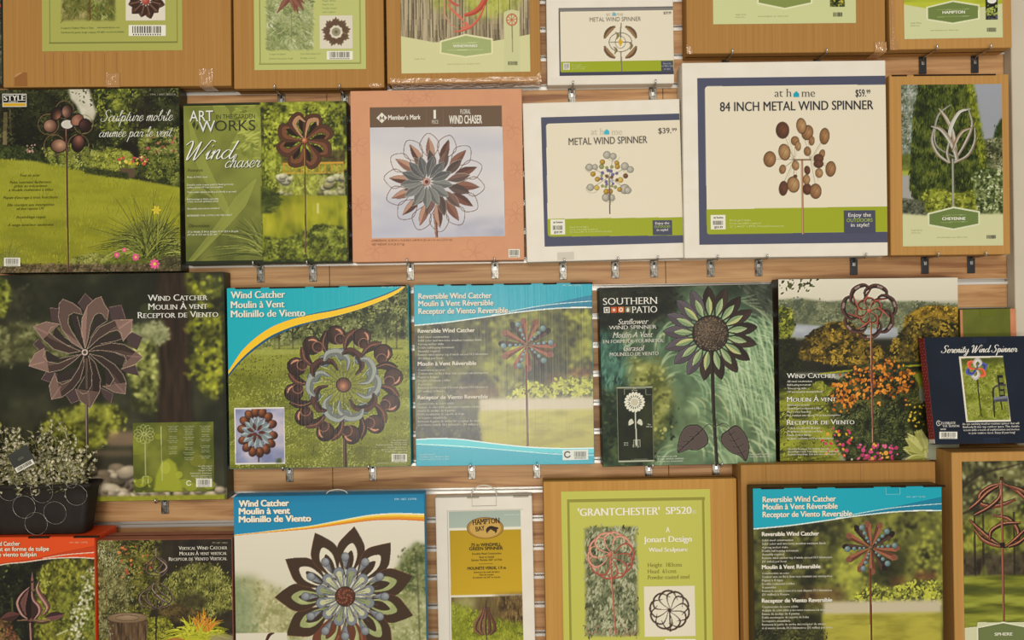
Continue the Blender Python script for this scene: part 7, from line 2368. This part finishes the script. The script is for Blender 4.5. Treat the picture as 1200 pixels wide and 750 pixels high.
c = D5.canvas(754.4, 687.2, 815, 745, base=(226, 216, 192), seed=56)
cx, cy = 784.6, 715
for k in range(10):
    a = TAU * k / 10 - 1.2
    pol = lambda r, q: (cx + r * math.cos(q), cy + r * math.sin(q))
    c.stroke([pol(2, a), pol(10, a - .6), pol(18, a - .5), pol(22.4, a - .05), pol(22, a + .4), pol(15, a + .95)], [.6, 1, 1.8, 2.2, 2.0, .6], (52, 38, 28), (84, 62, 46))
c.ell(cx, cy, 2.2, 2.2, 0, (60, 42, 30))
c.line([(784.6, 716), (785.6, 740)], 1.6, (60, 44, 32))
D5.put(c, 'product_picture', lift=.001, parent=D5L)
D5.text("'GRANTCHESTER'", 676.6, 773.6, 604.6, 8.8, 'serifb', (238, 230, 206), parent=D5L)
D5.text('SP520', 780, 810.4, 602.4, 8.4, 'serifb', (238, 230, 206), parent=D5L)
D5.text('®', 811.2, 815.6, 602, 4.4, 'sans', (228, 220, 190), parent=D5L)
D5.text('A', 780, 785, 623.6, 6.2, 'serifb', (238, 230, 206), parent=D5L)
D5.text('Jonart Design', 754, 811, 635.4, 6.8, 'serifb', (238, 230, 206), parent=D5L)
D5.text('Wind Sculpture', 759.6, 805.6, 646.6, 5.0, 'serifb', (238, 230, 206), parent=D5L)
for s, x1, y in (('Height  183cms', 799, 664.4), ('Head  61cms', 792.4, 671.8), ('Powder-coated steel', 808, 678.8)):
    D5.text(s, 759, x1, y, 4.6, 'serif', (120, 108, 44), parent=D5L)
D5.barcode(779, 748.6, 815, 762, parent=D5L)
seam(D5, 'top')
tape(D5, 700, 716, .02, 'top') if False else None

# --- plain brown carton behind the dark teal one
D6 = Box(KR, 'plain brown carton standing behind the dark teal titled carton', CAT, [(868, 545.2), (1096, 541.2), (1102, 850), (873.6, 854)], .08, .075, 'kraft_board_dark')
seam(D6, 'top')
D6.flat('crease', [([(897, 545), (897.6, 545), (898.4, 568), (897.8, 568)], (150, 104, 52)), ([(1008, 543), (1008.6, 543), (1009.4, 568), (1008.8, 568)], (150, 104, 52))], 'print_matte', .0005)

# --- darker teal carton in front
D7 = Box(KR, 'lower teal titled carton with clear dark garden print, leaning on a plain brown carton', CAT, [(880.8, 572), (1102.6, 569), (1108.4, 850), (886.4, 853)], .128, .045, 'dark_green_board')
DX, DY = 403, 238
reversible(D7, DX, DY, 57, False, 'print_satin', bottom=False)
tuck_slots(D7, [(884, 911), (932, 950), (971, 1016), (1036, 1054), (1074, 1100)])
D7.flat('tuck_flap', [([(1037.6, 571.2), (1038, 579.6), (1055, 579.2), (1054.6, 571)], (120, 196, 200)), ([(1038.2, 571.2), (1038.5, 579), (1054.4, 578.7), (1054.1, 571)], (14, 156, 172))])

# --- brown carton at right with the red ribbon ball
D8 = Box(KR, 'brown carton in the lower right corner with red ribbon ball sculpture over lawn', CAT, [(1115.2, 530.4), (1290, 527.4), (1296, 848), (1120.6, 851)], .12, .115, 'kraft_board_tan')
c = D8.canvas(1127, 541, 1279, 790, base=(72, 78, 40), seed=58)
pic = c.mask([(1127, 541), (1282, 539), (1286, 740), (1215, 730), (1175, 729), (1128, 737)])
c.foliage([(1120, 535), (1290, 535), (1290, 680), (1120, 680)], [(52, 50, 32), (112, 108, 60), (160, 156, 92)], l=4.4, w=3.2, dens=.7, lump=14, gain=2.2)
c.leaves([(150, 148, 100), (176, 172, 130)], c.mask([(1124, 536), (1200, 536), (1200, 570), (1124, 580)], 8) * .35, 5, 4, .5)
c.foliage([(1124, 610), (1200, 600), (1200, 650), (1124, 655)], [(72, 74, 30), (130, 132, 44), (164, 164, 66)], l=4.4, w=3, dens=.8, lump=9, soft=5)
c.soften(1.1)
for pts in ([(1122, 576), (1150, 556), (1180, 548), (1210, 540)], [(1124, 604), (1140, 598), (1160, 596), (1190, 586)]):
    c.stroke(pts, [2.4, 3.0, 2.2, 1.4], (58, 48, 34), alpha=.8)
    c.soften(.3)
c.mottle([(48, 40, 28), (76, 64, 44), (92, 80, 56)], 9, c.mask([(1122, 650), (1290, 644), (1290, 680), (1122, 682)], 4))
for x in (1142, 1152, 1188, 1205):
    c.line([(x, 600), (x + 1, 676)], 2.6, (52, 44, 30), .7)
c.poly([(1148, 675), (1154, 660), (1158, 675)], (110, 112, 40), .7, 1)
lw = c.mask([(1120, 676), (1295, 672), (1295, 760), (1120, 760)], 1.5)
c.vgrad([(676, (118, 126, 36)), (700, (104, 116, 34)), (735, (126, 132, 38))], 1, lw)
c.mottle([(70, 84, 24), (120, 128, 38), (156, 160, 60)], 7, lw, .75, sx=6, gain=2.0)
c.rect(1120, 688, 1290, 694, (66, 80, 28), .6, 1.6)
c.rect(1120, 712, 1200, 718, (76, 90, 28), .45, 2)
RD, RL, RH = (70, 34, 22), (124, 62, 40), (190, 130, 98)
for pts in ([(1174, 567), (1160, 571), (1149, 580), (1150, 590), (1162, 593), (1176, 591), (1190, 585)],
            [(1172, 569), (1158, 577), (1146, 589), (1136, 597)],
            [(1172, 568), (1172, 582), (1160, 594), (1142, 604)],
            [(1176, 567), (1190, 574), (1206, 588), (1220, 600)],
            [(1180, 569), (1196, 574), (1212, 584)],
            [(1136, 609), (1150, 622), (1164, 634), (1175, 640)],
            [(1142, 620), (1152, 632), (1164, 638), (1176, 641)],
            [(1164, 604), (1182, 608), (1193, 622), (1190, 636), (1176, 641)],
            [(1196, 613), (1176, 614), (1162, 622), (1160, 632)],
            [(1204, 618), (1192, 630), (1180, 640)],
            [(1206, 626), (1194, 636), (1182, 641)]):
    n_ = len(pts)
    c.stroke(pts, [2.2] + [5.0] * (n_ - 2) + [2.6], RL, RD, edge=(48, 28, 20), ew=.3)
    c.stroke([(x - .5, y - .5) for x, y in pts], [.3] + [1.0] * (n_ - 2) + [.3], RH, alpha=.8)
c.line([(1173.6, 560), (1174.8, 640), (1176.4, 732)], 2.6, (112, 56, 36))
c.line([(1173, 560), (1174.2, 640), (1175.8, 732)], .8, (176, 112, 84))
c.rect(1171.6, 558.6, 1176, 563, (84, 44, 30))
c.rect(1172, 636, 1178, 642, (44, 32, 26))
c.poly([(1127, 736), (1145, 734), (1146, 729), (1290, 729), (1290, 800), (1120, 800)], (200, 196, 156))
c.poly([(1144.6, 734.4), (1175.6, 728.2), (1207.6, 734.4), (1208, 760), (1145, 760)], (208, 206, 170))
c.poly([(1146.2, 735.8), (1175.6, 730), (1206, 735.8), (1206.4, 760), (1146.6, 760)], (100, 116, 66))
D8L = D8.put(c, 'paper_label', 'print_satin', .0006)
D8.text('SPHERE', 1165, 1186, 744.6, 3.4, 'bold', (224, 222, 196), parent=D8L)
tape(D8, 1122, 1140, .01)
seam(D8, 'top')


# ------------------------------------------------------------------ peg hooks
def hook(x, box, label, up=.011, dark=False):
    """A slatwall hook at photo column x carrying the given carton's bottom edge."""
    z = (box.root.location.z + box.ex.z * ((at(x, 375, .03).x - box.root.location.x)))
    zb = z - .0042
    X = at(x, 375, 0).x * 1.0
    p = at(x, 375 - (zb - CAMZ) / DIST * F, 0)
    X = p.x
    r = empty('peg_hook', (X, 0, zb), label, 'hook', 'chrome peg hooks in the slatwall')
    m = MB()
    m.box(-.0095, .0095, -.0040, -.0022, -.040, .004)
    m.box(-.0095, .0095, -.0022, -.0004, -.0406, -.033)
    m.box(-.0072, .0072, -.0022, -.0004, -.004, .0032)
    m.build('bracket', 'black_steel' if dark else 'chrome_plate', r, bevel=.0006)
    dpt = DIST - (box.o.y + DIST)
    m = MB()
    m.tube([(0, -.003, -.010), (0, -.006, -.002), (0, -.010, 0), (0, -dpt * .5, .0), (0, -dpt - .006, .0), (0, -dpt - .010, .0016), (0, -dpt - .0115, .006), (0, -dpt - .0125, up)], .0022, 8)
    m.build('prong', 'chrome_wire', r, smooth=True)
    m = MB()
    m.box(-.0035, .0035, -.0052, -.0038, -.018, -.008)
    m.build('tab', 'chrome_wire', r, bevel=.0004)
    return r


HOOKS = [
    (330, A2, 'chrome hook under the second top carton, above the pond picture, left of a pair'),
    (404, A2, 'chrome hook under the second top carton, beside the peach carton edge'),
    (670, A4, 'chrome hook under the small white top carton, left of its pair'),
    (764.6, A4, 'chrome hook under the small white top carton, right of its pair'),
    (850, A5, 'chrome hook above the 84 inch carton, left of its pair'),
    (957, A5, 'chrome hook above the 84 inch carton, right of its pair'),
    (1080.6, A6, 'black backed hook above the conifer carton, left of its pair'),
    (1141.6, A6, 'black backed hook above the conifer carton, right of its pair'),
    (305.6, B2, 'chrome hook below the middle of the dark green script carton'),
    (366.8, B2, 'chrome hook below the pond picture side of the dark green carton'),
    (481, B3, 'chrome hook below the left half of the peach carton'),
    (580, B3, 'chrome hook below the right half of the peach carton'),
    (659.6, B4, 'chrome hook below the 39.99 carton, leftmost of three'),
    (720.6, B4, 'chrome hook below the 39.99 carton, middle of three'),
    (766, B4, 'chrome hook below the 39.99 carton, rightmost of three'),
    (832.6, B5, 'chrome hook below the 84 inch carton, leftmost of three'),
    (888.6, B5, 'chrome hook below the 84 inch carton, middle of three'),
    (1000, B5, 'dark chrome hook below the 84 inch carton, rightmost of three'),
    (1083.4, B6, 'black backed hook below the conifer carton, left of its pair'),
    (1137.4, B6, 'black backed hook below the conifer carton, right of its pair'),
    (193.6, C1, 'single chrome hook below the dark forest carton'),
    (339.4, C2, 'chrome hook below the yellow curve teal carton, left of its pair'),
    (437, C2, 'chrome hook below the yellow curve teal carton, right of its pair'),
    (552.6, C3, 'chrome hook below the faded teal carton, left of its pair'),
    (628.8, C3, 'chrome hook below the faded teal carton, right of its pair'),
    (760, C4, 'chrome hook below the sunflower carton, left of its pair'),
    (838.6, C4, 'chrome hook below the sunflower carton, right of its pair'),
]
for x, b, lab in HOOKS:
    hook(x, b, lab, dark=b in (A6, B6) or x == 1000)


# ------------------------------------------------------------------ planter with white flowering filler
def planter():
    zt = D1.root.location.z + D1.h
    xr = at(107, 567, .115).x
    xb = at(97.5, 627, .115).x
    z1 = at(60, 567.5, .115).z
    zb = zt + .0006
    r = empty('planter', (-1.27, -.085, zb), 'black plastic trough planter of white flowering sprigs on the orange carton', 'planter')
    H = z1 - zb
    cx = -.02
    x_r, x_b = xr + 1.27, xb + 1.27
    L0 = -.26

    def ringpts(x0, x1, hy, z, rad, n=6):
        P_ = []
        for (cx_, cy_, a0) in ((x1 - rad, -hy + rad, -math.pi / 2), (x1 - rad, hy - rad, 0), (x0 + rad, hy - rad, math.pi / 2), (x0 + rad, -hy + rad, math.pi)):
            for k in range(n + 1):
                q = a0 + math.pi / 2 * k / n
                P_.append((cx_ + rad * math.cos(q), cy_ + rad * math.sin(q), z))
        return P_
    m = MB()
    hy0, hy1 = .025, .031
    prof = [(L0 + .02, x_b - .004, hy0 - .003, 0), (L0 + .018, x_b, hy0, .003)]
    for f in (.25, .5, .75, .9):
        prof.append((L0 + .018 * (1 - f), x_b + (x_r - .006 - x_b) * f, hy0 + (hy1 - hy0) * f, H * f))
    prof += [(L0 - .004, x_r - .004, hy1, H - .012), (L0 - .006, x_r - .001, hy1 + .003, H - .008), (L0 - .008, x_r, hy1 + .004, H - .003), (L0 - .006, x_r - .001, hy1 + .003, H), (L0, x_r - .006, hy1 - .001, H), (L0 + .002, x_r - .009, hy1 - .004, H - .004), (L0 + .006, x_r - .014, hy1 - .007, H - .035)]
    rings = [ringpts(a, b, h, z, min(.014, h * .7)) for a, b, h, z in prof]
    V = [p for rg in rings for p in rg]
    n = len(rings[0])
    Fc = []
    for j in range(len(rings) - 1):
        for i in range(n):
            a, b = j * n + i, j * n + (i + 1) % n
            Fc.append((a, b, b + n, a + n))
    Fc.append(tuple(range(n))[::-1])
    m.add(V, Fc)
    m.build('pot', 'planter_plastic', r, smooth=True)
    m = MB()
    m.add(rings[-1], [tuple(range(n))])
    m.build('soil', 'soil', r)
    # leaves and tiny white flowers
    rng = random.Random(77)
    st, lf, fl = MB(), MB(), MB()

    def leaf(mb, p, d, ln, wd, up=Vector((0, 0, 1))):
        d = d.normalized()
        s = d.cross(up)
        if s.length < .05:
            s = d.cross(Vector((1, 0, 0)))
        s.normalize()
        nrm = s.cross(d)
        tip = p + d * ln
        mid = p + d * ln * .45 + nrm * ln * .08
        mb.add([p, mid - s * wd, tip, mid + s * wd, mid + nrm * ln * .03], [(0, 1, 4), (1, 2, 4), (2, 3, 4), (3, 0, 4)])
    for i in range(215):
        bx = L0 + .03 + rng.random() * (x_r - .075 - L0)
        by = (rng.random() - .5) * .05
        p = Vector((bx, by, H - .035))
        lean = (bx - (L0 + x_r - .06) / 2) * .8
        d = Vector((lean + (rng.random() - .5) * .7, -.15 + (rng.random() - .5) * .7, 1)).normalized()
        ht = .07 + rng.random() * .125
        if bx > x_r - .12:
            ht *= .62 + .3 * rng.random()
        pts = [p]
        for k in range(5):
            d = (d + Vector(((rng.random() - .5) * .35, (rng.random() - .5) * .3, -.02))).normalized()
            p = p + d * ht / 5
            p.y = max(min(p.y, .018), -.048)
            if p.x > x_r - .008 and p.z < H + .02:
                p.x = x_r - .008
            pts.append(p.copy())
        st.tube(pts, .0007, 5)
        for k in range(1, 6):
            for q in range(5):
                dd = Vector((rng.random() - .5, rng.random() - .62, rng.random() * .9 - .2))
                o = pts[k] + (pts[k - 1] - pts[k]) * rng.random()
                if o.z < H - .03:
                    continue
                fy = o.z / H
                if rng.random() < .58 + .22 * (k / 5):
                    for w_ in range(3):
                        ddd = (dd.normalized() + Vector((rng.random() - .5, rng.random() - .5, rng.random() - .5)) * .9)
                        leaf(fl, o + dd * .008, ddd, .0105, .0030)
                else:
                    leaf(lf, o, dd, .015 + .007 * rng.random(), .0032)
    st.build('stem', 'plant_stem', r)
    lf.build('foliage', 'plant_leaf', r)
    fl.build('blossom', 'plant_flower', r)['label'] = 'tiny cream white blossoms among the leaves'
    # pale wire loops draped over the front
    loops = [(26, 595, 13.6), (39, 615, 13.6), (62, 602, 13.6), (9, 575, 12.4), (48, 577, 13), (88, 580, 13), (53, 520, 12.6), (84, 566, 6)]
    for lx, ly, lr in loops:
        w = MB()
        base = at(lx, ly, .1235)
        rr = lr * (DIST - .1235) / F
        pts = []
        for k in range(25):
            q = TAU * k / 24
            z = base.z + rr * math.sin(q) - zb
            yy = -.0345 - (H - z) * 0 + (max(0, H - z) * .09) - (.004 if abs(z - H) < .012 else 0)
            pts.append((base.x + 1.27 + rr * .98 * math.cos(q), yy - .0015, z))
        w.tube(pts, .00055, 6)
        for q_ in pts[::5]:
            w.tube([Vector(q_) + Vector((0, -.0008, -.0012)), Vector(q_) + Vector((0, -.0008, 0)), Vector(q_) + Vector((0, -.0008, .0012))], [.0004, .0012, .0004], 6)
        w.build('wire_loop', 'silver_wire', r, smooth=True)
    # price tag standing in the flowers
    a = [(8, 534), (31, 521), (41.4, 540), (20, 556)]
    V = [at(x, y, .158) - Vector((-1.27, -.085, zb)) for x, y in a]
    nrm = Vector((0, .0012, 0))
    tg = MB()
    tg.add(V + [v + nrm for v in V], [(3, 2, 1, 0), (4, 5, 6, 7), (0, 1, 5, 4), (1, 2, 6, 5), (2, 3, 7, 6), (3, 0, 4, 7)])
    tgo = tg.build('price_tag', 'tag_card', r)
    tgo['label'] = 'dark grey price tag with white barcode strip'
    sk = MB()
    ex_ = (V[1] - V[0])
    ey_ = (V[3] - V[0])
    q = lambda u, v, l=.0006: V[0] + ex_ * u + ey_ * v - Vector((0, l, 0))
    sk.add([q(.04, .70), q(.92, .72), q(.92, .96), q(.04, .94)], [(3, 2, 1, 0)], (226, 220, 200))
    rg = random.Random(9)
    u = .12
    while u < .84:
        dw = rg.choice([.015, .015, .03])
        sk.add([q(u, .74, .0009), q(u + dw, .74, .0009), q(u + dw, .90, .0009), q(u, .90, .0009)], [(3, 2, 1, 0)], (40, 38, 34))
        u += dw + rg.choice([.015, .025])
    sk.build('barcode', 'print_satin', tgo)
    ln_ = MB()
    for v0, u0, u1 in ((.38, .36, .60), (.43, .34, .64), (.47, .36, .62)):
        ln_.add([q(u0, v0), q(u1, v0), q(u1, v0 + .018), q(u0, v0 + .018)], [(3, 2, 1, 0)], (120, 116, 104))
    ln_.build('lettering', 'print_satin', tgo)
    strg = MB()
    tp = q(.62, .02)
    strg.tube([tp, tp + Vector((.006, .004, .012)), tp + Vector((.016, .02, .016)), tp + Vector((.022, .04, .004))], .0005, 5)
    strg.build('tag_string', 'plant_stem', tgo)


planter()
build_lettering()
